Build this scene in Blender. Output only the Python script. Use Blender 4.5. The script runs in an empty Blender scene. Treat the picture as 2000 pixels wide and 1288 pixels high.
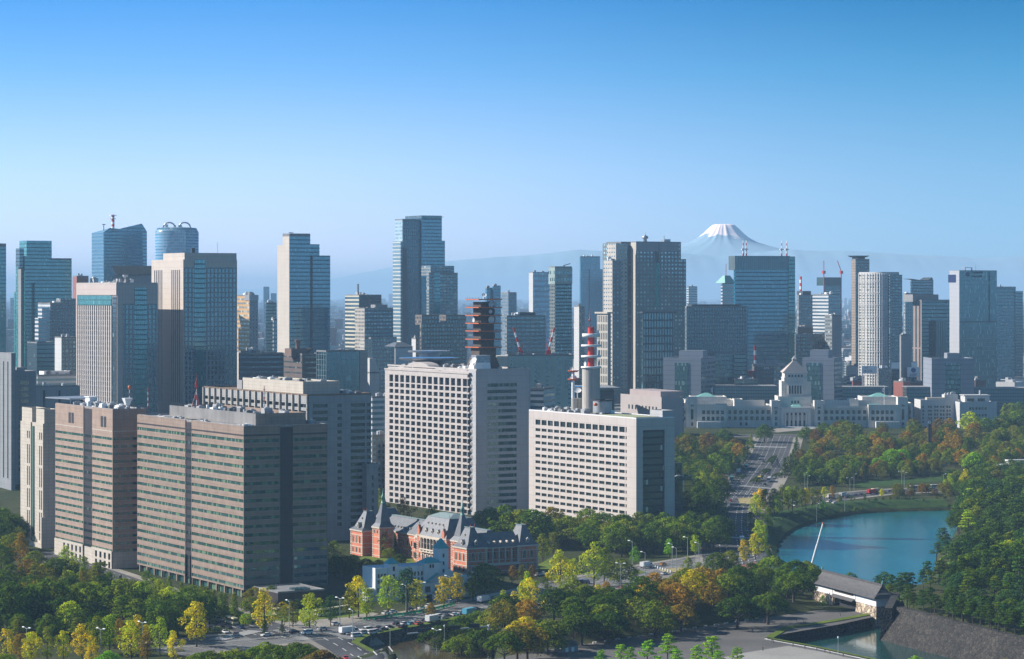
import bpy, bmesh, math, random
import numpy as np
from mathutils import Vector, Matrix
R = math.radians
rnd = random.Random(7)
SC = bpy.context.scene
COL = SC.collection
# ---------------------------------------------------------------- camera, sky, sun, exposure
F, HOR, CAMH = 5000.0, 572.0, 140.0
cam = bpy.data.cameras.new('camera'); camo = bpy.data.objects.new('camera', cam); COL.objects.link(camo)
camo.location = (0, 0, CAMH); camo.rotation_euler = (R(90), 0, 0)
cam.sensor_width = 36; cam.lens = 36 * F / 2000; cam.shift_y = -(644 - HOR) / 2000
cam.clip_start = 5; cam.clip_end = 300000
SC.camera = camo
SUN_A, SUN_E = R(79), R(32)          # sun: angle to the left of the view direction, elevation
W = bpy.data.worlds.new('World'); SC.world = W; W.use_nodes = True
nt = W.node_tree; nt.nodes.clear()
sky = nt.nodes.new('ShaderNodeTexSky'); sky.sky_type = 'NISHITA'; sky.sun_disc = False
sky.sun_elevation = SUN_E; sky.sun_rotation = -SUN_A
sky.altitude = 100; sky.air_density = 1.0; sky.dust_density = 0.3; sky.ozone_density = 2.5
# the sky's own gradient: deeper, more saturated azure higher up and towards the north-west
tc = nt.nodes.new('ShaderNodeTexCoord'); sx = nt.nodes.new('ShaderNodeSeparateXYZ')
nt.links.new(tc.outputs['Generated'], sx.inputs[0])
rl = nt.nodes.new('ShaderNodeValToRGB')
def ramp(node, stops):
    e = node.color_ramp.elements
    while len(e) > 1: e.remove(e[-1])
    e[0].position, e[0].color = stops[0][0], (*stops[0][1], 1)
    for p, c in stops[1:]:
        k = e.new(p); k.color = (*c, 1)
SKY_L = [(0, (.86, .95, 1.18)), (.012, (.84, .95, 1.20)), (.045, (.60, .87, 1.28)), (.085, (.25, .64, 1.24)), (.125, (.06, .45, 1.18)), (.3, (.15, .58, 1.28)), (1, (.24, .62, 1.12))]
SKY_R = [(0, (.42, .72, .98)), (.012, (.38, .70, .98)), (.045, (.27, .60, .95)), (.085, (.10, .47, .90)), (.125, (.0, .28, .74)), (.3, (.12, .50, 1.04)), (1, (.22, .60, 1.06))]
rr = nt.nodes.new('ShaderNodeValToRGB')
ramp(rl, SKY_L); ramp(rr, SKY_R)
nt.links.new(sx.outputs[2], rl.inputs[0]); nt.links.new(sx.outputs[2], rr.inputs[0])
mr = nt.nodes.new('ShaderNodeMapRange'); mr.inputs[1].default_value = -.12; mr.inputs[2].default_value = .22
mr.interpolation_type = 'SMOOTHSTEP'
nt.links.new(sx.outputs[0], mr.inputs[0])
mx = nt.nodes.new('ShaderNodeMix'); mx.data_type = 'RGBA'
nt.links.new(mr.outputs[0], mx.inputs[0]); nt.links.new(rl.outputs[0], mx.inputs[6]); nt.links.new(rr.outputs[0], mx.inputs[7])
# Nishita brightness drives the level, the gradient drives the hue
bw = nt.nodes.new('ShaderNodeRGBToBW'); nt.links.new(sky.outputs[0], bw.inputs[0])
mt = nt.nodes.new('ShaderNodeMix'); mt.data_type = 'RGBA'; mt.blend_type = 'MULTIPLY'; mt.inputs[0].default_value = 1
cmb = nt.nodes.new('ShaderNodeCombineColor')
for i in range(3): nt.links.new(bw.outputs[0], cmb.inputs[i])
nt.links.new(cmb.outputs[0], mt.inputs[6]); nt.links.new(mx.outputs[2], mt.inputs[7])
bg = nt.nodes.new('ShaderNodeBackground'); bg.inputs[1].default_value = .1
nt.links.new(mt.outputs[2], bg.inputs[0])
wo = nt.nodes.new('ShaderNodeOutputWorld'); nt.links.new(bg.outputs[0], wo.inputs[0])
sl = bpy.data.lights.new('sun', 'SUN'); sl.energy = 5.0; sl.angle = R(.5); sl.color = (1, .93, .84)
so = bpy.data.objects.new('sun', sl); COL.objects.link(so)
sd = Vector((-math.cos(SUN_E) * math.sin(SUN_A), math.cos(SUN_E) * math.cos(SUN_A), math.sin(SUN_E)))
so.rotation_euler = sd.to_track_quat('Z', 'Y').to_euler(); so.location = sd * 900
SC.view_settings.view_transform = 'Standard'; SC.view_settings.look = 'None'
SC.view_settings.exposure = 0.74; SC.view_settings.gamma = 1
SC.render.engine = 'CYCLES'
cy = SC.cycles
cy.max_bounces = 5; cy.diffuse_bounces = 2; cy.glossy_bounces = 3; cy.transmission_bounces = 2; cy.volume_bounces = 0; cy.transparent_max_bounces = 6
cy.use_denoising = True; cy.use_adaptive_sampling = True; cy.adaptive_threshold = .015
cy.caustics_reflective = False; cy.caustics_refractive = False
# ---------------------------------------------------------------- helpers: projection, naming
def ss(a, b, x):
    t = np.clip((x - a) / (b - a), 0, 1); return t * t * (3 - 2 * t)
def wx(px, d): return (px - 1000) / F * d
def zt(py, d): return CAMH - (py - HOR) / F * d
def gz(px, py, z):                      # ground point seen at (px, py) when the ground there has height z
    d = F * (CAMH - z) / (py - HOR); return (wx(px, d), d)
def link(o, parent=None):
    COL.objects.link(o)
    if parent is not None: o.parent = parent
    return o
def tag(o, label=None, cat=None, group=None, kind=None):
    if label: o['label'] = label
    if cat: o['category'] = cat
    if group: o['group'] = group
    if kind: o['kind'] = kind
    return o
def thing(name, label, cat, loc=(0, 0, 0), rz=0, group=None):
    o = bpy.data.objects.new(name, None); link(o); o.location = loc; o.rotation_euler = (0, 0, rz); o.empty_display_size = .1
    return tag(o, label, cat, group)
def dup(root, loc=None, rz=None, label=None, group=None):
    def cp(o, par):
        c = o.copy(); COL.objects.link(c)
        if par is not None: c.parent = par
        for ch in KIDS(o): cp(ch, c)
        return c
    r = cp(root, None)
    if loc is not None: r.location = loc
    if rz is not None: r.rotation_euler = (0, 0, rz)
    if label: r['label'] = label
    if group: r['group'] = group
    return r
_kids = {}
def KIDS(o):
    k = _kids.get(o.name)
    if k is None: k = _kids[o.name] = list(o.children)
    return k
class MB:
    """collects shapes; build() links them as ONE mesh object"""
    def __init__(s): s.v = []; s.f = []; s.m = []; s.sm = []
    def add(s, vs, fs, mi=0, smooth=False):
        b = len(s.v); s.v.extend(vs)
        for f in fs: s.f.append(tuple(i + b for i in f)); s.m.append(mi); s.sm.append(smooth)
        return s
    def quad(s, a, b, c, d, mi=0): return s.add([a, b, c, d], [(0, 1, 2, 3)], mi)
    def box(s, x0, x1, y0, y1, z0, z1, mi=0, top=None):
        if x0 > x1: x0, x1 = x1, x0
        if y0 > y1: y0, y1 = y1, y0
        s.add([(x0, y0, z0), (x1, y0, z0), (x1, y1, z0), (x0, y1, z0), (x0, y0, z1), (x1, y0, z1), (x1, y1, z1), (x0, y1, z1)],
              [(0, 3, 2, 1), (0, 1, 5, 4), (1, 2, 6, 5), (2, 3, 7, 6), (3, 0, 4, 7)], mi)
        b = len(s.v) - 8; s.f.append((b + 4, b + 5, b + 6, b + 7)); s.m.append(mi if top is None else top); s.sm.append(False)
        return s
    def taper(s, x0, x1, y0, y1, z0, X0, X1, Y0, Y1, z1, mi=0):
        return s.add([(x0, y0, z0), (x1, y0, z0), (x1, y1, z0), (x0, y1, z0), (X0, Y0, z1), (X1, Y0, z1), (X1, Y1, z1), (X0, Y1, z1)],
              [(0, 3, 2, 1), (4, 5, 6, 7), (0, 1, 5, 4), (1, 2, 6, 5), (2, 3, 7, 6), (3, 0, 4, 7)], mi)
    def prism(s, poly, z0, z1, mi=0, top=None):
        n = len(poly); s.add([(x, y, z0) for x, y in poly] + [(x, y, z1) for x, y in poly],
              [(i, (i + 1) % n, n + (i + 1) % n, n + i) for i in range(n)] + [tuple(range(n - 1, -1, -1))], mi)
        b = len(s.v) - 2 * n; s.f.append(tuple(range(b + n, b + 2 * n))); s.m.append(mi if top is None else top); s.sm.append(False)
        return s
    def lathe(s, cx, cy, prof, n=16, mi=0, smooth=True, sx=1, sy=1):
        b = []; 
        for r, z in prof:
            for k in range(n):
                a = 2 * math.pi * k / n; b.append((cx + r * sx * math.cos(a), cy + r * sy * math.sin(a), z))
        fs = [(j * n + k, j * n + (k + 1) % n, (j + 1) * n + (k + 1) % n, (j + 1) * n + k) for j in range(len(prof) - 1) for k in range(n)]
        s.add(b, fs, mi, smooth)
        s.add([b[k] for k in range(n)][::-1], [tuple(range(n))], mi); s.add(b[-n:], [tuple(range(n))], mi)
        return s
    def tube(s, p, q, r0, r1=None, n=6, mi=0):
        r1 = r0 if r1 is None else r1; p, q = Vector(p), Vector(q); d = (q - p).normalized()
        a = d.orthogonal().normalized(); b = d.cross(a)
        vs = [tuple(c + (a * math.cos(2 * math.pi * k / n) + b * math.sin(2 * math.pi * k / n)) * r) for c, r in ((p, r0), (q, r1)) for k in range(n)]
        return s.add(vs, [(k, (k + 1) % n, n + (k + 1) % n, n + k) for k in range(n)] + [tuple(range(n - 1, -1, -1)), tuple(range(n, 2 * n))], mi)
    def mesh(s, name, mats):
        me = bpy.data.meshes.new(name); me.from_pydata(s.v, [], s.f)
        for m in (mats if isinstance(mats, (list, tuple)) else [mats]): me.materials.append(m)
        me.polygons.foreach_set('material_index', s.m); me.polygons.foreach_set('use_smooth', s.sm)
        me.update(); return me
    def build(s, name, mats, parent=None):
        return link(bpy.data.objects.new(name, s.mesh(name, mats)), parent)
# ---------------------------------------------------------------- materials
def newmat(name):
    m = bpy.data.materials.new(name); m.use_nodes = True; t = m.node_tree; t.nodes.clear()
    out = t.nodes.new('ShaderNodeOutputMaterial'); p = t.nodes.new('ShaderNodeBsdfPrincipled'); t.links.new(p.outputs[0], out.inputs[0])
    return m, t, p, out
def N(t, typ, **kw):
    n = t.nodes.new(typ)
    for k, v in kw.items(): setattr(n, k, v)
    return n
def setin(t, sock, v):
    if isinstance(v, bpy.types.NodeSocket): t.links.new(v, sock)
    elif v is not None: sock.default_value = v if not isinstance(v, tuple) or len(v) != 3 or sock.type != 'RGBA' else (*v, 1)
def M(t, op, a, b=None, c=None):
    n = N(t, 'ShaderNodeMath', operation=op)
    for i, v in enumerate((a, b, c)): setin(t, n.inputs[i], v) if v is not None else None
    return n.outputs[0]
def MIX(t, f, a, b, blend='MIX'):
    n = N(t, 'ShaderNodeMix', data_type='RGBA', blend_type=blend)
    setin(t, n.inputs[0], f); setin(t, n.inputs[6], a); setin(t, n.inputs[7], b); return n.outputs[2]
def OBJCO(t):
    tc = N(t, 'ShaderNodeTexCoord'); s = N(t, 'ShaderNodeSeparateXYZ'); t.links.new(tc.outputs['Object'], s.inputs[0]); return tc.outputs['Object'], s.outputs
def NOISE(t, co, scale, detail=3):
    n = N(t, 'ShaderNodeTexNoise'); n.inputs['Scale'].default_value = scale; n.inputs['Detail'].default_value = detail
    if co is not None: t.links.new(co, n.inputs['Vector'])
    return n.outputs[0]
def RANGE(t, v, a, b, c, d):
    n = N(t, 'ShaderNodeMapRange'); setin(t, n.inputs[0], v)
    for i, x in enumerate((a, b, c, d)): n.inputs[i + 1].default_value = x
    return n.outputs[0]
def plain(name, col, rough=.8, var=.12, scale=.15, metal=0, joints=None, spec=.3, jw=.18):
    """painted, stone or concrete surface: mottled, faint vertical streaks, optional panel joints (width, height)"""
    col = tuple(c * .84 for c in col); m, t, p, _ = newmat(name); co, xyz = OBJCO(t)
    mp = N(t, 'ShaderNodeMapping'); mp.inputs['Scale'].default_value = (1, 1, .12); t.links.new(co, mp.inputs[0])
    n1 = NOISE(t, co, scale); n2 = NOISE(t, mp.outputs[0], scale * 5, 2)
    f = M(t, 'ADD', RANGE(t, n1, .25, .75, 1 - var, 1 + var), RANGE(t, n2, .3, .7, -var * .5, var * .5))
    if joints:
        s = M(t, 'ADD', xyz[0], xyz[1])
        jx = M(t, 'LESS_THAN', M(t, 'FRACT', M(t, 'DIVIDE', s, joints[0])), jw / joints[0])
        jz = M(t, 'LESS_THAN', M(t, 'FRACT', M(t, 'DIVIDE', xyz[2], joints[1])), jw / joints[1])
        f = M(t, 'MULTIPLY', f, M(t, 'SUBTRACT', 1, M(t, 'MULTIPLY', M(t, 'MAXIMUM', jx, jz), .28)))
    vm = N(t, 'ShaderNodeVectorMath', operation='SCALE'); vm.inputs[0].default_value = col; t.links.new(f, vm.inputs['Scale'])
    t.links.new(vm.outputs[0], p.inputs['Base Color'])
    p.inputs['Roughness'].default_value = rough; p.inputs['Metallic'].default_value = metal; p.inputs['Specular IOR Level'].default_value = spec
    return m
def facade(name, wall, glass, colw, floorh, wxr=(.15, .85), wzr=(.25, .8), var=.5, bright=.1, brightcol=(.5, .55, .5), grough=.12, wrough=.75, s0=0, z0=0, spec=.6, wmetal=0):
    """far facade: windows at real spacing in object metres, each pane with its own tone"""
    m, t, p, _ = newmat(name); co, xyz = OBJCO(t)
    wall = tuple(c * .82 for c in wall)
    s = M(t, 'DIVIDE', M(t, 'ADD', M(t, 'ADD', xyz[0], xyz[1]), s0 + 1000 * colw), colw); z = M(t, 'DIVIDE', M(t, 'ADD', xyz[2], z0), floorh)
    fs, fz = M(t, 'FRACT', s), M(t, 'FRACT', z)
    def inr(v, r): return M(t, 'MULTIPLY', M(t, 'GREATER_THAN', v, r[0]), M(t, 'LESS_THAN', v, r[1]))
    mask = M(t, 'MULTIPLY', inr(fs, wxr), inr(fz, wzr))
    g = N(t, 'ShaderNodeNewGeometry'); sn = N(t, 'ShaderNodeSeparateXYZ'); t.links.new(g.outputs['True Normal'], sn.inputs[0])
    mask = M(t, 'MULTIPLY', mask, M(t, 'LESS_THAN', M(t, 'ABSOLUTE', sn.outputs[2]), .5))
    cv = N(t, 'ShaderNodeCombineXYZ'); t.links.new(M(t, 'FLOOR', s), cv.inputs[0]); t.links.new(M(t, 'FLOOR', z), cv.inputs[1])
    wn = N(t, 'ShaderNodeTexWhiteNoise', noise_dimensions='2D'); t.links.new(cv.outputs[0], wn.inputs['Vector'])
    big = NOISE(t, co, .02, 2)
    gl = N(t, 'ShaderNodeVectorMath', operation='SCALE'); gl.inputs[0].default_value = glass
    t.links.new(M(t, 'MULTIPLY', RANGE(t, wn.outputs[0], 0, 1, 1 - var, 1 + var), RANGE(t, big, .3, .7, .75, 1.25)), gl.inputs['Scale'])
    isb = M(t, 'GREATER_THAN', wn.outputs[0], 1 - bright)
    gc = MIX(t, isb, gl.outputs[0], brightcol)
    wv = N(t, 'ShaderNodeVectorMath', operation='SCALE'); wv.inputs[0].default_value = wall
    t.links.new(RANGE(t, NOISE(t, co, .06), .25, .75, .86, 1.14), wv.inputs['Scale'])
    t.links.new(MIX(t, mask, wv.outputs[0], gc), p.inputs['Base Color'])
    t.links.new(RANGE(t, mask, 0, 1, wrough, grough), p.inputs['Roughness'])
    t.links.new(RANGE(t, mask, 0, 1, .05, spec), p.inputs['Specular IOR Level']); p.inputs['IOR'].default_value = 2.3
    p.inputs['Specular Tint'].default_value = (.45, .85, 1, 1)
    return m
def glassband(name, col, pane=1.6, bright=.3, brightcol=(.35, .38, .25), rough=.1, mull=.1):
    """ribbon window: panes with their own tone (blinds, lights), thin mullions"""
    m, t, p, _ = newmat(name); co, xyz = OBJCO(t); oi = N(t, 'ShaderNodeObjectInfo')
    s = M(t, 'DIVIDE', M(t, 'ADD', M(t, 'ADD', xyz[0], xyz[1]), 1000 * pane), pane)
    cv = N(t, 'ShaderNodeCombineXYZ'); t.links.new(M(t, 'FLOOR', s), cv.inputs[0]); t.links.new(M(t, 'MULTIPLY', oi.outputs['Random'], 97), cv.inputs[1])
    wn = N(t, 'ShaderNodeTexWhiteNoise', noise_dimensions='2D'); t.links.new(cv.outputs[0], wn.inputs['Vector'])
    w2 = N(t, 'ShaderNodeTexWhiteNoise', noise_dimensions='1D'); t.links.new(M(t, 'MULTIPLY', M(t, 'FLOOR', M(t, 'DIVIDE', s, 4)), M(t, 'ADD', oi.outputs['Random'], .37)), w2.inputs['W'])
    f = M(t, 'MULTIPLY', M(t, 'GREATER_THAN', wn.outputs[0], 1 - bright), RANGE(t, w2.outputs[0], 0, 1, .15, 1))
    gl = N(t, 'ShaderNodeVectorMath', operation='SCALE'); gl.inputs[0].default_value = col; t.links.new(RANGE(t, wn.outputs[0], 0, 1, .65, 1.4), gl.inputs['Scale'])
    c = MIX(t, f, gl.outputs[0], brightcol)
    mm = M(t, 'LESS_THAN', M(t, 'FRACT', s), mull)
    t.links.new(MIX(t, mm, c, (.03, .03, .032)), p.inputs['Base Color'])
    p.inputs['Roughness'].default_value = rough; p.inputs['Specular IOR Level'].default_value = .6; p.inputs['IOR'].default_value = 1.9; p.inputs['Specular Tint'].default_value = (.6, .95, 1, 1)
    return m
def simple(name, col, rough=.6, metal=0, spec=.4):
    m, t, p, _ = newmat(name); oi = N(t, 'ShaderNodeObjectInfo')
    vm = N(t, 'ShaderNodeVectorMath', operation='SCALE'); vm.inputs[0].default_value = col
    t.links.new(RANGE(t, NOISE(t, OBJCO(t)[0], .9), .2, .8, .85, 1.15), vm.inputs['Scale']); t.links.new(vm.outputs[0], p.inputs['Base Color'])
    p.inputs['Roughness'].default_value = rough; p.inputs['Metallic'].default_value = metal; p.inputs['Specular IOR Level'].default_value = spec
    return m
def tinted(name, rough=.5, metal=0, spec=.4, var=.1):     # takes each object's own colour
    m, t, p, _ = newmat(name); oi = N(t, 'ShaderNodeObjectInfo')
    f = RANGE(t, NOISE(t, OBJCO(t)[0], .5), .2, .8, 1 - var, 1 + var)
    vm = N(t, 'ShaderNodeVectorMath', operation='SCALE'); t.links.new(oi.outputs['Color'], vm.inputs[0]); t.links.new(f, vm.inputs['Scale'])
    t.links.new(vm.outputs[0], p.inputs['Base Color']); p.inputs['Roughness'].default_value = rough; p.inputs['Metallic'].default_value = metal; p.inputs['Specular IOR Level'].default_value = spec
    return m
MT = {}
MT['roof'] = plain('roof_grey', (.22, .22, .22), .9, .3, .08)
MT['roofplant'] = simple('roof_plant', (.33, .34, .35), .7)
MT['white'] = simple('white_paint', (.75, .75, .74), .5)
MT['red'] = simple('red_paint', (.50, .035, .02), .5)
MT['orange'] = simple('orange_paint', (.55, .12, .03), .5)
MT['steel'] = simple('steel', (.35, .36, .38), .45, .6)
MT['dark'] = simple('dark_metal', (.03, .03, .035), .5)
MT['dishes'] = simple('dish_white', (.6, .6, .6), .5)
MT['glassdark'] = glassband('window_dark', (.012, .022, .028), 1.5, .08, (.10, .14, .14))
# ---------------------------------------------------------------- ground, water, mountains, air
def sdist(x, y, poly):
    """signed distance to a polygon (negative inside), numpy arrays"""
    x = np.asarray(x, float); y = np.asarray(y, float); d = np.full(x.shape, 1e12); ins = np.zeros(x.shape, bool); n = len(poly)
    for i in range(n):
        (ax, ay), (bx, by) = poly[i], poly[(i + 1) % n]; ex, ey = bx - ax, by - ay
        t = np.clip(((x - ax) * ex + (y - ay) * ey) / (ex * ex + ey * ey + 1e-9), 0, 1)
        d = np.minimum(d, (x - ax - t * ex) ** 2 + (y - ay - t * ey) ** 2)
        c = ((ay > y) != (by > y)) & (x < ex * (y - ay) / (ey if abs(ey) > 1e-9 else 1e-9) + ax); ins ^= c
    d = np.sqrt(d); return np.where(ins, -d, d)
WZ1, WZ2 = -3.0, -4.0
BIG_MOAT = [gz(*p, WZ1) for p in [(1612, 1146), (1560, 1128), (1532, 1106), (1524, 1080), (1534, 1056), (1562, 1034), (1612, 1017), (1684, 1004), (1762, 1000), (1862, 998), (1868, 1030), (1850, 1062), (1824, 1086), (1822, 1112), (1812, 1134), (1776, 1150), (1700, 1152)]]
GATE_MOAT = [gz(*p, WZ2) for p in [(1545, 1248), (1640, 1233), (1712, 1219), (1733, 1217), (1717, 1250), (1800, 1272), (1900, 1297), (2040, 1334)]] + [gz(*p, 0) for p in [(2040, 1388), (1860, 1331), (1725, 1291), (1600, 1264), (1512, 1248)]]
ROAD_MOAT = [gz(*p, WZ2) for p in [(716, 1266), (726, 1261), (780, 1250), (830, 1241), (900, 1227), (960, 1215)]] + [gz(*p, 0) for p in [(960, 1300), (800, 1308), (760, 1285), (704, 1256)]]
BENCH_A, BENCH_B = gz(1000, 1278, 0), gz(1595, 1192, 0)
HILL = [(160, 1075), (172, 1035), (190, 985), (206, 935), (430, 900), (430, 1660), (335, 1640), (292, 1450), (268, 1345), (246, 1255), (208, 1190), (170, 1142)]
RAMP = GATE_MOAT[4:8] + [(p[0] + 7.2, p[1] + 2.7) for p in GATE_MOAT[7:3:-1]]
def zg(x, y):
    x = np.asarray(x, float); y = np.asarray(y, float)
    b = 3 * ss(1380, 1620, y) + 19 * ss(1690, 2200, y)
    # wooded hill of the palace side, right of the big moat
    b = b + 8.5 * ss(0, 5, -sdist(x, y, HILL))
    ex, ey = BENCH_B[0] - BENCH_A[0], BENCH_B[1] - BENCH_A[1]; L = math.hypot(ex, ey); ex, ey = ex / L, ey / L
    s = -(x - BENCH_A[0]) * ey + (y - BENCH_A[1]) * ex; al = (x - BENCH_A[0]) * ex + (y - BENCH_A[1]) * ey
    b = b + 6 * ss(0, 15, s) * (1 - ss(24, 38, s)) * ss(-70, -30, al) * (1 - ss(L - 12, L + 8, al))
    d = sdist(x, y, BIG_MOAT); b = np.where(d < 0, -8, np.minimum(b, WZ1 - .3 + .42 * d))
    for P in (GATE_MOAT, ROAD_MOAT):
        d = sdist(x, y, P); b = np.where(d < .8, -8, b)
    b = np.where(sdist(x, y, RAMP) < 0, -8, b)
    return b
def gp(px, py, it=6):
    """the point of the terrain seen at (px, py)"""
    z = 0.
    for _ in range(it):
        x, y = gz(px, py, z); z = float(zg(x, y))
    return (x, y, z)
# --- one ground sheet: fine cells near, coarse to the horizon
def ground():
    xs = np.concatenate([np.linspace(-11000, -700, 24)[:-1], np.linspace(-700, -420, 16)[:-1], np.arange(-420, 420, 4.), np.linspace(420, 700, 16), np.linspace(700, 11000, 24)[1:]])
    ys = np.concatenate([np.linspace(-250, 880, 24)[:-1], np.arange(880, 1760, 4.), np.arange(1760, 2320, 10.), np.linspace(2330, 44500, 60)])
    X, Y = np.meshgrid(xs, ys); Z = zg(X.ravel(), Y.ravel())
    v = np.stack([X.ravel(), Y.ravel(), Z], 1); nx, ny = len(xs), len(ys)
    i = (np.arange(ny - 1)[:, None] * nx + np.arange(nx - 1)[None]).ravel()
    f = np.stack([i, i + 1, i + 1 + nx, i + nx], 1)
    me = bpy.data.meshes.new('ground'); me.from_pydata(v.tolist(), [], f.tolist())
    m, t, p, _ = newmat('ground_cover'); co, xyz = OBJCO(t)
    n1, n2, n3 = NOISE(t, co, .02), NOISE(t, co, .35, 4), NOISE(t, co, .0035, 5)
    near = MIX(t, RANGE(t, n2, .35, .65, 0, 1), (.022, .036, .010), (.050, .055, .018))
    near = MIX(t, RANGE(t, n1, .5, .65, 0, .5), near, (.075, .07, .03))
    vor = N(t, 'ShaderNodeTexVoronoi'); vor.inputs['Scale'].default_value = .03; t.links.new(co, vor.inputs['Vector'])
    sv = N(t, 'ShaderNodeSeparateColor'); t.links.new(vor.outputs['Color'], sv.inputs[0])
    far = MIX(t, RANGE(t, sv.outputs[0], .3, 1, 0, 1), (.07, .08, .08), (.30, .30, .30)); far = MIX(t, RANGE(t, n3, .5, .62, 0, .8), far, (.035, .05, .025))
    t.links.new(MIX(t, RANGE(t, xyz[1], 2250, 2500, 0, 1), near, far), p.inputs['Base Color']); p.inputs['Roughness'].default_value = .95
    p.inputs['Specular IOR Level'].default_value = .1
    me.materials.append(m); me.polygons.foreach_set('use_smooth', [True] * len(me.polygons))
    tag(link(bpy.data.objects.new('ground', me)), kind='structure')
ground()
def watermat(name, col, rough, bump, scale):
    m, t, p, _ = newmat(name); co, xyz = OBJCO(t)
    mp = N(t, 'ShaderNodeMapping'); mp.inputs['Scale'].default_value = (1, .35, 1); t.links.new(co, mp.inputs[0])
    b = N(t, 'ShaderNodeBump'); b.inputs['Strength'].default_value = bump; b.inputs['Distance'].default_value = .3
    t.links.new(NOISE(t, mp.outputs[0], scale, 4), b.inputs['Height']); t.links.new(b.outputs[0], p.inputs['Normal'])
    n = NOISE(t, mp.outputs[0], .02, 3)
    vm = N(t, 'ShaderNodeVectorMath', operation='SCALE'); vm.inputs[0].default_value = col; t.links.new(RANGE(t, n, .3, .7, .7, 1.3), vm.inputs['Scale'])
    t.links.new(vm.outputs[0], p.inputs['Base Color']); p.inputs['Roughness'].default_value = rough; p.inputs['IOR'].default_value = 1.33
    p.inputs['Specular IOR Level'].default_value = .5
    return m
MT['water_blue'] = watermat('moat_water_deep', (.003, .11, .13), .18, .22, .5)
MT['water_dark'] = watermat('moat_water_green', (.012, .052, .046), .10, .12, .5)
MT['water_brown'] = watermat('moat_water_shallow', (.07, .055, .025), .12, .05, .4)
def flat(name, poly, z, mat, kind='structure'):
    m = MB(); m.add([(x, y, z) for x, y in poly], [tuple(range(len(poly)))]); o = m.build(name, mat); tag(o, kind=kind)
    return o
def grow(poly, d):
    cx = sum(p[0] for p in poly) / len(poly); cy_ = sum(p[1] for p in poly) / len(poly)
    return [(x + d * (x - cx) / math.hypot(x - cx, y - cy_), y + d * (y - cy_) / math.hypot(x - cx, y - cy_)) for x, y in poly]
def ccw(poly):
    return poly if sum(poly[i - 1][0] * poly[i][1] - poly[i][0] * poly[i - 1][1] for i in range(len(poly))) > 0 else poly[::-1]
flat('moat_water', ccw(grow(BIG_MOAT, 3)), WZ1, MT['water_blue'])
flat('gate_moat_water', ccw(GATE_MOAT), WZ2, MT['water_dark'])
flat('road_moat_water', ccw(ROAD_MOAT), WZ2, MT['water_brown'])
# --- snow-capped volcano and ranges, at their real distance
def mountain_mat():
    m, t, p, _ = newmat('mountain_haze_tint'); co, xyz = OBJCO(t)
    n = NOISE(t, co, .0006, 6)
    t.links.new(MIX(t, RANGE(t, n, .35, .65, 0, 1), (.25, .38, .48), (.27, .40, .50)), p.inputs['Base Color']); p.inputs['Roughness'].default_value = 1  # distance haze painted into the base colour: paler and bluer than forest
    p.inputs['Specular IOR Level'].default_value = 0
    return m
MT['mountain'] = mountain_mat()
def volcano():
    d = 100000.; k = d / F; cx = wx(1413, d); n = 96
    prof = [(8, 441), (17, 438.5), (22, 440.5), (29, 447), (38, 456), (50, 466), (66, 474), (92, 482), (130, 491), (180, 501), (250, 516), (340, 536), (430, 556), (560, 590)]
    m = MB(); vs = []; r2 = random.Random(3)
    ang = [2 * math.pi * j / n for j in range(n)]; rib = [r2.uniform(-1, 1) for _ in range(n)]
    for i, (r, py) in enumerate(prof):
        for j in range(n):
            q = (rib[j] + rib[(j + 1) % n] * .5) * (min(i, 6) if i < 6 else 2) * .2
            rr_ = (r + q * (1 + r * .012)) * k
            vs.append((cx + rr_ * math.cos(ang[j]), d + rr_ * math.sin(ang[j]), CAMH + (HOR - py) * k + q * 12 * (i > 1)))
    fs = [(i * n + j, (i + 1) * n + j, (i + 1) * n + (j + 1) % n, i * n + (j + 1) % n) for i in range(len(prof) - 1) for j in range(n)]
    fs = [f[::-1] for f in fs]; m.add(vs, fs, 0, True); m.add([vs[j] for j in range(n)], [tuple(range(n))], 0, True)
    mm, t, p, _ = newmat('snow_capped_haze_tint'); co, xyz = OBJCO(t)
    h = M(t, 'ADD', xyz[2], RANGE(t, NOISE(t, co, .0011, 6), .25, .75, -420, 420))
    t.links.new(MIX(t, RANGE(t, h, 2240, 2320, 0, 1), (.27, .40, .50), (.95, .80, .80)), p.inputs['Base Color']); p.inputs['Roughness'].default_value = 1; p.inputs['Specular IOR Level'].default_value = 0  # below the snow, the slope colour has the haze's pale blue painted in
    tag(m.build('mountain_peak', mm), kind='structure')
volcano()
def ridge(name, d, pts, dep, seed, amp):
    """a range of hills: crest heights from the skyline, slopes falling to both sides"""
    k = d / F; r2 = random.Random(seed); n = 260; x0, x1 = pts[0][0], pts[-1][0]; vs = []; rows = [(-1, 0), (-.72, .22), (-.45, .5), (-.2, .82), (0, 1), (.5, .6), (1, 0)]
    nz = [0.] * n
    for o, a in ((6, 1.), (12, .6), (25, .35), (60, .2)):
        c = [r2.uniform(-1, 1) for _ in range(o + 2)]
        for i in range(n):
            q = i / n * o; j = int(q); u = q - j; u = u * u * (3 - 2 * u); nz[i] += a * (c[j] * (1 - u) + c[j + 1] * u)
    for ry, rh in rows:
        for i in range(n):
            px = x0 + (x1 - x0) * i / (n - 1); py = np.interp(px, [p[0] for p in pts], [p[1] for p in pts]) + nz[i] * amp
            z = max(0, CAMH + (HOR - py) * k); yy = d + ry * dep
            vs.append((wx(px, d), yy + (0 if rh in (0, 1) else 0), max(0, z * rh * (1 if rh in (0, 1) else r2.uniform(.97, 1.03)) if rh else 0)))
    fs = [(a * n + i, a * n + i + 1, (a + 1) * n + i + 1, (a + 1) * n + i) for a in range(len(rows) - 1) for i in range(n - 1)]
    m = MB(); m.add(vs, fs, 0, True); tag(m.build(name, MT['mountain']), kind='structure')
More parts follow.
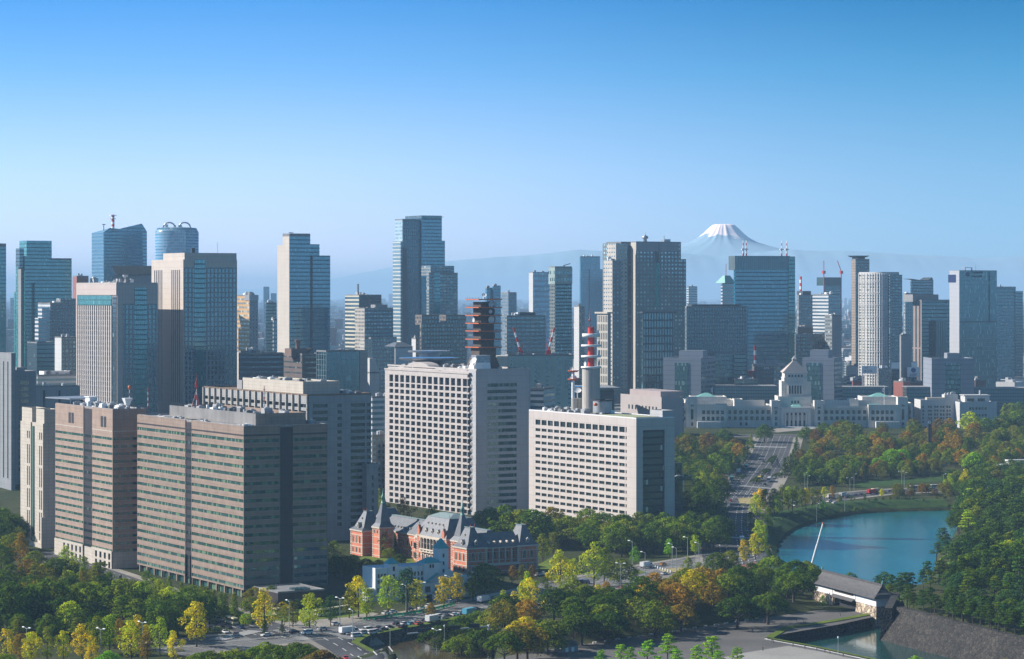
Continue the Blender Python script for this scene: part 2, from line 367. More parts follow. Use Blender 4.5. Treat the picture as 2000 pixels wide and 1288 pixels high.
ridge('mountain_range', 72000, [(-300, 574), (300, 570), (560, 562), (640, 545), (760, 522), (900, 506), (1040, 496), (1120, 487), (1180, 489), (1300, 490), (1400, 500), (1540, 487), (1600, 490), (1660, 490), (1720, 494), (1800, 497), (1900, 503), (2010, 500), (2300, 520)], 7000, 5, 2.2)
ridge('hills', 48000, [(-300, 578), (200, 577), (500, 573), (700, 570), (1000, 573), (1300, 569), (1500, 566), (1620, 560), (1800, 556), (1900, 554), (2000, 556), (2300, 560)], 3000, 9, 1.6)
def haze():
    m = bpy.data.materials.new('haze'); m.use_nodes = True; t = m.node_tree; t.nodes.clear()
    o = t.nodes.new('ShaderNodeOutputMaterial'); v = t.nodes.new('ShaderNodeVolumePrincipled')
    v.inputs['Color'].default_value = (.46, .72, 1, 1); v.inputs['Density'].default_value = HAZE; v.inputs['Anisotropy'].default_value = .0
    t.links.new(v.outputs[0], o.inputs['Volume'])
    b = MB(); b.box(-11500, 11500, -300, 44900, -9.5, 360); tag(b.build('haze', m), kind='stuff')
HAZE = .000056
haze()
# ---------------------------------------------------------------- building kit
TH = R(30)
class Bldg:
    """an Empty at the building's near corner; local x runs along the right-hand street face, y along the left-hand one"""
    def __init__(s, name, label, pxC, d, cat='building', th=TH, z0=None, group=None):
        s.C = (wx(pxC, d), d); s.th = th; s.z0 = float(zg(*s.C)) if z0 is None else z0
        s.v = (math.cos(th), math.sin(th)); s.u = (-math.sin(th), math.cos(th))
        s.e = thing(name, label, cat, (s.C[0], s.C[1], s.z0), th, group); s.d = d; s.nw = 0
    def _s(s, px, ax, o=(0, 0)):
        k = (px - 1000) / F; x = s.C[0] + o[0] * s.v[0] + o[1] * s.u[0]; y = s.C[1] + o[0] * s.v[1] + o[1] * s.u[1]
        return (k * y - x) / (ax[0] - k * ax[1])
    def sR(s, px, y=0): return s._s(px, s.v, (0, y))          # local x on the face y = const
    def sL(s, px, x=0): return s._s(px, s.u, (x, 0))          # local y on the face x = const
    def zR(s, px, py, y=0):
        t = s.sR(px, y); return zt(py, s.C[1] + t * s.v[1] + y * s.u[1]) - s.z0
    def zL(s, px, py, x=0):
        t = s.sL(px, x); return zt(py, s.C[1] + t * s.u[1] + x * s.v[1]) - s.z0
    def zC(s, py): return zt(py, s.d) - s.z0
    def loc(s, x, y): return (s.C[0] + x * s.v[0] + y * s.u[0], s.C[1] + x * s.v[1] + y * s.u[1])
    def part(s, name, mb, mat, parent=None): return mb.build(name, mat, parent or s.e)
    def panes(s, name, cells, mat, thick=.12, cap=100):
        """cells (face, s0, s1, z0, z1, off): one window each, same-sized ones share a mesh; past the cap one object"""
        cache = {}; rest = MB()
        for i, (f, a, b, z0, z1, off) in enumerate(cells):
            if s.nw >= cap:
                if f == 'R': rest.box(a, b, -off - thick, -off + .02, z0, z1)
                elif f == 'L': rest.box(-off - thick, -off + .02, a, b, z0, z1)
                continue
            key = (f, round(b - a, 2), round(z1 - z0, 2))
            if key not in cache:
                m = MB(); w, h = b - a, z1 - z0
                if f == 'R': m.box(-w / 2, w / 2, -thick, .02, 0, h)
                else: m.box(-thick, .02, -w / 2, w / 2, 0, h)
                cache[key] = m.mesh(name, mat)
            o = link(bpy.data.objects.new(name, cache[key]), s.e); s.nw += 1
            o.location = ((a + b) / 2, -off, z0) if f == 'R' else (-off, (a + b) / 2, z0)
        if rest.v: tag(rest.build(name, mat, s.e), kind='stuff')
def lattice(mb, face, s0, s1, z0, z1, cols, rows, depth, off=0, mi=0):
    """facade wall of that thickness with real openings: cols = [(a,b)], rows = [(lo,hi)]"""
    def bx(a, b, lo, hi):
        if b - a < .01 or hi - lo < .01: return
        if face == 'R': mb.box(a, b, -off - depth, -off + .01, lo, hi, mi)
        else: mb.box(-off - depth, -off + .01, a, b, lo, hi, mi)
    rows = sorted(rows); z = z0
    for lo, hi in rows: bx(s0, s1, z, lo); z = hi
    bx(s0, s1, z, z1)
    for lo, hi in rows:
        c = s0
        for a, b in sorted(cols): bx(c, a, lo, hi); c = b
        bx(c, s1, lo, hi)
def clutter(b, x0, x1, y0, y1, z, n, seed, hmax=3.5, mats=None):
    """roof machinery, each unit a part of its building"""
    r2 = random.Random(seed)
    for i in range(n):
        w, l, h = r2.uniform(1.2, 4.5), r2.uniform(1.2, 5), r2.uniform(.8, hmax); x, y = r2.uniform(x0, max(x0 + .1, x1 - w)), r2.uniform(y0, max(y0 + .1, y1 - l)); m = MB()
        k = r2.random()
        if k < .6:
            m.box(x, x + w, y, y + l, z, z + h)
            if w > 2: m.lathe(x + w / 2, y + l / 2, [(w * .3, z + h), (w * .3, z + h + .4)], 10)
        elif k < .8: m.lathe(x, y, [(w * .35, z), (w * .35, z + h), (w * .3, z + h + .3)], 10)
        else:
            for q in range(4): m.tube((x, y + q * .8, z), (x + w * 1.5, y + q * .8, z), .2, n=5); m.box(x + q * .6, x + q * .6 + .2, y, y + 3, z, z + .6)
        b.part('roof_unit', m, MT['roofplant'] if r2.random() < .6 else (MT['roof'] if r2.random() < .5 else MT['white']))
def rail(mb, x0, x1, y0, y1, z, h=1.1, t=.25, mi=0):
    mb.box(x0, x1, y0, y0 + t, z, z + h, mi); mb.box(x0, x1, y1 - t, y1, z, z + h, mi); mb.box(x0, x0 + t, y0 + t, y1 - t, z, z + h, mi); mb.box(x1 - t, x1, y0 + t, y1 - t, z, z + h, mi)
def mast(b, x, y, z, h, label=None, bands=6, dish=True):
    m = MB(); 
    for k in range(bands): m.lathe(x, y, [(.28 - .02 * k, z + h * k / bands), (.28 - .02 * (k + 1), z + h * (k + 1) / bands)], 6, k % 2)
    o = b.part('mast', m, [MT['red'], MT['white']])
    return o
# ---------------------------------------------------------------- brown granite twins in front
MT['granite'] = plain('brown_granite', (.31, .222, .168), .55, .16, .2, joints=(3.0, 2.0), spec=.4)
MT['granite_dark'] = plain('dark_granite', (.055, .045, .045), .4, .2, .2, joints=(3.0, 2.0))
MT['granite2'] = plain('red_brown_granite', (.37, .262, .198), .6, .14, .2, joints=(6.0, 3.78), spec=.4)
MT['cream'] = plain('cream_stone', (.55, .49, .41), .7, .1, .2, joints=(3, 1.9))
MT['band_green'] = glassband('ribbon_window_green', (.028, .082, .078), 1.55, .34, (.15, .24, .15), .06, .06)
MT['band_dark'] = glassband('ribbon_window_dark', (.018, .045, .05), 1.55, .18, (.14, .22, .18), .06, .07)
MT['steelwall'] = plain('brushed_steel_screen', (.42, .38, .34), .38, .25, .06, metal=.55)
MT['roofgrill'] = plain('roof_grating', (.30, .31, .32), .8, .5, .9)
def slab_tower(name, label, pxL, pxC, pxR, d, top, wall, bands, notchL, notchR, zw0, pitch, bh, nb, dark, win, winR, lowz=0):
    B = Bldg(name, label, pxC, d); a, b = B.sL(pxL), B.sR(pxR); H = B.zC(top); wl = MB(); core = .45
    nl = sorted((B.sL(notchL[1]), B.sL(notchL[0]))); segL = [(0, nl[0]), (nl[1], a)]
    nr = sorted((B.sR(notchR[0]), B.sR(notchR[1]))) if notchR else None
    segR = [(0, nr[0]), (nr[1], b)] if nr else [(0, b)]
    rows = [(zw0 - pitch * k - bh, zw0 - pitch * k) for k in range(nb)]
    # core with real recesses at the notches, spandrels proud of the glass line
    wl.box(core, b - core, core, a - core, lowz, H - .6)
    cells = []; cR = []
    for s0, s1 in segL:
        lattice(wl, 'L', s0 if s0 else 0, s1, lowz, H, [(s0 + .35, s1 - .35)], rows, core, -core)
        cells += [('L', s0 + .36, s1 - .36, lo + .01, hi - .01, -core + .06) for lo, hi in rows]
    for s0, s1 in segR:
        lattice(wl, 'R', max(s0, core), s1, lowz, H, [(max(s0, core) + .02, s1 - .35)], rows, core, -core)
        cR += [('R', max(s0, core) + .03, s1 - .36, lo + .01, hi - .01, -core + .06) for lo, hi in rows]
    wl.box(core, b, a - core, a, lowz, H); wl.box(b - core, b, core, a - core, lowz, H)
    B.part('wall', wl, wall)
    m = MB(); m.box(core - .15, core + .01, nl[0] + .01, nl[1] - .01, lowz, H - 1); B.part('recess_groove', m, dark)
    if nr: m = MB(); m.box(nr[0] + .01, nr[1] - .01, core - .15, core + .01, lowz, H - 1); B.part('recess_groove', m, dark)
    B.panes('window_band', cells, win); B.panes('window_band', cR, winR)
    # small panes across the recess
    B.panes('recess_window', [('L', nl[0] + .1, nl[1] - .1, lo, hi, -core + .2) for lo, hi in rows[::1]][:20], MT['glassdark'])
    m = MB(); m.box(core, b - core, core, a - core, H - .58, H - .5); rail(m, core, b - core, core, a - core, H - .5, .7, .3); B.part('roof', m, MT['roofgrill'])
    return B, a, b, H, rows, nl, nr
def brown_front():
    B, a, b, H, rows, nl, nr = slab_tower('granite_office_tower', 'broad brown granite block with green ribbon windows and a steel screen on its roof', 268, 476, 640, 1174, 833, MT['granite'], None, (362, 374), (547, 572), 72.6, 3.93, 1.5, 18, MT['granite_dark'], MT['band_green'], MT['band_green'], 3.5)
    m = MB(); m.box(-.06, .001, .2, a - .2, H - 4.6, H - 3.9); m.box(.2, b - .2, -.06, .001, H - 4.6, H - 3.9); B.part('louvre_band', m, MT['granite_dark'])
    # glazed ground storey, set back behind piers
    m = MB(); m.box(1.6, b - 1.6, 1.6, a - 1.6, -1, 3.5); B.part('lobby_glazing', m, MT['band_green'])
    for k in range(14):
        m = MB(); m.box(.3, 1.2, 3 + k * (a - 6) / 13, 4 + k * (a - 6) / 13, -1, 3.5); B.part('pier', m, MT['granite'])
    # steel screen walls standing on the roof
    x0, x1 = 10, b - 7; y0, y1 = 9, a - 18; z0, z1 = H - .4, H + 5.2
    m = MB(); m.box(x0, x0 + .3, y0, y1, z0, z1); B.part('roof_screen', m, MT['steelwall'])
    m = MB(); m.box(x0 + .3, x1, y0, y0 + .3, z0, z1); m.box(x1 - .3, x1, y0 + .3, y1, z0, z1); m.box(x0 + .3, x1 - .3, y1 - .3, y1, z0, z1); B.part('roof_screen', m, MT['granite'])
    m = MB(); m.box(x0 + .3, x1 - .3, y0 + .3, y1 - .3, H - .4, H + 3.2); B.part('plant_deck', m, MT['roof'])
    clutter(B, x0 + 1, x1 - 1, y0 + 2, y1 - 3, H + 3.2, 46, 5, 3.0)
    clutter(B, 2, 8, 4, a - 20, H - .4, 14, 6, .9); clutter(B, b - 6, b - 1, 3, 20, H - .4, 5, 8, 2.2)
    # two slim steel door frames in the recess
    for yy in (nl[0] + .6, nl[1] - 1.3):
        m = MB(); m.box(-.6, .3, yy, yy + .6, 0, 14); B.part('recess_fin', m, MT['dark'])
    B.panes('window', [], MT['glassdark'])
    for px in (384,):
        M_ = Bldg('radio_mast', 'tall red and white lattice mast with stays on the brown granite roof', px, 1262, 'mast', z0=H + 3.2); mast(M_, 0, 0, 0, 15.5)
        m = MB(); m.lathe(0, 0, [(1.0, 11.6), (1.1, 11.9)], 8); m.lathe(0, 0, [(.25, 11.9), (.9, 13), (.12, 15.5), (.05, 18)], 8); M_.part('antenna_head', m, MT['red'])
        m = MB(); m.tube((-4, -2, 0), (0, 0, 10), .12); m.tube((3, 3, 0), (0, 0, 10), .12); M_.part('stay', m, MT['red'])
    M_ = Bldg('roof_antenna', 'slim red antenna on the front brown roof before the concrete block', 516, 1240, 'mast', z0=H + 3.2); mast(M_, 0, 0, 0, 13, bands=5)
    m = MB(); m.box(-1, 1, -.1, .1, 7, 7.2); m.box(-1, 1, -.1, .1, 9, 9.2); m.box(-.7, .7, -.1, .1, 11, 11.2); M_.part('cross_arm', m, MT['red'])
    # dark entrance pavilion at the foot of the shaded side
    P = Bldg('entrance_pavilion', 'low dark flat-roofed pavilion at the foot of the brown granite block', 543, 1132, z0=0); bb = P.sR(634); 
    m = MB(); m.box(0, bb, 0, 26, 0, 7); P.part('wall', m, MT['granite_dark']); m = MB(); m.box(.5, bb - .5, .5, 25.5, 7.0, 7.2); rail(m, 0, bb, 0, 26, 7.01, .7); P.part('roof', m, MT['roof'])
    m = MB()
    for k in range(5): m.box(10 + k * 1.6, 11.2 + k * 1.6, 4, 10, 7.2, 8.0)
    P.part('skylight', m, MT['band_dark']); P.panes('window', [('R', 3 + k * 5, 6.5 + k * 5, .5, 4, 0) for k in range(4)], MT['glassdark'])
brown_front()
def brown_back():
    B, a, b, H, rows, nl, nr = slab_tower('granite_office_tower', 'red-brown granite tower with two blank parapets and small paired openings, behind the broad brown block', 108, 220, 286, 1296, 800, MT['granite2'], None, (163, 180), None, 66.5, 3.78, 1.35, 16, MT['granite_dark'], MT['band_green'], MT['band_dark'], 9)
    m = MB(); m.box(.3, b - .3, .3, a - .3, -1, 9); lattice(m, 'L', .3, nl[0], -1, 9, [(2 + k * 6.2, 5 + k * 6.2) for k in range(4)], [(0, 3.4), (4.4, 7.6)], .5, 0); lattice(m, 'L', nl[1], a, -1, 9, [(nl[1] + 2 + k * 6, nl[1] + 5 + k * 6) for k in range(5)], [(0, 3.4), (4.4, 7.6)], .5, 0)
    B.part('stone_base', m, MT['cream'])
    B.panes('window', [('L', 2 + k * 6.2, 5 + k * 6.2, lo, hi, -.25) for k in range(4) for lo, hi in ((0, 3.4), (4.4, 7.6))], MT['glassdark'], cap=60)
    B.nw = 70
    for y0 in ((B.sL(206) - 1), B.sL(144)):
        for q in range(2):
            m = MB(); m.box(-.1, .3, y0 + q * 4.4, y0 + q * 4.4 + 3.2, H - 9.5, H - 4); m.box(-.14, -.1, y0 + q * 4.4 + .5, y0 + q * 4.4 + 2.7, H - 5.5, H - 4.6); B.part('parapet_opening', m, MT['dark'])
    m = MB(); m.box(-.12, .001, .2, nl[0] - .2, H - 11.4, H - 11); m.box(-.12, .001, nl[1] + .2, a - .2, H - 11.4, H - 11); m.box(.2, b - .2, -.12, .001, H - 11.4, H - 11); B.part('string_course', m, MT['cream'])
    # flat roof canopy at the far end, plant, masts
    m = MB(); m.prism([(3, a - 14), (16, a - 16), (22, a + 16), (-2, a + 10)], H + 2.4, H + 3); m.tube((5, a - 10, H - .5), (5, a - 10, H + 2.4), .4); m.tube((15, a - 8, H - .5), (15, a - 8, H + 2.4), .4); B.part('roof_canopy', m, MT['steel'])
    m = MB(); m.box(8, 12, a - 30, a - 24, H, H + 4); m.box(7.5, 12.5, a - 30.5, a - 23.5, H + 4, H + 4.4); B.part('roof_house', m, MT['white'])
    m = MB(); m.taper(12, 14, 12, 14, H + 1.5, 10.8, 15.2, 10.8, 15.2, H + 5); m.box(12.5, 13.5, 12.5, 13.5, H - .5, H + 1.5); B.part('cooling_tower', m, MT['white'])
    clutter(B, 3, b - 3, 4, a - 6, H - .4, 52, 11, 2.6)
    for px, d, lab in ((253, 1318, 'striped roof mast with an orange basket head on the red-brown tower'), (289, 1312, 'thin plain striped roof mast beside the basket-headed one')):
        M_ = Bldg('roof_mast', lab, px, d, 'mast', z0=H - .4); mast(M_, 0, 0, 0, 11 if px < 270 else 10, bands=7)
        m = MB(); m.lathe(0, 0, [(.5, 9.6), (.8, 10.4), (.8, 11.6), (.3, 11.7)] if px < 270 else [(.3, 9.6), (.4, 10.6)], 8); M_.part('mast_head', m, MT['orange'])
brown_back()
def striped_ministry():
    # pale tower with paired window strips, left of the brown ones
    B = Bldg('ministry_tower', 'slim pale stone tower with dark paired window strips, partly behind the red-brown tower', 84, 1402); a = B.sL(40); b = 34; H = B.zC(828); m = MB()
    mid = (B.sL(68), B.sL(60)); w = 1.5
    cols = []
    for s0 in (1.6, 4.6): cols.append((s0, s0 + w))
    for s0 in (mid[1] + 1.5, mid[1] + 4.5): cols.append((s0, s0 + w))
    rows = [(H - 5 - 4, H - 5)] + [(H - 12.4 - 12.2 * k - 10.6, H - 12.4 - 12.2 * k) for k in range(4)] + [(4, 8)]
    m.box(.7, b, .7, a, -1, H); lattice(m, 'L', 0, mid[0], -1, H, cols[:2], rows, .7, -.7); lattice(m, 'L', mid[1], a, -1, H, cols[2:], rows, .7, -.7); m.box(.7, b, 0, .7, -1, H)
    m.box(-1.4, 12, -1.4, 0, -1, 17); m.box(-1.4, 0, 0, a, -1, 2.5)
    B.part('wall', m, MT['cream'])
    B.panes('window_strip', [('L', c0, c1, lo, hi, -.55) for c0, c1 in cols for lo, hi in rows], MT['glassdark'])
    m = MB(); m.box(.4, .9, mid[0] + .01, mid[1] - .01, 2, H - 2); B.part('recess_glazing', m, MT['band_dark'])
    B.panes('side_window', [('R', 24, 27, H - 9 - k * 4.2, H - 6 - k * 4.2, 0) for k in range(14)], MT['glassdark'])
    for s0, s1 in ((.3, mid[0]), (mid[1], a - .3)):
        m = MB(); m.box(.8, 9, s0, s1, H, H + 7); rail(m, .8, 9, s0, s1, H + 7, .8); B.part('roof_house', m, MT['cream'])
    m = MB(); m.box(.9, b - .5, .9, a - .5, H + .01, H + .2); B.part('roof', m, MT['roof']); m = MB(); m.lathe(14, 8, [(2, H), (2, H + 4)], 12); B.part('roof_tank', m, MT['white'])
    # grey slabs at the picture's left border
    B = Bldg('office_tower', 'grey stone office slab cut by the picture edge, beside a narrow windowed block', 22, 1760); H = B.zC(690); m = MB(); m.box(0, 3, 0, 60, -2, H); B.part('wall', m, plain('grey_stone_slab', (.27, .28, .29), .8, .1, .1, joints=(2.8, 3.6)))
    B.panes('side_window', [('L', 6 + k * 9, 8 + k * 9, 8, H - 6, 0) for k in range(5)], MT['glassdark'])
    B = Bldg('office_tower', 'grey office block with one column of dark windows, behind the pale stone tower', 30, 1800); H = B.zC(728); b = B.sR(70); m = MB(); m.box(0, b, 0, 40, -2, H); rail(m, 0, b, 0, 40, H, 1); m.box(3, 9, 6, 14, H, H + 3.4); B.part('wall', m, plain('grey_stone_block', (.30, .31, .32), .8, .1, .1, joints=(3.6, 3.6)))
    z = H - 6; c = []
    while z > 8: c.append(('R', B.sR(37), B.sR(56), z - 2.6, z, 0)); z -= 4.35
    B.panes('window', c, MT['band_dark'])
    m = MB(); m.box(-.1, .01, 1, 5, 0, H - 3); B.part('recess', m, MT['dark'])
striped_ministry()
MT['concrete'] = plain('concrete_panel', (.36, .355, .35), .85, .12, .15, joints=(3.4, 3.72))
def concrete_block():
    B = Bldg('concrete_office_block', 'grey concrete office block with rows of deep dark windows, behind the broad brown block', 600, 1430); a = B.sL(398); b = B.sR(725); H = B.zC(774); m = MB(); w = MB()
    rows = [(H - 4.6 - 3.72 * k - 2.0, H - 4.6 - 3.72 * k) for k in range(19)]
    cR = [tuple(sorted((B.sR(p), B.sR(q)))) for p, q in ((611, 640), (659, 667.5), (685, 713), (716, 724))]
    m.box(1, b - .01, 1, a - .01, -1, H); lattice(m, 'R', 0, b, -1, H, cR, rows, 1, -1)
    nL = 17; cL = [(1 + (a - 2) * k / nL + .5, 1 + (a - 2) * (k + 1) / nL - .5) for k in range(nL)]
    lattice(m, 'L', 0, a, -1, H, cL, rows[:6] + [(r0, r1) for r0, r1 in rows[6:]], 1, -1)
    B.part('wall', m, MT['concrete'])
    for c0, c1 in cL[::1]:
        f = MB(); f.box(-1.1, -.002, c1 + .1, c1 + .9, H - 24, H + .5); B.part('fin', f, MT['cream'])
    B.panes('window', [('R', c0, c1, lo, hi, -.85) for lo, hi in rows for c0, c1 in cR], MT['glassdark'], cap=78)
    B.panes('window', [('L', c0, c1, lo, hi, -.85) for lo, hi in rows[:6] for c0, c1 in cL], MT['glassdark'])
    m = MB(); rail(m, 0, b, 0, a, H + .01, 1, .5); m.box(.5, b - .5, .5, a - .5, H + .01, H + .1); B.part('roof', m, plain('brown_roof', (.20, .14, .10), .9, .3, .1))
    m = MB(); y0 = B.sL(592, 4); y1 = B.sL(474, 4); m.box(4, 27, y0, y1, H + .1, H + 7); rail(m, 4, 27, y0, y1, H + 7, .6); B.part('roof_house', m, MT['cream'])
    m = MB(); m.box(3.5, 4, y1, y1 + 7, H + .1, H + 6); m.box(4, 14, y1, y1 + 7, H + .1, H + 5.4); B.part('roof_frame', m, MT['concrete'])
    clutter(B, 6, 24, y0 + 2, y1 - 2, H + 7, 14, 21, 1.6); clutter(B, 30, b - 3, 5, 40, H + .1, 14, 22, 1.8)
    m = MB(); x0 = B.sR(716, -3); m.box(x0 - 1, b + 2, -5, 30, -1, B.zR(720, 908)); rail(m, x0 - 1, b + 2, -5, 30, B.zR(720, 908), 1); B.part('stair_tower', m, MT['concrete'])
    z = 4
    while z < 36: m = MB(); m.box(x0 + 2.4, x0 + 3.4, -5.1, -4.99, z, z + 2.6); B.part('stair_window', m, MT['glassdark']); z += 4.3
concrete_block()
MT['police_stone'] = plain('pale_pink_panel', (.50, .45, .42), .75, .08, .15, joints=(7.2, 4.0))
MT['police_grey'] = plain('grey_panel', (.44, .44, .45), .75, .08, .15, joints=(7.2, 3.9))
MT['mast_brown'] = plain('brown_mesh_cladding', (.10, .075, .06), .8, .3, .9)
def dish(mb, p, n, r, mi=0):
    n = Vector(n).normalized(); a = n.orthogonal().normalized(); b = n.cross(a); p = Vector(p); rows = [(.15, 0), (.6, .05), (1, .22)]; vs = []
    for q, h in rows:
        for k in range(14): t = 2 * math.pi * k / 14; vs.append(tuple(p + (a * math.cos(t) + b * math.sin(t)) * r * q + n * h * r))
    mb.add(vs, [(i * 14 + k, i * 14 + (k + 1) % 14, (i + 1) * 14 + (k + 1) % 14, (i + 1) * 14 + k) for i in range(2) for k in range(14)], mi, True); mb.add(vs[:14], [tuple(range(14))], mi)
    mb.lathe(p.x, p.y, [(r * .12, p.z - r), (r * .12, p.z)], 6, mi)
GRID_ = facade('housing_grid', (.42, .42, .46), (.10, .12, .16), 1.0, 1.0, (.2, .85), (.2, .85), .3, .1)
def lattice_office():
    B = Bldg('government_office_block', 'tall pale office block with a deep grid of square windows and round helipad', 930, 1575); b = B.sR(1035); H = B.zC(724); a = B.sL(752, -1.5); y0 = B.sL(916, -1.5); cd = 10.
    m = MB(); m.box(.6, b - .6, .6, cd, -2, H)                      # shaded core
    xs = (B.sR(952), B.sR(1009)); rows = [(H - 8.2 - 4 * k - 2.1, H - 8.2 - 4 * k) for k in range(20)]
    lattice(m, 'R', 0, b, -2, H, [xs], rows, .6, -.6); m.box(0, .6, 0, cd, -2, H); m.box(b - .6, b, 0, cd + 46, -2, H)
    m.box(8, b - .6, cd, a, -2, H - .5)
    B.part('core_wall', m, MT['police_grey']); B.panes('window_band', [('R', xs[0], xs[1], lo, hi, -.4) for lo, hi in rows], MT['band_dark'])
    # lit grid facade
    zt_ = H - 2.5; n = 14; o = -1.5; p = (a - y0 - 2) / (n + .6); m = MB(); pit = 3.97
    rw = [(zt_ - 7.6, zt_ - 3.0)] + [(zt_ - 8.0 - 3.0 - pit * k, zt_ - 8.0 - pit * k - .35) for k in range(21)]
    cl = [(y0 + 2.6 + p * k, y0 + 2.6 + p * k + p * .70) for k in range(n)]
    m.box(0, 8, y0, a, -2, zt_); lattice(m, 'L', y0 + 2, a, -2, zt_, cl, rw, 1.5, 0)
    for lo, hi in rw:                                                 # floor slabs running on to the open corner
        m.box(-1.5, .01, y0, y0 + 2, hi, hi + .95)
    m.box(-1.9, 9, y0 - .3, a + .3, zt_, zt_ + .9)
    B.part('grid_facade', m, MT['police_stone'])
    m = MB(); m.box(-.4, .02, y0 + .1, y0 + 2, -1, zt_ - 3); B.part('corner_glazing', m, MT['band_dark'])
    cells = [('L', c0, c1, lo, hi, .15) for c0, c1 in cl for lo, hi in rw]
    B.panes('window', cells, MT['glassdark'], cap=100)
    m = MB(); z0 = 2
    while z0 < H - 10: m.box(-.4, .001, 5.2, 6.6, z0 + .6, z0 + 3.2); z0 += 3.97
    B.part('balcony_end', m, MT['police_stone'])
    # parapet panel over the grid, roof deck and plant
    m = MB(); m.box(.3, 1, cd, a - 1, zt_ + .9, H - .5); rail(m, .3, b, .3, a, H, .9, .3); B.part('parapet', m, MT['police_stone'])
    m = MB(); m.box(.2, 1.1, B.sL(857) - 3, B.sL(857) + 1, H - 4.2, H - 1.4); B.part('parapet_opening', m, MT['dark'])
    clutter(B, 4, 34, 12, a - 6, H, 60, 31, 2.4)
    # round helipad on a flared stand
    hx, hy = 24, B.sL(838, 24); m = MB(); m.lathe(hx, hy, [(6, H), (9, H + 2.5), (19.3, H + 4.2), (19.8, H + 5.2)], 28); B.part('helipad_stand', m, MT['steel'])
    m = MB(); m.lathe(hx, hy, [(19, H + 5.2), (19, H + 5.35)], 28); B.part('helipad_deck', m, simple('deck_blue', (.05, .16, .34), .6))
    m = MB(); m.lathe(hx + 14, hy + 26, [(14, H + 8.2), (14.3, H + 9.2)], 24); m.lathe(hx + 14, hy + 26, [(7, H), (7, H + 8.2)], 20); B.part('roof_disc', m, MT['steel'])
    m = MB(); vs = []
    for k in range(13):
        t = math.pi * k / 12; vs += [(4 + 0, hy - 22 + 15 * -math.cos(t) * -1, H + 3.2 * math.sin(t)), (12, hy - 22 + 15 * math.cos(t), H + 3.2 * math.sin(t))]
    m.add(vs, [(2 * k, 2 * k + 2, 2 * k + 3, 2 * k + 1) for k in range(12)] + [tuple(range(0, 26, 2)), tuple(range(25, 0, -2))]); B.part('vault_roof', m, MT['police_stone'])
    m = MB(); m.taper(3, 15, 8, 16, H, 4.5, 15, 9, 15, H + 4.5); B.part('antenna_screen', m, MT['white']); m = MB(); m.box(5, 15, 9, 15, H + 4.5, H + 9); B.part('antenna_housing', m, GRID_)
    m = MB(); dish(m, (1.5, 6.0, H + 5.4), (-.75, -.2, .65), 2.6); m.tube((2.5, 7, H), (2.8, 7.4, H + 5), .3); B.part('satellite_dish', m, MT['dishes'])
    # the antenna tower
    px = 945; A = Bldg('antenna_tower', 'dark brown antenna tower with seven red-edged platforms and white dishes', px, 1612, 'antenna tower', z0=B.z0 + H); k = 1612 / F
    Z = lambda py: zt(py, 1612) - A.z0
    m = MB(); m.taper(-9, 9, -6, 8, 0, -6, 6, -5, 7, Z(697)); m.box(-6, 6, -5, 6, Z(697), Z(678)); m.box(-4.8, 4.8, -4.4, 5.2, Z(678), Z(590)); A.part('shaft', m, MT['mast_brown'])
    for py in (586.5, 602, 617.5, 633, 648, 664, 679.5):
        m = MB(); z = Z(py); m.box(-8, 8, -8, 8.5, z, z + .35, 0); rail(m, -8.5, 8.5, -8.5, 9, z + .1, .55, .5, 1)
        for q in range(9): m.box(-8.4 + q * 2.05, -8.2 + q * 2.05, -8.45, -8.3, z + .6, z + 1.6, 0); m.box(-8.45, -8.3, -8.4 + q * 2.05, -8.2 + q * 2.05, z + .6, z + 1.6, 0)
        A.part('platform', m, [MT['mast_brown'], MT['orange']])
    for (x, y, py, n, r) in ((1.6, -6.2, 595, (.1, -1, 0), 2.1), (5.5, -4.5, 595, (.5, -.8, 0), 1.8), (7.2, 0, 596, (1, -.2, 0), 1.9), (1.3, -6, 609, (0, -1, 0), 1.3), (7.4, 1, 609, (1, 0, 0), 1.6), (1.7, -6.2, 625, (0, -1, 0), 2.3), (7.3, 0, 624, (1, -.2, 0), 2.0), (-7.2, 0, 625, (-1, 0, 0), 1.5), (6.5, -1, 656, (1, -.2, 0), 1.8)):
        m = MB(); dish(m, (x, y, Z(py)), n, r); A.part('dish', m, MT['dishes'])
    m = MB(); m.tube((0, 0, Z(586)), (0, 0, Z(575)), .5); dish(m, (0, -.5, Z(577)), (-.4, -.6, .6), 1.5); A.part('top_dish', m, MT['dishes'])
lattice_office()
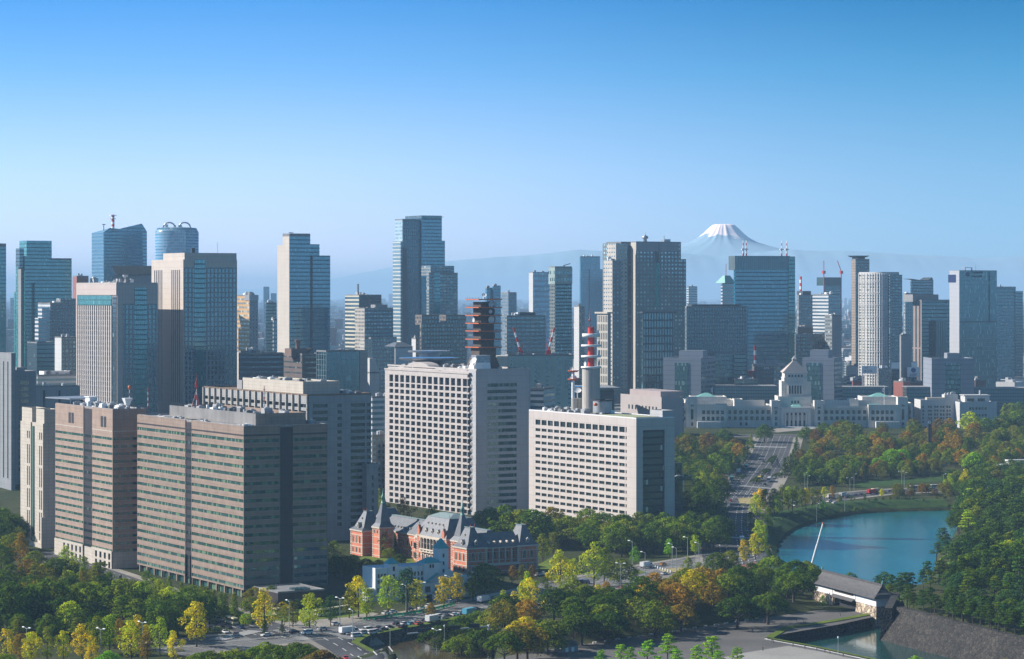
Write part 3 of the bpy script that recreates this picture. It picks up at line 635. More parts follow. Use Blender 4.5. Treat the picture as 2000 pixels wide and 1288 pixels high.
def white_police():
    B = Bldg('government_office_block', 'white office block with small deep windows and a dark glass slot in its end', 1240, 1444); a, b, H = B.sL(1033), B.sR(1315), B.zC(818)
    m = MB(); dp = .9; m.box(dp, b, dp, a, -2, H); pit = 3.86
    s0, s1 = B.sL(1224), B.sL(1043.5); n = 15; p = (s1 - s0) / n
    cl = [(s0, s0 + 1.2)] + [(s0 + 2.1 + (s1 - s0 - 2.1) * k / 14, s0 + 2.1 + (s1 - s0 - 2.1) * k / 14 + (s1 - s0 - 2.1) / 14 * .80) for k in range(14)]
    zt_ = H - 5.2; rows = [(zt_ - 3.1, zt_)] + [(zt_ - 5.2 - 1.75 - pit * k, zt_ - 5.2 - pit * k) for k in range(15)]
    lattice(m, 'L', 0, a, -2, H, cl, rows, dp, -dp); x0, x1 = B.sR(1253), B.sR(1296)
    zs = B.zR(1275, 840); lattice(m, 'R', dp, b, -2, H, [(x0, x1)], [(-1.9, zs)], 1.4, -.001); m.box(0, dp, -1.4, 0, -2, H)
    B.part('wall', m, plain('white_panel', (.55, .495, .46), .75, .07, .12, joints=(9.4, 5.8)))
    mm = MB(); mm.box(x0, x1, -.25, .01, -1, zs); B.part('glass_slot', mm, facade('dark_glass_slot', (.02, .025, .028), (.03, .04, .045), 1.4, 3.86, (.05, .95), (.0, .72), .3, .02, grough=.1, wrough=.3))
    B.panes('window', [('L', c0, c1, lo, hi, -.75) for c0, c1 in cl for lo, hi in rows], MT['glassdark'])
    m = MB(); rail(m, 0, b, -1.4, a, H, .5, .5); B.part('parapet', m, MT['white'])
    m = MB(); m.box(.5, b - .5, .5, a - .5, H + .01, H + .12); B.part('roof', m, MT['roof'])
    m = MB(); m.box(1.2, b - 9, 3, 40, H + .1, H + .5); m.box(1.2, b - 9, 3, 40, H + .52, H + .6); B.part('helipad_deck', m, plain('helipad_paint', (.36, .38, .22), .8, .3, .1))
    m = MB(); m.box(b - 8, b - .3, -1, 12, H + .5, H + 3.2); rail(m, b - 8, b - .3, -1, 12, H + 3.2, 1); B.part('roof_house', m, MT['police_grey'])
    clutter(B, 4, b - 4, 50, a - 6, H + .1, 50, 41, 2.2)
    # concrete chimney tower and tanks on the roof
    def RB(name, label, px, d, cat): return Bldg(name, label, px, d, cat, z0=B.z0 + H)
    T = RB('chimney_tower', 'broad concrete chimney with red upper shaft and white ring platforms on the white block', 1154.5, 1520, 'tower'); k = 1520 / F; Z = lambda py: zt(py, 1520) - T.z0
    MT['conc_round'] = plain('ribbed_concrete', (.50, .46, .41), .85, .08, .3, joints=(1.2, 60))
    m = MB(); m.lathe(0, 0, [(17.5 * k, 0), (17.5 * k, Z(719))], 32); T.part('shaft', m, MT['conc_round'])
    m = MB(); m.lathe(0, 0, [(6.5 * k, Z(719)), (6.5 * k, Z(645)), (6.2 * k, Z(641))], 16); T.part('red_shaft', m, MT['red'])
    for q in range(7): m = MB(); t = q * .9; m.lathe(4.5 * k * math.cos(t), 4.5 * k * math.sin(t), [(1.4 * k, Z(650)), (1.4 * k, Z(639))], 8); T.part('flue', m, MT['red'])
    m = MB(); m.lathe(-3 * k, 0, [(1 * k, Z(641)), (.8 * k, Z(628)), (2 * k, Z(627)), (2 * k, Z(624)), (.8 * k, Z(623)), (.3 * k, Z(603))], 8); T.part('antenna', m, MT['red'])
    for py, r, h in ((659, 17.5, 7), (678, 19.5, 4.5), (699, 19.5, 4.5), (720, 20, 4)):
        m = MB(); z = Z(py); m.lathe(0, 0, [(r * k * .5, z), (r * k, z + .2), (r * k, z + h * k), (r * k * .96, z + h * k)], 28); T.part('ring_platform', m, MT['white'])
    for (x, y, py, n, r) in ((15, -4, 667, (.8, -.6, 0), 1.3), (13, -6, 689, (.7, -.7, 0), 1.2), (13.5, -6, 710, (.7, -.7, 0), 1.2), (13, -3, 649, (.6, -.8, 0), 1.1), (-13, 0, 711, (-1, 0, 0), 1.0)):
        m = MB(); dish(m, (x * k, y * k, Z(py)), n, r * 1.4); T.part('dish', m, MT['dishes'])
    T = RB('antenna_pole', 'slender white pole with two orange ring platforms beside the concrete chimney', 1119.5, 1545, 'antenna pole'); k = 1545 / F; Z2 = lambda py: zt(py, 1545) - T.z0
    m = MB(); m.lathe(0, 0, [(3.6 * k, 0), (3.2 * k, Z2(745)), (2.6 * k, Z2(726)), (.5 * k, Z2(722)), (.3 * k, Z2(702))], 12); T.part('pole', m, MT['white'])
    for py in (727, 743.5): m = MB(); m.lathe(0, 0, [(8 * k, Z2(py)), (11 * k, Z2(py) + .6), (11 * k, Z2(py) + 1.0)], 18); T.part('ring_platform', m, MT['orange'])
    for x, py in ((5, 738), (-6, 738), (6, 722), (-5, 721)): m = MB(); dish(m, (x * k, -1, Z2(py)), (x, -3, 0), 1.2); T.part('dish', m, MT['dishes'])
    T = RB('roof_tank', 'narrow twin concrete tank at the foot of the white antenna pole', 1126, 1530, 'tank'); k = 1530 / F
    for x in (-5, 6): m = MB(); m.lathe(x * k, 0, [(6 * k, 1), (6 * k, 26 * k)], 18); m.box(x * k - 1.5, x * k + 1.5, -1, 1, 0, 1); T.part('tank_cylinder', m, MT['conc_round'])
    T = RB('roof_tank', 'wide low steel tank behind the orange valve on the white roof', 1176.5, 1500, 'tank'); k = 1500 / F
    m = MB(); m.lathe(0, 0, [(18.5 * k, .8), (18.5 * k, 25 * k)], 28); T.part('tank_cylinder', m, plain('galvanised_steel', (.42, .43, .43), .5, .2, .3, metal=.4)); m = MB(); rail(m, -5, 5, -5, 5, 25 * k, 1, .15); m.lathe(0, 0, [(12 * k, 0), (12 * k, .8)], 16); T.part('tank_base', m, MT['dark'])
    m = MB(); m.lathe(-7.5, -4.5, [(.9, 5), (1.5, 5.8), (.5, 6.8)], 8); T.part('valve', m, MT['orange'])
    T = RB('satellite_dish', 'white satellite dish tilted skyward beside the concrete chimney', 1128, 1538, 'dish'); m = MB(); dish(m, (0, 0, zt(764, 1538) - T.z0), (-.3, -.5, .8), 2.4); m.tube((0, 0, 0), (0, 0, zt(764, 1538) - T.z0), .35); T.part('reflector', m, MT['dishes'])
    # dark glass block behind
    B = Bldg('glass_office_block', 'low dark glass block tucked behind the white office block', 1318, 1610); b = B.sR(1354); H = B.zC(938); m = MB(); m.box(-8, b, 0, 30, -2, H); B.part('body', m, facade('black_glass', (.03, .05, .05), (.012, .03, .032), 1.2, 3.8, (.04, .96), (.04, .96), .4, .03)); m = MB(); m.box(-8, b, 12, 30, H, H + 9.6); rail(m, -8, b, 0, 12, H, 2.2); B.part('roof_screen', m, MT['band_dark']); clutter(B, -4, b - 2, 1, 11, H, 9, 51, 2.5)
white_police()
# ---------------------------------------------------------------- red brick ministry, pale office, castle gate, parliament
MT['brick'] = plain('red_brick', (.62, .215, .13), .85, .16, .4, joints=None)
MT['brick_dark'] = plain('red_brick_shadow_side', (.44, .105, .06), .85, .14, .4)
MT['stone'] = plain('white_dressed_stone', (.62, .55, .47), .8, .08, .3)
MT['slate'] = plain('slate_roof', (.145, .155, .175), .5, .22, .5, joints=(200, .5), spec=.5)
MT['verdigris'] = simple('green_copper', (.16, .36, .32), .55)
MT['leadgreen'] = simple('weathered_lead', (.19, .25, .25), .6); MT['turq'] = simple('turquoise_tile', (.035, .34, .36), .5)
MT['win_old'] = glassband('old_window', (.03, .035, .035), .8, .15, (.2, .2, .17), .15, .15)
def hip(mb, x0, x1, y0, y1, z0, z1, ins, mi=0, flare=.0):
    """steep hipped roof with a little bell-cast at the eaves"""
    i = ins * .30; z = z0 + (z1 - z0) * .16
    mb.taper(x0 - .5, x1 + .5, y0 - .5, y1 + .5, z0, x0 + i, x1 - i, y0 + i, y1 - i, z, mi); mb.taper(x0 + i, x1 - i, y0 + i, y1 - i, z, x0 + ins, x1 - ins, y0 + ins, y1 - ins, z1, mi)
def arched(mb, face, s, z, w, h, off, mi=0, t=.12):
    """window with a pointed arch head, standing just proud of the wall"""
    pts = [(-w / 2, 0), (w / 2, 0), (w / 2, h * .72), (w * .25, h * .92), (0, h), (-w * .25, h * .92), (-w / 2, h * .72)]
    n = len(pts)
    if face == 'R': f = lambda u, v, o: (s + u, -off - o, z + v)
    else: f = lambda u, v, o: (-off - o, s - u, z + v)
    mb.add([f(u, v, t) for u, v in pts] + [f(u, v, -.05) for u, v in pts], [tuple(range(n))] + [(i, n + i, n + (i + 1) % n, (i + 1) % n) for i in range(n)], mi)
def brick_ministry():
    B = Bldg('brick_ministry', 'long red brick ministry with white stone bands and steep slate roofs', 912, 1266, z0=0)
    e1 = B.zC(1070); E = 13.6
    rects = []
    def block(x0, x1, y0, y1, h, name='wing'):
        m = MB(); m.box(x0, x1, y0, y1, -.5, h); B.part('brick_wall', m, MT['brick'])
        m = MB(); q = .14
        for z in (1.0, 4.6, 6.6, 10.8): 
            if z < h - 1: m.box(x0 - q, x1 + q, y0 - q, y1 + q, z, z + .34)
        m.box(x0 - .5, x1 + .5, y0 - .5, y1 + .5, h - .7, h)
        zz = .2
        while zz < h - 1:                                              # quoins at every corner
            for cx, cy_ in ((x0, y0), (x1, y0), (x0, y1), (x1, y1)):
                m.box(cx - .2 if cx == x0 else cx - 1.0, cx + 1.0 if cx == x0 else cx + .2, cy_ - .2 if cy_ == y0 else cy_ - 1.0, cy_ + 1.0 if cy_ == y0 else cy_ + .2, zz, zz + .42)
            zz += .95
        B.part('stone_trim', m, MT['stone'])
    def wins(face, s0, s1, n, off, rows, w=1.15):
        for z, h in rows:
            for k in range(n):
                s = s0 + (s1 - s0) * (k + .5) / n; m = MB(); arched(m, face, s, z - .25, w + .7, h + .6, off, 0, .10); B.part('window_surround', m, MT['stone']); m = MB(); arched(m, face, s, z, w, h, off + .09); B.part('window', m, MT['win_old'])
    def dormer(x, y, z, face='L'):
        m = MB()
        if face == 'L': m.box(x - 1.4, x + 1.2, y - .75, y + .75, z, z + 1.7); m.add([(x - 1.5, y - .95, z + 1.7), (x - 1.5, y + .95, z + 1.7), (x - 1.5, y, z + 2.6), (x + 1.4, y - .95, z + 1.7), (x + 1.4, y + .95, z + 1.7), (x + 1.4, y, z + 2.6)], [(0, 2, 1), (3, 4, 5), (0, 3, 5, 2), (1, 2, 5, 4), (0, 1, 4, 3)])
        else: m.box(x - .75, x + .75, y - 1.4, y + 1.2, z, z + 1.7); m.add([(x - .95, y - 1.5, z + 1.7), (x + .95, y - 1.5, z + 1.7), (x, y - 1.5, z + 2.6), (x - .95, y + 1.4, z + 1.7), (x + .95, y + 1.4, z + 1.7), (x, y + 1.4, z + 2.6)], [(0, 1, 2), (3, 5, 4), (0, 2, 5, 3), (1, 4, 5, 2), (0, 3, 4, 1)])
        o = B.part('dormer', m, MT['stone']); m = MB(); m.box(x - 1.46, x - 1.39, y - .4, y + .4, z + .3, z + 1.4) if face == 'L' else m.box(x - .4, x + .4, y - 1.46, y - 1.39, z + .3, z + 1.4); m.build('dormer_window', MT['dark'], o)
    def oculus(x, y, z, face):
        m = MB(); m.tube((x - .5, y, z), (x + 1.2, y, z), .55, n=10) if face == 'L' else m.tube((x, y - .5, z), (x, y + 1.2, z), .55, n=10); o = B.part('roof_vent', m, MT['stone'])
        m = MB(); m.tube((x - .55, y, z), (x - .45, y, z), .36, n=10) if face == 'L' else m.tube((x, y - .55, z), (x, y - .45, z), .36, n=10); m.build('vent_louvre', MT['dark'], o)
    def finials(x, y, z):
        m = MB(); m.tube((x, y, z), (x, y, z + 2.2), .14, .04); m.lathe(x, y, [(.1, z + .7), (.3, z + 1), (.1, z + 1.3)], 6); B.part('finial', m, MT['orange'])
    bx = B.sR(1050); yl = 106; yl2 = 124
    R2 = [(5.0, 0), ]
    # right-hand wing, its two end pavilions and the colonnade between
    block(0, 11, 0, 14, E); block(bx - 11, bx, 0, 14, E); block(11, bx - 11, 2.2, 13, E - .5)
    for x0, x1 in ((0, 11), (bx - 11, bx)):
        m = MB(); hip(m, x0, x1, 0, 14, E, E + 9.5, 4.3); B.part('slate_roof', m, MT['slate'])
        m = MB(); rail(m, x0 + 4, x1 - 4, 4, 10, E + 9.5, .4, .15); B.part('ridge_cresting', m, MT['leadgreen']); finials(x0 + 4.3, 4.3, E + 9.6); finials(x1 - 4.3, 4.3, E + 9.6)
        dormer((x0 + x1) / 2, 1.6, E + 1.2, 'R'); wins('R', x0 + 1.4, x1 - 1.4, 2, 0, [(7.2, 4.0), (1.8, 2.6)], 1.7)
    dormer(1.6, 6, E + 1.2); oculus(3.0, 7, E + 6, 'L'); wins('L', 1, 13, 3, 0, [(7.0, 4.0), (1.8, 2.8)])
    m = MB(); m.add([(10, -.3, E - .3), (bx - 10, -.3, E - .3), (bx - 10, 7, E + 6.5), (10, 7, E + 6.5), (10, 14, E - .3), (bx - 10, 14, E - .3)], [(0, 1, 2, 3), (3, 2, 5, 4), (0, 3, 4), (1, 5, 2), (0, 4, 5, 1)]); B.part('slate_roof', m, MT['slate'])
    for k in range(6):
        m = MB(); x = 11.2 + (bx - 22.6) * k / 5; m.box(x - .3, x + .3, -.1, .5, 5.2, E - .8); m.box(x - .45, x + .45, -.25, .65, 4.4, 5.2); B.part('column', m, MT['stone'])
        if k < 5:
            x += (bx - 22.6) / 10; m = MB(); arched(m, 'R', x, 7.5, 1.6, 4.2, -2.2); B.part('window', m, MT['win_old']); m = MB(); m.tube((x, .6, E + 2.0), (x, 2.4, E + 2.2), .6, n=6); B.part('roof_vent', m, MT['stone'])
    m = MB(); m.box(11, bx - 11, -.2, 2.2, 4.2, 4.6); m.box(11, bx - 11, -.2, 2.2, E - .8, E - .35); m.box(11, bx - 11, -.15, .05, 4.6, 5.5); B.part('balcony', m, MT['stone'])
    # main range behind, from wing to wing
    X0, X1 = 13.5, 27.5
    block(X0, X1, 14.2, 118, E - .4)
    m = MB(); z = E - .4; m.add([(X0 - .6, 10, z), (X1 + .6, 10, z), (X1 - 6, 14, z + 7), (X0 + 6, 14, z + 7), (X0 - .6, 122, z), (X1 + .6, 122, z), (X1 - 6, 118, z + 7), (X0 + 6, 118, z + 7)], [(0, 1, 2, 3), (0, 3, 7, 4), (1, 5, 6, 2), (4, 7, 6, 5), (3, 2, 6, 7), (0, 4, 5, 1)]); B.part('slate_roof', m, MT['slate'])
    m = MB(); m.box(X0 + 5.7, X1 - 5.7, 13.6, 118.4, z + 7, z + 7.35); B.part('ridge_cresting', m, MT['leadgreen'])
    for k in range(8): oculus(X0 + 1.4, 88 + k * 3.6, z + 2.4, 'L')
    wins('L', 82, 104, 5, -X0, [(6.8, 3.0), (1.8, 2.6)]); wins('L', 18, 26, 2, -X0, [(6.8, 3.0)])
    # central pavilion with loggia
    y0, y1, xc = 34., 66., 7.0; h = 15.
    block(xc, X1 + 2, y0, y1, h)
    m = MB(); m.taper(xc - .6, X1 + 2.6, y0 - .6, y1 + .6, h, xc + 4.2, X1 - 3, y0 + 4.5, y1 - 4.5, h + 9.6); B.part('slate_roof', m, MT['slate'])
    m = MB(); m.taper(xc + 4.0, X1 - 2.8, y0 + 4.3, y1 - 4.3, h + 9.6, xc + 9, X1 - 9, y0 + 9, y1 - 9, h + 11.6); B.part('upper_roof', m, MT['leadgreen'])
    for yy in (y0 + 5, y1 - 5): finials(xc + 4.6, yy, h + 9.6)
    for k in range(5): oculus(xc + 2.6, y0 + 8 + k * 4, h + 6.4, 'L')
    for k in range(3): dormer(xc + 1.4, y0 + 9.5 + k * 6.5, h + 1.4)
    m = MB(); m.box(xc - .05, xc + .02, y0 + 5.5, y1 - 5.5, 7.6, h - 1.6); B.part('loggia_recess', m, MT['dark'])
    for k in range(7):
        y = y0 + 5.6 + (y1 - y0 - 11.2) * k / 6; m = MB(); m.lathe(xc - .75, y, [(.42, 7.6), (.36, h - 1.7)], 10); m.box(xc - 1.2, xc - .3, y - .5, y + .5, 6.9, 7.6); m.box(xc - 1.2, xc - .3, y - .5, y + .5, h - 1.7, h - 1.2); B.part('column', m, MT['stone'])
    m = MB(); m.box(xc - 1.3, xc, y0 + 4.8, y1 - 4.8, 6.4, 6.9); m.box(xc - 1.3, xc, y0 + 4.8, y1 - 4.8, h - 1.2, h); m.box(xc - 1.3, xc - 1.1, y0 + 5, y1 - 5, 7.6, 8.3); B.part('loggia_balcony', m, MT['stone'])
    for k in range(5):
        y = y0 + 7 + (y1 - y0 - 14) * k / 4; m = MB(); arched(m, 'L', y, 2.6, 2.9, 3.6, -xc, 0, .35); B.part('arch_surround', m, MT['stone']); m = MB(); arched(m, 'L', y, 2.6, 1.9, 3.0, -xc, 0, .4); B.part('arch_opening', m, MT['dark']); m = MB(); m.box(xc - .1, xc, y - .8, y + .8, .2, 1.8); B.part('basement_window', m, MT['dark'])
    wins('L', y0 + 1, y0 + 4.5, 1, -xc, [(8, 4), (3, 3)]); wins('L', y1 - 4.5, y1 - 1, 1, -xc, [(8, 4), (3, 3)])
    for yy in (y0 + 2.6, y1 - 2.6):
        m = MB(); m.box(xc - .6, xc + .8, yy - 1.2, yy + 1.2, h, h + 2.6); m.add([(xc - .6, yy - 1.3, h + 2.6), (xc - .6, yy + 1.3, h + 2.6), (xc - .6, yy, h + 5), (xc + .8, yy - 1.3, h + 2.6), (xc + .8, yy + 1.3, h + 2.6), (xc + .8, yy, h + 5)], [(0, 2, 1), (3, 4, 5), (0, 3, 5, 2), (1, 2, 5, 4)]); B.part('gable', m, MT['brick']); finials(xc, yy, h + 5)
    m = MB(); m.lathe(xc + 6, y1 + 4.4, [(4.6, -.5), (4.6, 12.2)], 10, smooth=False); B.part('bay_turret', m, MT['brick'])
    m = MB(); [m.lathe(xc + 6, y1 + 4.4, [(4.75, z), (4.75, z + .4)], 10, smooth=False) for z in (1, 4.6, 6.4, 10.9)]; m.lathe(xc + 6, y1 + 4.4, [(4.9, 12.2), (4.9, 12.9), (1, 14.2)], 10, smooth=False); B.part('bay_trim', m, MT['stone'])
    for a in (2.5, 3.14, 3.77, 4.4):
        for z in (7, 2): m = MB(); x, y = xc + 6 + 4.5 * math.cos(a), y1 + 4.4 + 4.5 * math.sin(a); m.tube((x, y, z), (x, y, z + 3), .62, n=6); B.part('bay_window', m, MT['win_old'])
    # steep stair turrets and left-hand pavilion
    def turret(x0, y0, w, h, ht, lab):
        block(x0, x0 + w, y0, y0 + w, h); m = MB(); hip(m, x0, x0 + w, y0, y0 + w, h, h + ht, w * .40); B.part('turret_roof', m, MT['slate'])
        m = MB(); c = w / 2; m.lathe(x0 + c, y0 + c, [(1.3, h + ht), (1.0, h + ht + .4), (.8, h + ht + 2.4), (1.3, h + ht + 2.5), (.7, h + ht + 4), (.2, h + ht + 5.8), (.08, h + ht + 8.2)], 8); B.part('lantern', m, MT['verdigris'])
        wins('L', y0 + .8, y0 + w - .8, 2, -x0, [(h - 3.2, 1.8)], .9); wins('R', x0 + .8, x0 + w - .8, 2, -y0, [(h - 3.2, 1.8)], .9)
    turret(4.2, 15.5, 8.5, 15.6, 12.5, 0); turret(.6, 96, 8.2, 16.2, 12.5, 0)
    m = MB(); m.tube((4.7, 95.9, 9.8), (4.7, 95.7, 9.8), 1.2, n=14); B.part('clock_face', m, MT['stone'])
    block(-3, 11, 109, 123, E); m = MB(); hip(m, -3, 11, 109, 123, E, E + 9.5, 5.2); B.part('slate_roof', m, MT['slate']); m = MB(); rail(m, 2, 6, 114, 118, E + 9.5, .4, .15); B.part('ridge_cresting', m, MT['leadgreen'])
    finials(2.2, 114.2, E + 9.6); finials(2.2, 117.8, E + 9.6); dormer(-1.4, 115, E + 1.4); oculus(.6, 116, E + 6, 'L'); wins('L', 110, 122, 3, 3, [(6.8, 4), (1.8, 2.8)])
    block(11, 16, 106, 122, E - .4); m = MB(); hip(m, X0 - 2, X1 + 2, 118, 132, E, E + 10, 5.5); B.part('slate_roof', m, MT['slate']); block(X0 - 2, X1 + 2, 118.3, 132, E)
brick_ministry()
def pale_office():
    B = Bldg('pale_office', 'pale grey four-storey office with small turquoise pyramid roofs, before the brick ministry', 733, 1160, z0=0); b = B.sR(912)
    w = plain('pale_tile_wall', (.74, .77, .78), .8, .06, .2); H = 14.6; x1 = B.sR(856); xt = B.sR(862); xt2 = B.sR(880)
    m = MB(); m.box(0, x1, 0, 13, -1, H); m.box(x1, b, -4, 13, -1, 9.2); m.box(-3.5, 0, 1, 12, -1, 6); rail(m, 0, x1, 0, 13, H, .5, .3); rail(m, x1, b, -4, 13, 9.2, .5, .3); m.box(B.sR(778), x1, -3.4, 0, -1, 7.4)
    B.part('wall', m, w); m = MB(); m.box(.4, x1 - .4, .4, 12.6, H + .01, H + .15); B.part('roof', m, simple('light_blue_roof', (.42, .50, .62), .6))
    # turrets
    tx = B.sR(758); m = MB(); m.box(tx, tx + 4.6, -1.2, 4, -1, H + 2.2); B.part('turret', m, w); m = MB(); m.taper(tx - .5, tx + 5.1, -1.7, 4.5, H + 2.2, tx + 2.1, tx + 2.5, 1.2, 1.6, H + 4.8); B.part('pyramid_roof', m, MT['turq'])
    B.panes('slot_window', [('R', tx + 1.8, tx + 2.8, z, z + 2, 1.2) for z in (2, 6, 10, 13.5)], MT['dark'])
    m = MB(); m.box(xt, xt2, 2, 8, -1, H + 7.5); m.box(xt - .2, xt2 + .2, 1.8, 8.2, H + 5.6, H + 6); B.part('tower', m, w); m = MB(); m.taper(xt - .4, xt2 + .4, 1.6, 8.4, H + 7.5, xt + 2, xt2 - 2, 4.6, 5.4, H + 11.8); B.part('pyramid_roof', m, MT['turq'])
    B.panes('slot_window', [('R', xt + 1.8, xt + 2.6, z, z + 1.7, -2) for z in (11, 14.5, 18)], MT['dark'])
    gx = B.sR(845); m = MB(); m.box(gx - 5, gx + 3.2, -1.5, 4, 7, H + 1.6); B.part('gable_block', m, w); m = MB(); m.taper(gx - 6, gx + 4, -2.2, 5, H + 1.6, gx - 2, gx, .8, 1.8, H + 4); B.part('pyramid_roof', m, MT['turq'])
    B.panes('window', [('R', gx - 2.4, gx - 1.6, H - .7, H + .9, 1.5), ('R', gx - 1, gx - .2, H - .7, H + .9, 1.5)], MT['dark'])
    m = MB(); m.add([(gx - 5, -3.6, 7.6), (gx + 1, -3.6, 11.6), (gx + 1, -1.5, 11.6), (gx - 5, -1.5, 7.6), (gx - 5, -3.6, 7.2), (gx + 1, -3.6, 11.2), (gx + 1, -1.5, 11.2), (gx - 5, -1.5, 7.2)], [(0, 1, 2, 3), (4, 7, 6, 5), (0, 4, 5, 1), (1, 5, 6, 2), (3, 2, 6, 7), (0, 3, 7, 4)]); B.part('lean_to_roof', m, MT['turq'])
    ax = B.sR(866); m = MB(); m.box(ax - 2, ax + 3.4, -4.9, -4, -1, 11.4); m.add([(ax - 2.1, -5, 11.4), (ax + 3.5, -5, 11.4), (ax + .7, -5, 13.2), (ax - 2.1, -4, 11.4), (ax + 3.5, -4, 11.4), (ax + .7, -4, 13.2)], [(0, 1, 2), (3, 5, 4), (0, 2, 5, 3), (1, 4, 5, 2)]); B.part('porch_gable', m, w); m = MB(); arched(m, 'R', ax + .7, 1.5, 2.2, 8.6, 4.9); B.part('porch_arch', m, MT['dark'])
    # windows: white mullioned rows
    c = []
    for z in (10.6, 7.9):
        for k in range(10): c.append(('R', B.sR(782) + k * 1.75, B.sR(782) + k * 1.75 + .95, z, z + 1.9, 0.))
        for k in range(3): c.append(('R', 1.2 + k * 1.6, 2.1 + k * 1.6, z, z + 1.7, 0.))
    c += [('R', 1 + k * 2.4, 2.2 + k * 2.4, 3.6, 6, 0.) for k in range(3)] + [('R', B.sR(786) + k * 5, B.sR(786) + k * 5 + 2.6, 3.2, 5.8, 3.4) for k in range(4)] + [('R', B.sR(p), B.sR(p) + 2.2, 3.6, 6.4, 4) for p in (883, 899)] + [('R', B.sR(786) + k * 5, B.sR(786) + k * 5 + 3.4, -.6, 2, 3.4) for k in range(4)]
    B.panes('window', c, MT['win_old'])
    for z in (10.4, 7.7):
        for k in range(11): m = MB(); x = B.sR(782) - .7 + k * 1.75; m.box(x, x + .55, -.25, .01, z, z + 2.3); B.part('mullion_pier', m, MT['white'])
    cx = B.sR(850) - 3; m = MB(); m.taper(cx, cx + 8, -9, -3.4, 3.2, cx + 2, cx + 6, -6, -3.6, 5); B.part('porch_canopy', m, MT['turq'])
    for x in (cx + .3, cx + 7.4): m = MB(); m.box(x, x + .4, -8.8, -8.4, -1, 3.2); B.part('porch_post', m, MT['white'])
    clutter(B, x1 + 2, b - 2, 2, 11, 9.2, 6, 61, 1.8)
    for k, px in enumerate((846, 853, 862, 870)):
        m = MB(); x = B.sR(px); o = Bldg('banner', ['bright blue hanging banner nearest the dark tree before the pale office', 'bright blue banner second along the pale office porch', 'bright blue banner third along the pale office porch', 'bright blue banner past the orange tree, end of the porch row'][k], px, 1158 - 6, 'banner', z0=0, group='blue porch banners'); m.box(0, 1.5, -.05, .05, 1.0 - k % 2 * .5, 4.2); o.part('cloth', m, simple('blue_cloth', (.02, .22, .60), .6)); m = MB(); m.tube((-.05, 0, 0), (-.05, 0, 4.4), .06); o.part('pole', m, MT['steel'])
pale_office()
# --- castle gate on its stone base, and the stone embankments
def stonewall(name, big=.42, col=(.20, .17, .15), var=1.0):
    m, t, p, _ = newmat(name); co, xyz = OBJCO(t)
    v = N(t, 'ShaderNodeTexVoronoi', feature='F1'); v.inputs['Scale'].default_value = big; t.links.new(co, v.inputs['Vector'])
    v2 = N(t, 'ShaderNodeTexVoronoi', feature='DISTANCE_TO_EDGE'); v2.inputs['Scale'].default_value = big; t.links.new(co, v2.inputs['Vector'])
    sc = N(t, 'ShaderNodeSeparateColor'); t.links.new(v.outputs['Color'], sc.inputs[0])
    vm = N(t, 'ShaderNodeVectorMath', operation='SCALE'); vm.inputs[0].default_value = col
    f = M(t, 'MULTIPLY', RANGE(t, sc.outputs[0], 0, 1, 1 - .55 * var, 1 + .7 * var), M(t, 'MULTIPLY', RANGE(t, v2.outputs[0], 0, .09, .3, 1), RANGE(t, NOISE(t, co, .09, 4), .3, .7, .6, 1.35)))
    t.links.new(f, vm.inputs['Scale']); t.links.new(vm.outputs[0], p.inputs['Base Color']); p.inputs['Roughness'].default_value = .9
    b = N(t, 'ShaderNodeBump'); b.inputs['Strength'].default_value = .8; b.inputs['Distance'].default_value = .3; t.links.new(RANGE(t, v2.outputs[0], 0, .15, 0, 1), b.inputs['Height']); t.links.new(b.outputs[0], p.inputs['Normal'])
    return m
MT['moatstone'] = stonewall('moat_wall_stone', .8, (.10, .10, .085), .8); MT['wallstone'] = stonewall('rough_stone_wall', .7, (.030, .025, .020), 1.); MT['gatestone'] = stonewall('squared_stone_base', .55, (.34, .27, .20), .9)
MT['plaster'] = plain('white_plaster', (.74, .74, .74), .8, .04, .2); MT['tile'] = plain('grey_roof_tile', (.095, .09, .09), .7, .35, .9, joints=(1.1, 30)); MT['timber'] = simple('dark_timber', (.05, .04, .03), .7)
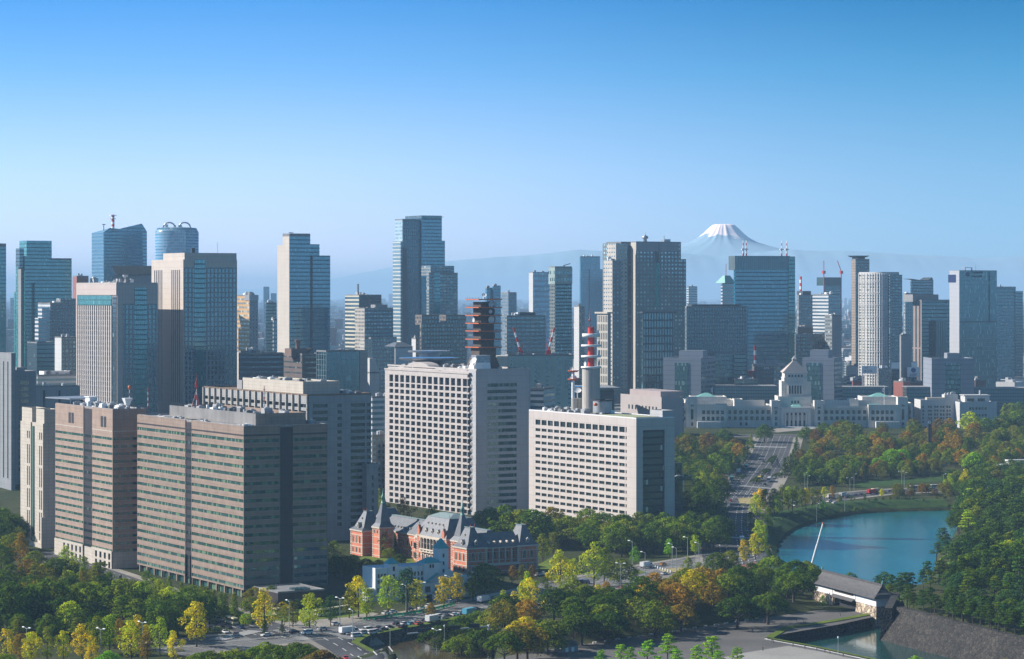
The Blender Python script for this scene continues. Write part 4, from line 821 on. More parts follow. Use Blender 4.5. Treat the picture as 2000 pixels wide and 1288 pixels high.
def castle_gate():
    # long axis runs away to the left: near end corner at the right
    p0 = gz(1712, 1208, -.5); p1 = gz(1590, 1172, 0.)
    ux, uy = p1[0] - p0[0], p1[1] - p0[1]; ang = math.atan2(uy, ux) - R(90); L = math.hypot(ux, uy)
    B = Bldg('castle_gatehouse', 'white plastered castle gatehouse with a long grey tiled roof on a stone base', 1712, p0[1], 'gatehouse', th=ang, z0=-.5)
    L = B.sL(1590); D = min(10., B.sR(1737)) if B.sR(1737) > 0 else 8.; D = max(D, 7.)
    hB, hW = 5.0, 8.9
    m = MB(); y1 = B.sL(1672); m.taper(-.9, D + .8, -.9, y1, -5, 0, D, 0, y1 - .4, hB); B.part('stone_base', m, MT['gatestone'])
    y2 = B.sL(1628); m = MB(); m.taper(-.9, D + .8, y2, L + 1, -5, 0, D, y2 + .4, L, hB); B.part('stone_base', m, MT['gatestone'])
    m = MB(); m.box(0, D, y1 - .5, y2 + .5, hB - .9, hB); m.box(.2, .7, y1 - .4, y1 + .6, -.5, hB - .9); m.box(.2, .7, y2 - .6, y2 + .4, -.5, hB - .9); B.part('gate_beam', m, MT['timber']); m = MB(); m.box(2.2, D, y1 - .4, y2 + .4, -.5, hB - .9); B.part('gate_door', m, MT['dark'])
    m = MB(); m.box(-.35, D + .35, -.35, L + .35, hB, hW); B.part('plaster_wall', m, MT['plaster'])
    m = MB(); m.box(-.5, -.36, y1 + 2, y2 - 2, hB + 2.0, hB + 3.8); B.part('lattice_window', m, MT['timber'])
    m = MB(); m.add([(-1.8, y1 + .5, hB - .1), (-1.8, y2 - .5, hB - .1), (-.3, y2 - .5, hB + .9), (-.3, y1 + .5, hB + .9), (-1.8, y1 + .5, hB - .4), (-1.8, y2 - .5, hB - .4)], [(0, 3, 2, 1), (0, 1, 5, 4)]); B.part('pent_roof', m, MT['tile'])
    for y in (y1 - .2, y2 + .2): m = MB(); m.box(-.42, -.34, y, y + .25, hB, hW); B.part('timber_post', m, MT['timber'])
    # hipped-and-gabled roof with curved slopes
    o = 1.9; zr = hW + 4.9; c = D / 2; vs = []; xs = [(-o - .3, hW - .35), (c - 3.2, hW + 1.3), (c - 1.4, hW + 3.0), (c, zr)]
    for side in (1, -1):
        for i, (x, z) in enumerate(xs):
            xx = x if side == 1 else D - x; e = (-o, -o * .6, 1.6, 1.8)[i]; vs += [(xx, e, z), (xx, L - e, z)]
    fs = []
    for k in (0, 8):
        for i in range(3): a = k + 2 * i; fs.append((a, a + 1, a + 3, a + 2) if k else (a, a + 2, a + 3, a + 1))
    fs += [(0, 8, 10, 2), (2, 10, 12, 4), (4, 12, 14, 6), (1, 3, 11, 9), (3, 5, 13, 11), (5, 7, 15, 13), (0, 1, 9, 8)]
    m = MB(); m.add(vs, fs); B.part('tiled_roof', m, MT['tile'])
    m = MB(); m.box(c - .35, c + .35, 1.2, L - 1.2, zr - .15, zr + .6); B.part('ridge', m, MT['tile'])
    for y in (1.4, L - 1.4): m = MB(); m.lathe(c, y, [(.35, zr + .6), (.5, zr + 1.1), (.15, zr + 2.2)], 6); B.part('ridge_ornament', m, MT['verdigris'])
    for s in (0, 1):
        m = MB(); x = (-.9, D + .9)[s]; m.tube((c, 1.5, zr), ((c - 1.4, c + 1.4)[s], 1.2, hW + 3.1), .28); m.tube(((c - 1.4, c + 1.4)[s], 1.2, hW + 3.1), ((-o, D + o)[s], -o, hW - .2), .28); B.part('hip_ridge', m, MT['tile'])
castle_gate()
def embank(name, label, pts, ztop, zbot, batter, mat, cat='stone wall', cap=None, sub=24):
    """battered stone embankment along pts (water side lies to the right of the walk)"""
    e = thing(name, label, cat, (pts[0][0], pts[0][1], 0)); m = MB(); g = MB(); n = len(pts); top = []; bot = []; back = []
    ox, oy = pts[0]
    for i, (x, y) in enumerate(pts):
        a = pts[max(i - 1, 0)]; b = pts[min(i + 1, n - 1)]; dx, dy = b[0] - a[0], b[1] - a[1]; l = math.hypot(dx, dy); nx, ny = dy / l, -dx / l
        zt_ = ztop[i] if isinstance(ztop, (list, tuple)) else ztop
        bot.append((x - ox, y - oy, zbot)); top.append((x - ox - nx * batter, y - oy - ny * batter, zt_)); back.append((x - ox - nx * (batter + 3.2), y - oy - ny * (batter + 3.2), zt_ - .02)); 
    m.add(bot + top + back + [(p[0], p[1], zbot) for p in back], [q for i in range(n - 1) for q in ((i, i + 1, n + i + 1, n + i), (n + i, n + i + 1, 2 * n + i + 1, 2 * n + i), (2 * n + i, 2 * n + i + 1, 3 * n + i + 1, 3 * n + i))] + [(0, n, 2 * n, 3 * n), (n - 1, 4 * n - 1, 3 * n - 1, 2 * n - 1)])
    m.build('stone_face', mat, e)
    if cap: 
        g.add([(p[0], p[1], p[2] + .05) for p in top] + [(p[0], p[1], p[2] + .35) for p in back], [(i, i + 1, n + i + 1, n + i) for i in range(n - 1)]); g.build('grass_verge', cap, e)
    return e
def grassmat(name, a, b):
    m, t, p, _ = newmat(name); co, xyz = OBJCO(t)
    c = MIX(t, RANGE(t, NOISE(t, co, .25, 4), .3, .7, 0, 1), a, b); c = MIX(t, RANGE(t, NOISE(t, co, 1.6, 3), .35, .65, 0, .5), c, tuple(x * .6 for x in a))
    t.links.new(c, p.inputs['Base Color']); p.inputs['Roughness'].default_value = .95; p.inputs['Specular IOR Level'].default_value = .1; return m
MT['lawn'] = grassmat('lawn_grass', (.085, .13, .02), (.17, .22, .03)); MT['lawn_dark'] = grassmat('bank_grass', (.022, .055, .014), (.06, .11, .024))
gm = GATE_MOAT
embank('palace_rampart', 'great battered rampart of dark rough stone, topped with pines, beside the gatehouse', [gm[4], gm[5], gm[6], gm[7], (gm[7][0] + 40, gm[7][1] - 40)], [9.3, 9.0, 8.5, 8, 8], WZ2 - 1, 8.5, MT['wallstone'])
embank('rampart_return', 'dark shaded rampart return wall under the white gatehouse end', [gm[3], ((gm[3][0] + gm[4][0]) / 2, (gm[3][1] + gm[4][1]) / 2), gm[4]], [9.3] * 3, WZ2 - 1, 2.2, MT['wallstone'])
embank('moat_wall', 'low dark moat wall with a bright grass verge leading to the gatehouse base', [gm[12], gm[0], gm[1], gm[2]], 0.3, WZ2 - 1, .5, MT['moatstone'], cap=MT['lawn'])
embank('moat_wall', 'low moat wall with grass verge along the sandy plaza where people walk', [gm[8], gm[9], gm[10], gm[11], gm[12]], 0.3, WZ2 - 1, .5, MT['moatstone'], cap=MT['lawn'])
rm = ROAD_MOAT
embank('moat_wall', 'dark moat wall below the road with the green barriers', [rm[0], rm[1], rm[2], rm[3], rm[4], rm[5]], 0.25, WZ2 - 1, .5, MT['moatstone'], cap=MT['lawn'])
embank('moat_wall', 'short moat wall with grass verge at the bottom road railing', [rm[7], rm[8], rm[9], rm[0]], 0.25, WZ2 - 1, .5, MT['moatstone'], cap=MT['lawn'])
# --- parliament building
MT['granite_w'] = plain('pale_granite', (.70, .66, .60), .85, .09, .12, joints=(2.4, 1.2)); MT['granite_w2'] = plain('pale_grey_granite', (.56, .55, .54), .85, .07, .12, joints=(3, 1.6))
def parliament():
    d = 2235.; B = Bldg('parliament_building', 'long pale granite parliament building with a stepped pyramid over its central tower', 1558, d, 'parliament', th=0, z0=22.)
    k = d / F; X = lambda px: (px - 1558) * k; Z = lambda py: CAMH - (py - HOR) * k - 22.; m = MB(); G = MT['granite_w']
    def bl(px0, px1, py, y0, y1, name='wall', mat=G, z0=-3, par=.9):
        m = MB(); m.box(X(px0), X(px1), y0, y1, z0, Z(py)); rail(m, X(px0), X(px1), y0, y1, Z(py), par, .6); return B.part(name, m, mat)
    bl(1345, 1509, 796, 4, 22, 'wing_wall'); bl(1607, 1779, 796, 4, 22, 'wing_wall'); bl(1509, 1607, 796, 3, 60, 'centre_block')
    # end pavilions and their towers
    for sgn in (-1, 1):
        q = lambda a: 1558 + sgn * a
        def pv(a, b, py, y0, y1, name): bl(min(q(a), q(b)), max(q(a), q(b)), py, y0, y1, name)
        pv(138, 197, 793, 0, 6, 'end_pavilion'); pv(196, 216, 778, 1, 12, 'end_tower'); pv(216, 226, 790, 4, 40, 'end_block'); pv(120, 216, 786, 22, 60, 'rear_block'); pv(33, 51, 785, 1, 16, 'inner_tower'); pv(60, 118, 786, 20, 24, 'rear_wall'); pv(105, 122, 783, 10, 30, 'roof_house')
        # glazed chamber roof and copper skylight
        m = MB(); a0, a1 = sorted((X(q(134)), X(q(204)))); m.box(a0, a1, 26, 56, Z(786), Z(779)); rail(m, a0, a1, 26, 56, Z(779), .7, .8); B.part('chamber_block', m, G)
        c = (X(q(157)) + X(q(186))) / 2; m = MB(); m.add([(c - 9, 30, Z(779)), (c + 9, 30, Z(779)), (c + 9, 52, Z(779)), (c - 9, 52, Z(779)), (c - 1.5, 41, Z(771)), (c + 1.5, 41, Z(771))], [(0, 1, 5, 4), (1, 2, 5), (2, 3, 4, 5), (3, 0, 4)]); B.part('copper_roof', m, MT['verdigris'])
        a = (160 if sgn > 0 else 145) ; c0, c1 = sorted((X(q(a - 12 if sgn > 0 else a - 2)), X(q(a + 12 if sgn > 0 else a + 20)))); c0, c1 = (X(1398), X(1422)) if sgn < 0 else (X(1699), X(1722)); m = MB(); m.add([(c0, 5, Z(795)), (c1, 5, Z(795)), (c1 - .5, 8, Z(789.5)), (c0 + .5, 8, Z(789.5)), (c0, 12, Z(795)), (c1, 12, Z(795))], [(0, 1, 2, 3), (3, 2, 5, 4), (0, 3, 4), (1, 5, 2)]); B.part('skylight', m, MT['verdigris'])
        # windows
        c = []
        for j in range(5): c += [('R', X(q(147 + j * 9.2)) - 1.3, X(q(147 + j * 9.2)) + 1.3, Z(py), Z(py - 7.3), 0) for py in (809.3, 821.5)]
        for j in range(8): c += [('R', X(q(56.5 + j * 10.8)) - 1.3, X(q(56.5 + j * 10.8)) + 1.3, Z(py), Z(py - 7.3), -4) for py in (809.3, 821.5)]
        for py in (809.3, 821.5): c += [('R', X(q(42)) - 1.1, X(q(42)) + 1.1, Z(py), Z(py - 7.3), -1), ('R', X(q(221)) - .9, X(q(221)) + .9, Z(py), Z(py - 6.6), -4)]
        c += [('R', X(q(206)) - 1.1, X(q(206)) + 1.1, Z(820), Z(799.5), -1)]
        c += [('R', X(q(x)) - .5, X(q(x)) + .5, Z(799), Z(795.2), -1) for x in (40.2, 43.8)] + [('R', X(q(x)) - .5, X(q(x)) + .5, Z(794.5), Z(791), -1) for x in (204.4, 207.8)]
        B.panes('window', c, MT['glassdark'])
        for x in [42, 206] + [99.5, 110.3]: m = MB(); arched(m, 'R', X(q(x)), Z(832), 1.9, 3.2, -1 if x in (42, 206) else -4); B.part('arched_window', m, MT['dark'])
        m = MB(); a0, a1 = sorted((X(q(151)), X(q(197)))); m.box(a0, a1, -7, 0, -3, Z(823.5)); B.part('side_porch', m, G); B.nw = 0
        m = MB(); a0, a1 = sorted((X(q(33)), X(q(226)))); 
        for j in range(9): y = 4 - .25; x = X(q(51.2 + j * 10.8)); m.box(x - .45, x + .45, y, 4.01, Z(833), Z(798.5))
        m.box(*sorted((X(q(52)), X(q(137)))), 3.4, 4.01, Z(798.3), Z(797)); B.part('pilaster_trim', m, G)
        # flag
        px = 1394 if sgn < 0 else 1731; f = thing('flagpole', ['flagpole with a hanging flag over the wing nearer the avenue trees', 'flagpole with a furled red and white flag beside the green chamber roof'][sgn > 0], 'flagpole', (wx(px, d), d + 12, 22 + Z(796))); m = MB(); m.tube((0, 0, 0), (0, 0, Z(757) - Z(796)), .28, .15); m.lathe(0, 0, [(.3, Z(757) - Z(796)), (.05, Z(757) - Z(796) + .5)], 6); m.build('pole', MT['white'], f); m = MB(); h = Z(759) - Z(796); m.add([(.1, 0, h), (-1.7, .3, h - .6), (-1.5, .2, h - 3.6), (.1, 0, h - 3.2)], [(0, 1, 2, 3)]); m.box(-1.15, -.45, -.1, .25, h - 2.4, h - 1.4, 1); m.build('flag', [MT['white'], MT['red']], f)
    # central portico
    m = MB(); m.box(X(1525), X(1584), 0, 3, Z(806), Z(797.5)); m.box(X(1525), X(1531), 0, 3, -3, Z(806)); m.box(X(1578), X(1584), 0, 3, -3, Z(806)); m.box(X(1523.5), X(1585.5), -.5, 3.1, Z(797.5), Z(796)); m.box(X(1531), X(1578), 2.4, 3.01, -3, Z(806)); B.part('portico', m, G)
    for j in range(6): x = X(1533.5 + j * 8.4); m = MB(); m.lathe(x, .9, [(1.35, Z(836.5)), (1.2, Z(834)), (1.1, Z(808)), (1.4, Z(806))], 12); B.part('column', m, G)
    B.nw = 0; B.panes('portico_window', [('R', X(1537.5 + j * 8.4) - 1, X(1537.5 + j * 8.4) + 1, Z(a), Z(b), -2.3) for j in range(5) for a, b in ((811.5, 807.2), (834, 822))], MT['dark'])
    m = MB(); m.taper(X(1546), X(1567), 1.5, 14, Z(796), X(1550), X(1563), 6, 10, Z(791.5)); B.part('copper_roof', m, MT['verdigris'])
    # tower
    bl(1523, 1589, 778, 16, 44, 'tower_base'); B.panes('slot_window', [('R', X(x) - .7, X(x) + .7, Z(790), Z(784.5), -16) for x in (1551, 1557, 1563)], MT['dark'])
    m = MB(); m.box(X(1536), X(1581), 18, 42, Z(778), Z(741)); m.box(X(1531), X(1536), 19, 41, Z(778), Z(746)); m.box(X(1581), X(1589), 19, 41, Z(778), Z(747)); m.box(X(1541), X(1575), 17, 18, Z(776), Z(750)); B.part('tower_shaft', m, G)
    B.panes('tall_window', [('R', X(1546.5 + j * 5.3) - .75, X(1546.5 + j * 5.3) + .75, Z(771), Z(755), -17) for j in range(5)], MT['dark'])
    for j in range(6): m = MB(); m.lathe(X(1543.9 + j * 5.3), 16.7, [(.55, Z(771.5)), (.55, Z(754.5))], 8); B.part('tower_column', m, G)
    m = MB(); m.box(X(1535.3), X(1581.8), 17.6, 42.4, Z(741), Z(739.5)); m.box(X(1537), X(1581), 18.5, 41.5, Z(739.5), Z(731)); m.box(X(1536), X(1582), 18, 42, Z(731), Z(729.6)); B.part('attic', m, G)
    B.panes('attic_window', [('R', X(1546 + j * 6.2) - .8, X(1546 + j * 6.2) + .8, Z(738), Z(734), -18.5) for j in range(5)], MT['dark'])
    st = MB(); cx, cy_ = X(1558.6), 30.; n = 10
    for j in range(n):
        r = 11.0 - j * .95; z0, z1 = Z(729.6 - j * 2.12), Z(729.6 - (j + 1) * 2.12); st.box(cx - r, cx + r, cy_ - r, cy_ + r, z0, z1)
    B.part('stepped_roof', st, plain('pale_step_granite', (.60, .52, .47), .85, .05, .1))
    m = MB(); z = Z(708.4); m.box(cx - 1.7, cx + 1.7, cy_ - 1.7, cy_ + 1.7, z, z + 2.2); m.box(cx - 2.1, cx + 2.1, cy_ - 2.1, cy_ + 2.1, z + 2.2, z + 2.6); m.taper(cx - 1.7, cx + 1.7, cy_ - 1.7, cy_ + 1.7, z + 2.6, cx - .2, cx + .2, cy_ - .2, cy_ + .2, z + 5.2); B.part('lantern', m, G)
    m = MB()
    for j in range(4): m.box(cx - 1.5 + j * .85, cx - 1.1 + j * .85, cy_ - 1.76, cy_ - 1.69, z + .4, z + 1.9)
    B.part('lantern_window', m, MT['dark'])
    # forecourt
    for j, (px0, px1, py) in enumerate(((1532, 1600, 838), (1524, 1606, 841))):
        m = MB(); m.box(X(px0), X(px1), -10 - 8 * j, -.6 - 9 * j, -3, 1.2 - .6 * j); B.part('terrace_step', m, MT['granite_w2'])
    # neighbouring offices beside the wings
    A = Bldg('ministry_office', 'grey six-storey office with paired windows, adjoining the parliament wing', 1798, 2250, th=R(4), z0=22); b = A.sR(1874); H = A.zC(783); m = MB(); m.box(0, b, 0, 24, -3, H); rail(m, 0, b, 0, 24, H, .8); A.part('wall', m, MT['granite_w2']); cs = [1806 + q for q in range(0, 66, 6)]
    A.panes('window', [('R', A.sR(p) - .7, A.sR(p) + .7, A.zR(p, q + 4), A.zR(p, q), 0) for p in (1803, 1814, 1818.5, 1826, 1831, 1838, 1843, 1850, 1855, 1868) for q in (793, 800.5, 808, 815, 822)], MT['glassdark']); m = MB(); m.box(A.sR(1812), A.sR(1848), 3, 10, H, H + 2.6); A.part('roof_house', m, MT['cream']); m = MB(); m.box(A.sR(1848), A.sR(1874), 6, 16, H, H + 5); A.part('roof_house', m, MT['granite_w2']); clutter(A, A.sR(1850), A.sR(1872), 7, 14, H + 5, 5, 71, 2)
    A = Bldg('annex_office', 'blank grey office with short rows of six windows ending the parliament row', 1874, 2235, th=R(4), z0=20); b = A.sR(1947); H = A.zC(787); m = MB(); m.box(.2, b, 0, 30, -3, H); rail(m, .2, b, 0, 30, H, .6); A.part('wall', m, MT['granite_w2']); m = MB(); m.box(A.sR(1888), A.sR(1936), 6, 22, H, A.zC(774)); m.box(A.sR(1886), A.sR(1938), 5.5, 22.5, A.zC(774), A.zC(774) + .6); A.part('roof_house', m, MT['granite_w2']); m = MB(); m.box(A.sR(1920), A.sR(1922.5), 12, 14, A.zC(774), A.zC(764)); A.part('chimney', m, MT['granite_w2'])
    A.panes('window', [('R', A.sR(1895 + j * 6) - .8, A.sR(1895 + j * 6) + .8, A.zC(800.5), A.zC(796), 0) for j in range(6)] + [('R', A.sR(1895 + j * 6) - .8, A.sR(1895 + j * 6) + .8, A.zC(814), A.zC(809.5), 0) for j in range(6)], MT['glassdark']); m = MB(); m.box(A.sR(1892), A.sR(1906), 5.9, 6.1, H + .8, H + 3.4); m.box(A.sR(1913), A.sR(1927), 5.9, 6.1, H + .8, H + 3.4); A.part('plant_louvre', m, MT['glassdark'])
    A = Bldg('annex_office', 'pinkish low office with a row of nine slot windows and a stepped roof', 1292, 2060, th=R(22)); m = MB(); a = A.sL(1212); b = A.sR(1334); H = A.zC(778); m.box(0, b, 0, a, -4, H); rail(m, 0, b, 0, a, H, .7); A.part('wall', m, plain('pinkish_concrete', (.42, .37, .36), .85, .06, .1)); m = MB(); m.box(3, 24, 8, a - 12, H, H + 5); A.part('roof_house', m, plain('pinkish_plant', (.40, .33, .32), .85, .06, .1)); A.panes('window', [('L', A.sL(1230) - j * 6.6, A.sL(1230) - j * 6.6 + 2.6, H - 11, H - 7.5, 0) for j in range(9)], MT['glassdark'])
    A = Bldg('annex_office', 'grey office with small windows and a salmon roof, abutting the parliament wing', 1300, 2130, th=R(3)); b = A.sR(1336); H = A.zC(781); m = MB(); m.box(-4, b, 0, 24, -6, H); A.part('wall', m, MT['granite_w2']); m = MB(); m.box(-4, b, 0, 24, H + .01, H + .25); A.part('roof', m, simple('salmon_roof', (.50, .26, .21), .8)); m = MB(); m.box(6, 14, 6, 14, H + .25, H + 4.5); A.part('roof_house', m, MT['white']); A.panes('window', [('R', -2 + j * 3.1, -.2 + j * 3.1, H - 5.4 - q * 4.4, H - 2.8 - q * 4.4, 0) for j in range(6) for q in range(4)], MT['glassdark'])
parliament()
# ---------------------------------------------------------------- the skyline: towers with their own crowns, setbacks and plant
_fm = {}
def fm(key, *a, **k):
    if key not in _fm: _fm[key] = facade(key, *a, **k)
    return _fm[key]
TEAL = fm('teal_curtain_wall', (.04, .15, .15), (.010, .15, .15), 1.8, 4.0, (.06, .94), (.0, .74), .35, .05, (.12, .34, .30), .10, .35)
BLUE = fm('blue_curtain_wall', (.05, .13, .19), (.008, .10, .17), 1.6, 4.1, (.06, .94), (.0, .72), .35, .05, (.10, .22, .30), .10, .35)
BLUEB = fm('blue_banded_wall', (.14, .28, .40), (.006, .06, .12), 40, 4.6, (.0, 1.), (.0, .62), .25, .0, (.1, .2, .3), .10, .4)
GREYG = fm('grey_grid_wall', (.26, .27, .27), (.035, .05, .055), 3.4, 3.8, (.22, .78), (.3, .8), .6, .12, (.4, .45, .4), .15)
WHITEB = fm('white_band_wall', (.60, .60, .60), (.05, .08, .10), 30, 3.9, (0, 1), (.32, .82), .3, .0, (.4, .4, .4), .12)
BEIGE = fm('beige_grid_wall', (.46, .42, .37), (.04, .05, .055), 3.2, 3.6, (.25, .75), (.28, .78), .5, .1, (.4, .4, .33), .15)
RESID = fm('residential_wall', (.28, .29, .28), (.03, .05, .055), 4.2, 3.2, (.12, .88), (.12, .66), .5, .12, (.35, .38, .34), .2)
BROWNG = fm('brown_grid_wall', (.20, .165, .14), (.05, .055, .06), 3.0, 3.6, (.2, .8), (.25, .8), .6, .15, (.3, .3, .25), .15)
DARKG = fm('dark_curtain_wall', (.03, .04, .045), (.012, .03, .038), 1.5, 3.9, (.05, .95), (.05, .80), .4, .04, (.15, .22, .22), .1, .35)
CREAMW = fm('cream_balcony_wall', (.62, .58, .51), (.05, .07, .07), 6.2, 3.15, (.15, .85), (.15, .62), .5, .1, (.35, .36, .3), .2)
SQW = fm('square_window_wall', (.215, .215, .21), (.22, .36, .38), 4.5, 4.3, (.28, .72), (.26, .70), .4, .2, (.55, .66, .64), .1)
PIERS = fm('pier_wall', (.30, .30, .31), (.02, .045, .05), 3.3, 4.0, (.36, .92), (.12, .86), .5, .06, (.2, .28, .27), .12)
PLAIN_G = plain('plain_grey_wall', (.30, .30, .305), .8, .08, .05, joints=(4, 4)); PLAIN_W = plain('plain_white_wall', (.60, .59, .58), .8, .06, .05, joints=(4, 4)); PLAIN_B = plain('plain_beige_wall', (.56, .50, .43), .8, .06, .05, joints=(3.6, 4))
PLAIN_D = plain('plain_dark_wall', (.07, .08, .085), .5, .1, .05, joints=(3, 4))
def tw(name, label, pxL, pxC, pxR, d, py, mat, th=TH, cat='office tower', plant=True, matL=None, part='tower_body', crown=None, group=None, z0=None, seed=None):
    B = Bldg(name, label, pxC, d, cat, th=th, group=group, z0=z0); B.a = B.sL(pxL) if pxL < pxC - .5 and math.sin(th) > .02 else 32.; B.b = B.sR(pxR); B.H = B.zC(py)
    m = MB(); x0 = .25 if matL else 0; m.box(x0, B.b, 0, B.a, -6, B.H); B.part(part, m, mat)
    if matL: m = MB(); m.box(0, .249, 0, B.a, -6, B.H); B.part('side_wall', m, matL)
    m = MB(); rail(m, .02, B.b - .02, .02, B.a - .02, B.H + .01, crown or 1.2, .5); m.box(.5, B.b - .5, .5, B.a - .5, B.H + .01, B.H + .2); B.part('roof', m, MT['roof'])
    if plant: clutter(B, B.b * .15, B.b * .8, 3, min(B.a * .7, 30), B.H + .2, 7 if d < 2600 else 4, seed or int(pxC), 4)
    return B
def blk(B, px0, px1, py, mat, y0=-.4, y1=12, name='block', zb=-6, xs=None):
    """an extra volume of the same tower between two sightlines on its right-hand face"""
    x0, x1 = sorted((B.sR(px0, y0), B.sR(px1, y0))); m = MB(); z = B.zR((px0 + px1) / 2, py, y0); m.box(x0, x1, y0, y1, zb, z); rail(m, x0, x1, y0, y1, z + .01, .8, .4); B.part(name, m, mat); return x0, x1, z
def strip(B, px0, px1, py0, py1, mat, y=0, t=.3, name='glass_strip'):
    x0, x1 = sorted((B.sR(px0, y), B.sR(px1, y))); m = MB(); m.box(x0, x1, y - t, y + .01, B.zR((px0 + px1) / 2, py1, y), B.zR((px0 + px1) / 2, py0, y)); B.part(name, m, mat)
def stripL(B, px0, px1, py0, py1, mat, x=0, t=.3, name='glass_strip'):
    y0, y1 = sorted((B.sL(px0, x), B.sL(px1, x))); m = MB(); p = (px0 + px1) / 2; m.box(x - t, x + .01, y0, y1, B.zL(p, py1, x), B.zL(p, py0, x)); B.part(name, m, mat)
def skyline():
    # twin pale stone towers
    B = Bldg('stone_office_tower', 'pinkish stone tower with many slim vertical fins and a glazed top storey, in full sun', 227, 2060, 'office tower'); a, b, H = B.sL(149), B.sR(308), B.zC(555)
    m = MB(); m.box(.8, b, 0, a, -6, H); m.box(0, .8, 0, a, H - 9, H); m.box(0, .8, a - 2, a, -6, H - 9); B.part('stone_wall', m, plain('pinkish_stone', (.56, .47, .43), .75, .06, .08, joints=(2.6, 4)))
    ya, yb = B.sL(217), a - 2; m = MB(); m.box(.5, .81, ya, yb, -5, H - 17.5); B.part('fin_glazing', m, MT['glassdark'])
    for j in range(17): m = MB(); y = ya + (yb - ya) * j / 16; m.box(-.3, .82, y - 1.15, y + 1.15, -5, H - 17.6); B.part('fin', m, MT['police_stone'])
    for j in range(24): 
        m = MB(); m.box(.2, .8, ya, yb, H - 22 - j * 4.1, H - 21.4 - j * 4.1); B.part('floor_line', m, MT['police_stone'])
    m = MB(); m.box(.1, .79, ya, yb, H - 17.4, H - 9.1); B.part('top_glazing', m, TEAL); m = MB(); m.box(.3, .81, 1, ya - 2.2, -5, H - 10); B.part('corner_glazing', m, DARKG)
    m = MB(); m.box(6, b - .4, -.4, .01, -5, H - 16); B.part('pier_face', m, PIERS); strip(B, 263, 286, 562, 790, TEAL, -.4)
    clutter(B, 3, b - 3, 4, 50, H, 26, 3, 4.5); m = MB(); m.lathe(b * .35, 12, [(.4, H), (.4, H + 5), (2.2, H + 6), (2.2, H + 7.5)], 10); B.part('roof_dish', m, MT['dishes'])
    m = MB(); rail(m, .1, b - .1, .1, a - .1, H, 1.2, .5); B.part('parapet', m, MT['police_stone'])
    B = Bldg('stone_office_tower', 'tallest pale stone tower, upper half of its face sunlit and lower half in shadow', 358, 2100, 'office tower'); a, b, H = B.sL(296), B.sR(463), B.zC(507)
    m = MB(); m.box(0, b, 0, a, -6, H); m.box(1.5, b, 1, a - 22, H, B.zC(494)); B.part('stone_wall', m, plain('cream_stone_panel', (.60, .52, .45), .75, .06, .08, joints=(3.2, 4.4)))
    for p0, p1 in ((299.5, 317), (333, 351.5)):
        ya, yb = sorted((B.sL(p0), B.sL(p1)))
        for j in range(5): y = ya + (yb - ya) * j / 5; m = MB(); m.box(-.05, .02, y, y + (yb - ya) * .10, B.zL(330, 785), H - 8.5); B.part('window_slit', m, MT['dark'])
    m = MB(); m.box(1.2, b - .5, -.4, .01, -5, H - 6.5); B.part('pier_face', m, PIERS); strip(B, 380, 401, 508, 790, TEAL, -.4); m = MB(); m.box(10, 13, 6, 8, B.zC(494), B.zC(494) + 4); B.part('crane_arm', m, MT['dark'])
    m = MB(); m.tube((33, 6, B.zC(494)), (33, 6, B.zC(494) + 9), .15); B.part('lightning_rod', m, MT['steel'])
    # left edge and the teal glass cluster
    B = tw('glass_office_tower', 'dark teal glass tower cut by the picture edge', -60, -20, 12, 2700, 483, TEAL, crown=4, plant=False); stripL(B, -40, -25, 500, 700, DARKG)
    B = tw('glass_office_tower', 'teal glass tower cluster with a taller set-back block and a slim side fin', 38, 62, 140, 2800, 508, TEAL, plant=False, crown=2)
    blk(B, 48, 97, 502, TEAL, -9, 20, 'glass_wing'); blk(B, 52, 101, 472, TEAL, 6, 30, 'glass_crown', B.H - 2); blk(B, 38, 47, 487, DARKG, -6, 6, 'side_fin', B.zC(523)); blk(B, 41, 47, 522, PLAIN_G, -5, 4, 'fin_shaft'); blk(B, 68, 110, 554, TEAL, -14, -2, 'front_glass_bay')
    tw('glass_office_tower', 'narrow bright teal glass tower behind the teal cluster', 27, 30, 44, 3300, 572, TEAL)
    B = tw('stepped_apartment_tower', 'grey apartment tower stepping down in balconies before the teal glass', 74, 98, 148, 2450, 594, fm('grey_flat_wall', (.24, .25, .26), (.05, .06, .065), 3, 3.2, (.3, .7), (.35, .75), .5, .1, (.3, .3, .3)), matL=WHITEB, cat='apartment tower'); blk(B, 118, 148, 585, GREYG, 2, 14, 'stair_core'); blk(B, 82, 97, 603, WHITEB, -4, 6, 'stepped_wing'); blk(B, 75, 90, 623, WHITEB, -8, 2, 'lower_wing')
    B = tw('glass_office_tower', 'dark glossy mid-rise below the teal glass cluster', 53, 72, 110, 2350, 671, DARKG, plant=False)
    B = tw('office_block', 'pale windowed slab below the stepped grey apartment tower', 107, 120, 150, 2250, 661, GREYG, matL=PLAIN_W, cat='office block')
    B = tw('office_block', 'long low office with a white roof house beside the striped stone tower', 72, 73, 165, 2150, 735, WHITEB, cat='office block'); blk(B, 86, 135, 727, MT['white'], 4, 16, 'roof_house', B.H - 1)
    B = tw('office_block', 'grey ribbed hall with dark vertical slots, above the low roof', 68, 69, 155, 2000, 757, PLAIN_G, th=R(12), cat='office block'); [strip(B, p, p + 4, 763, 800, MT['dark']) for p in (84, 114)]
    # blue notched tower
    B = Bldg('notched_glass_tower', 'blue glass tower with a slanted notched roof and a red and white mast', 203, 3300, 'office tower'); a, b, H = B.sL(190), B.sR(288), B.zC(447); x1 = B.sR(226); z2, z3 = B.zR(276, 437), B.zR(240, 441)
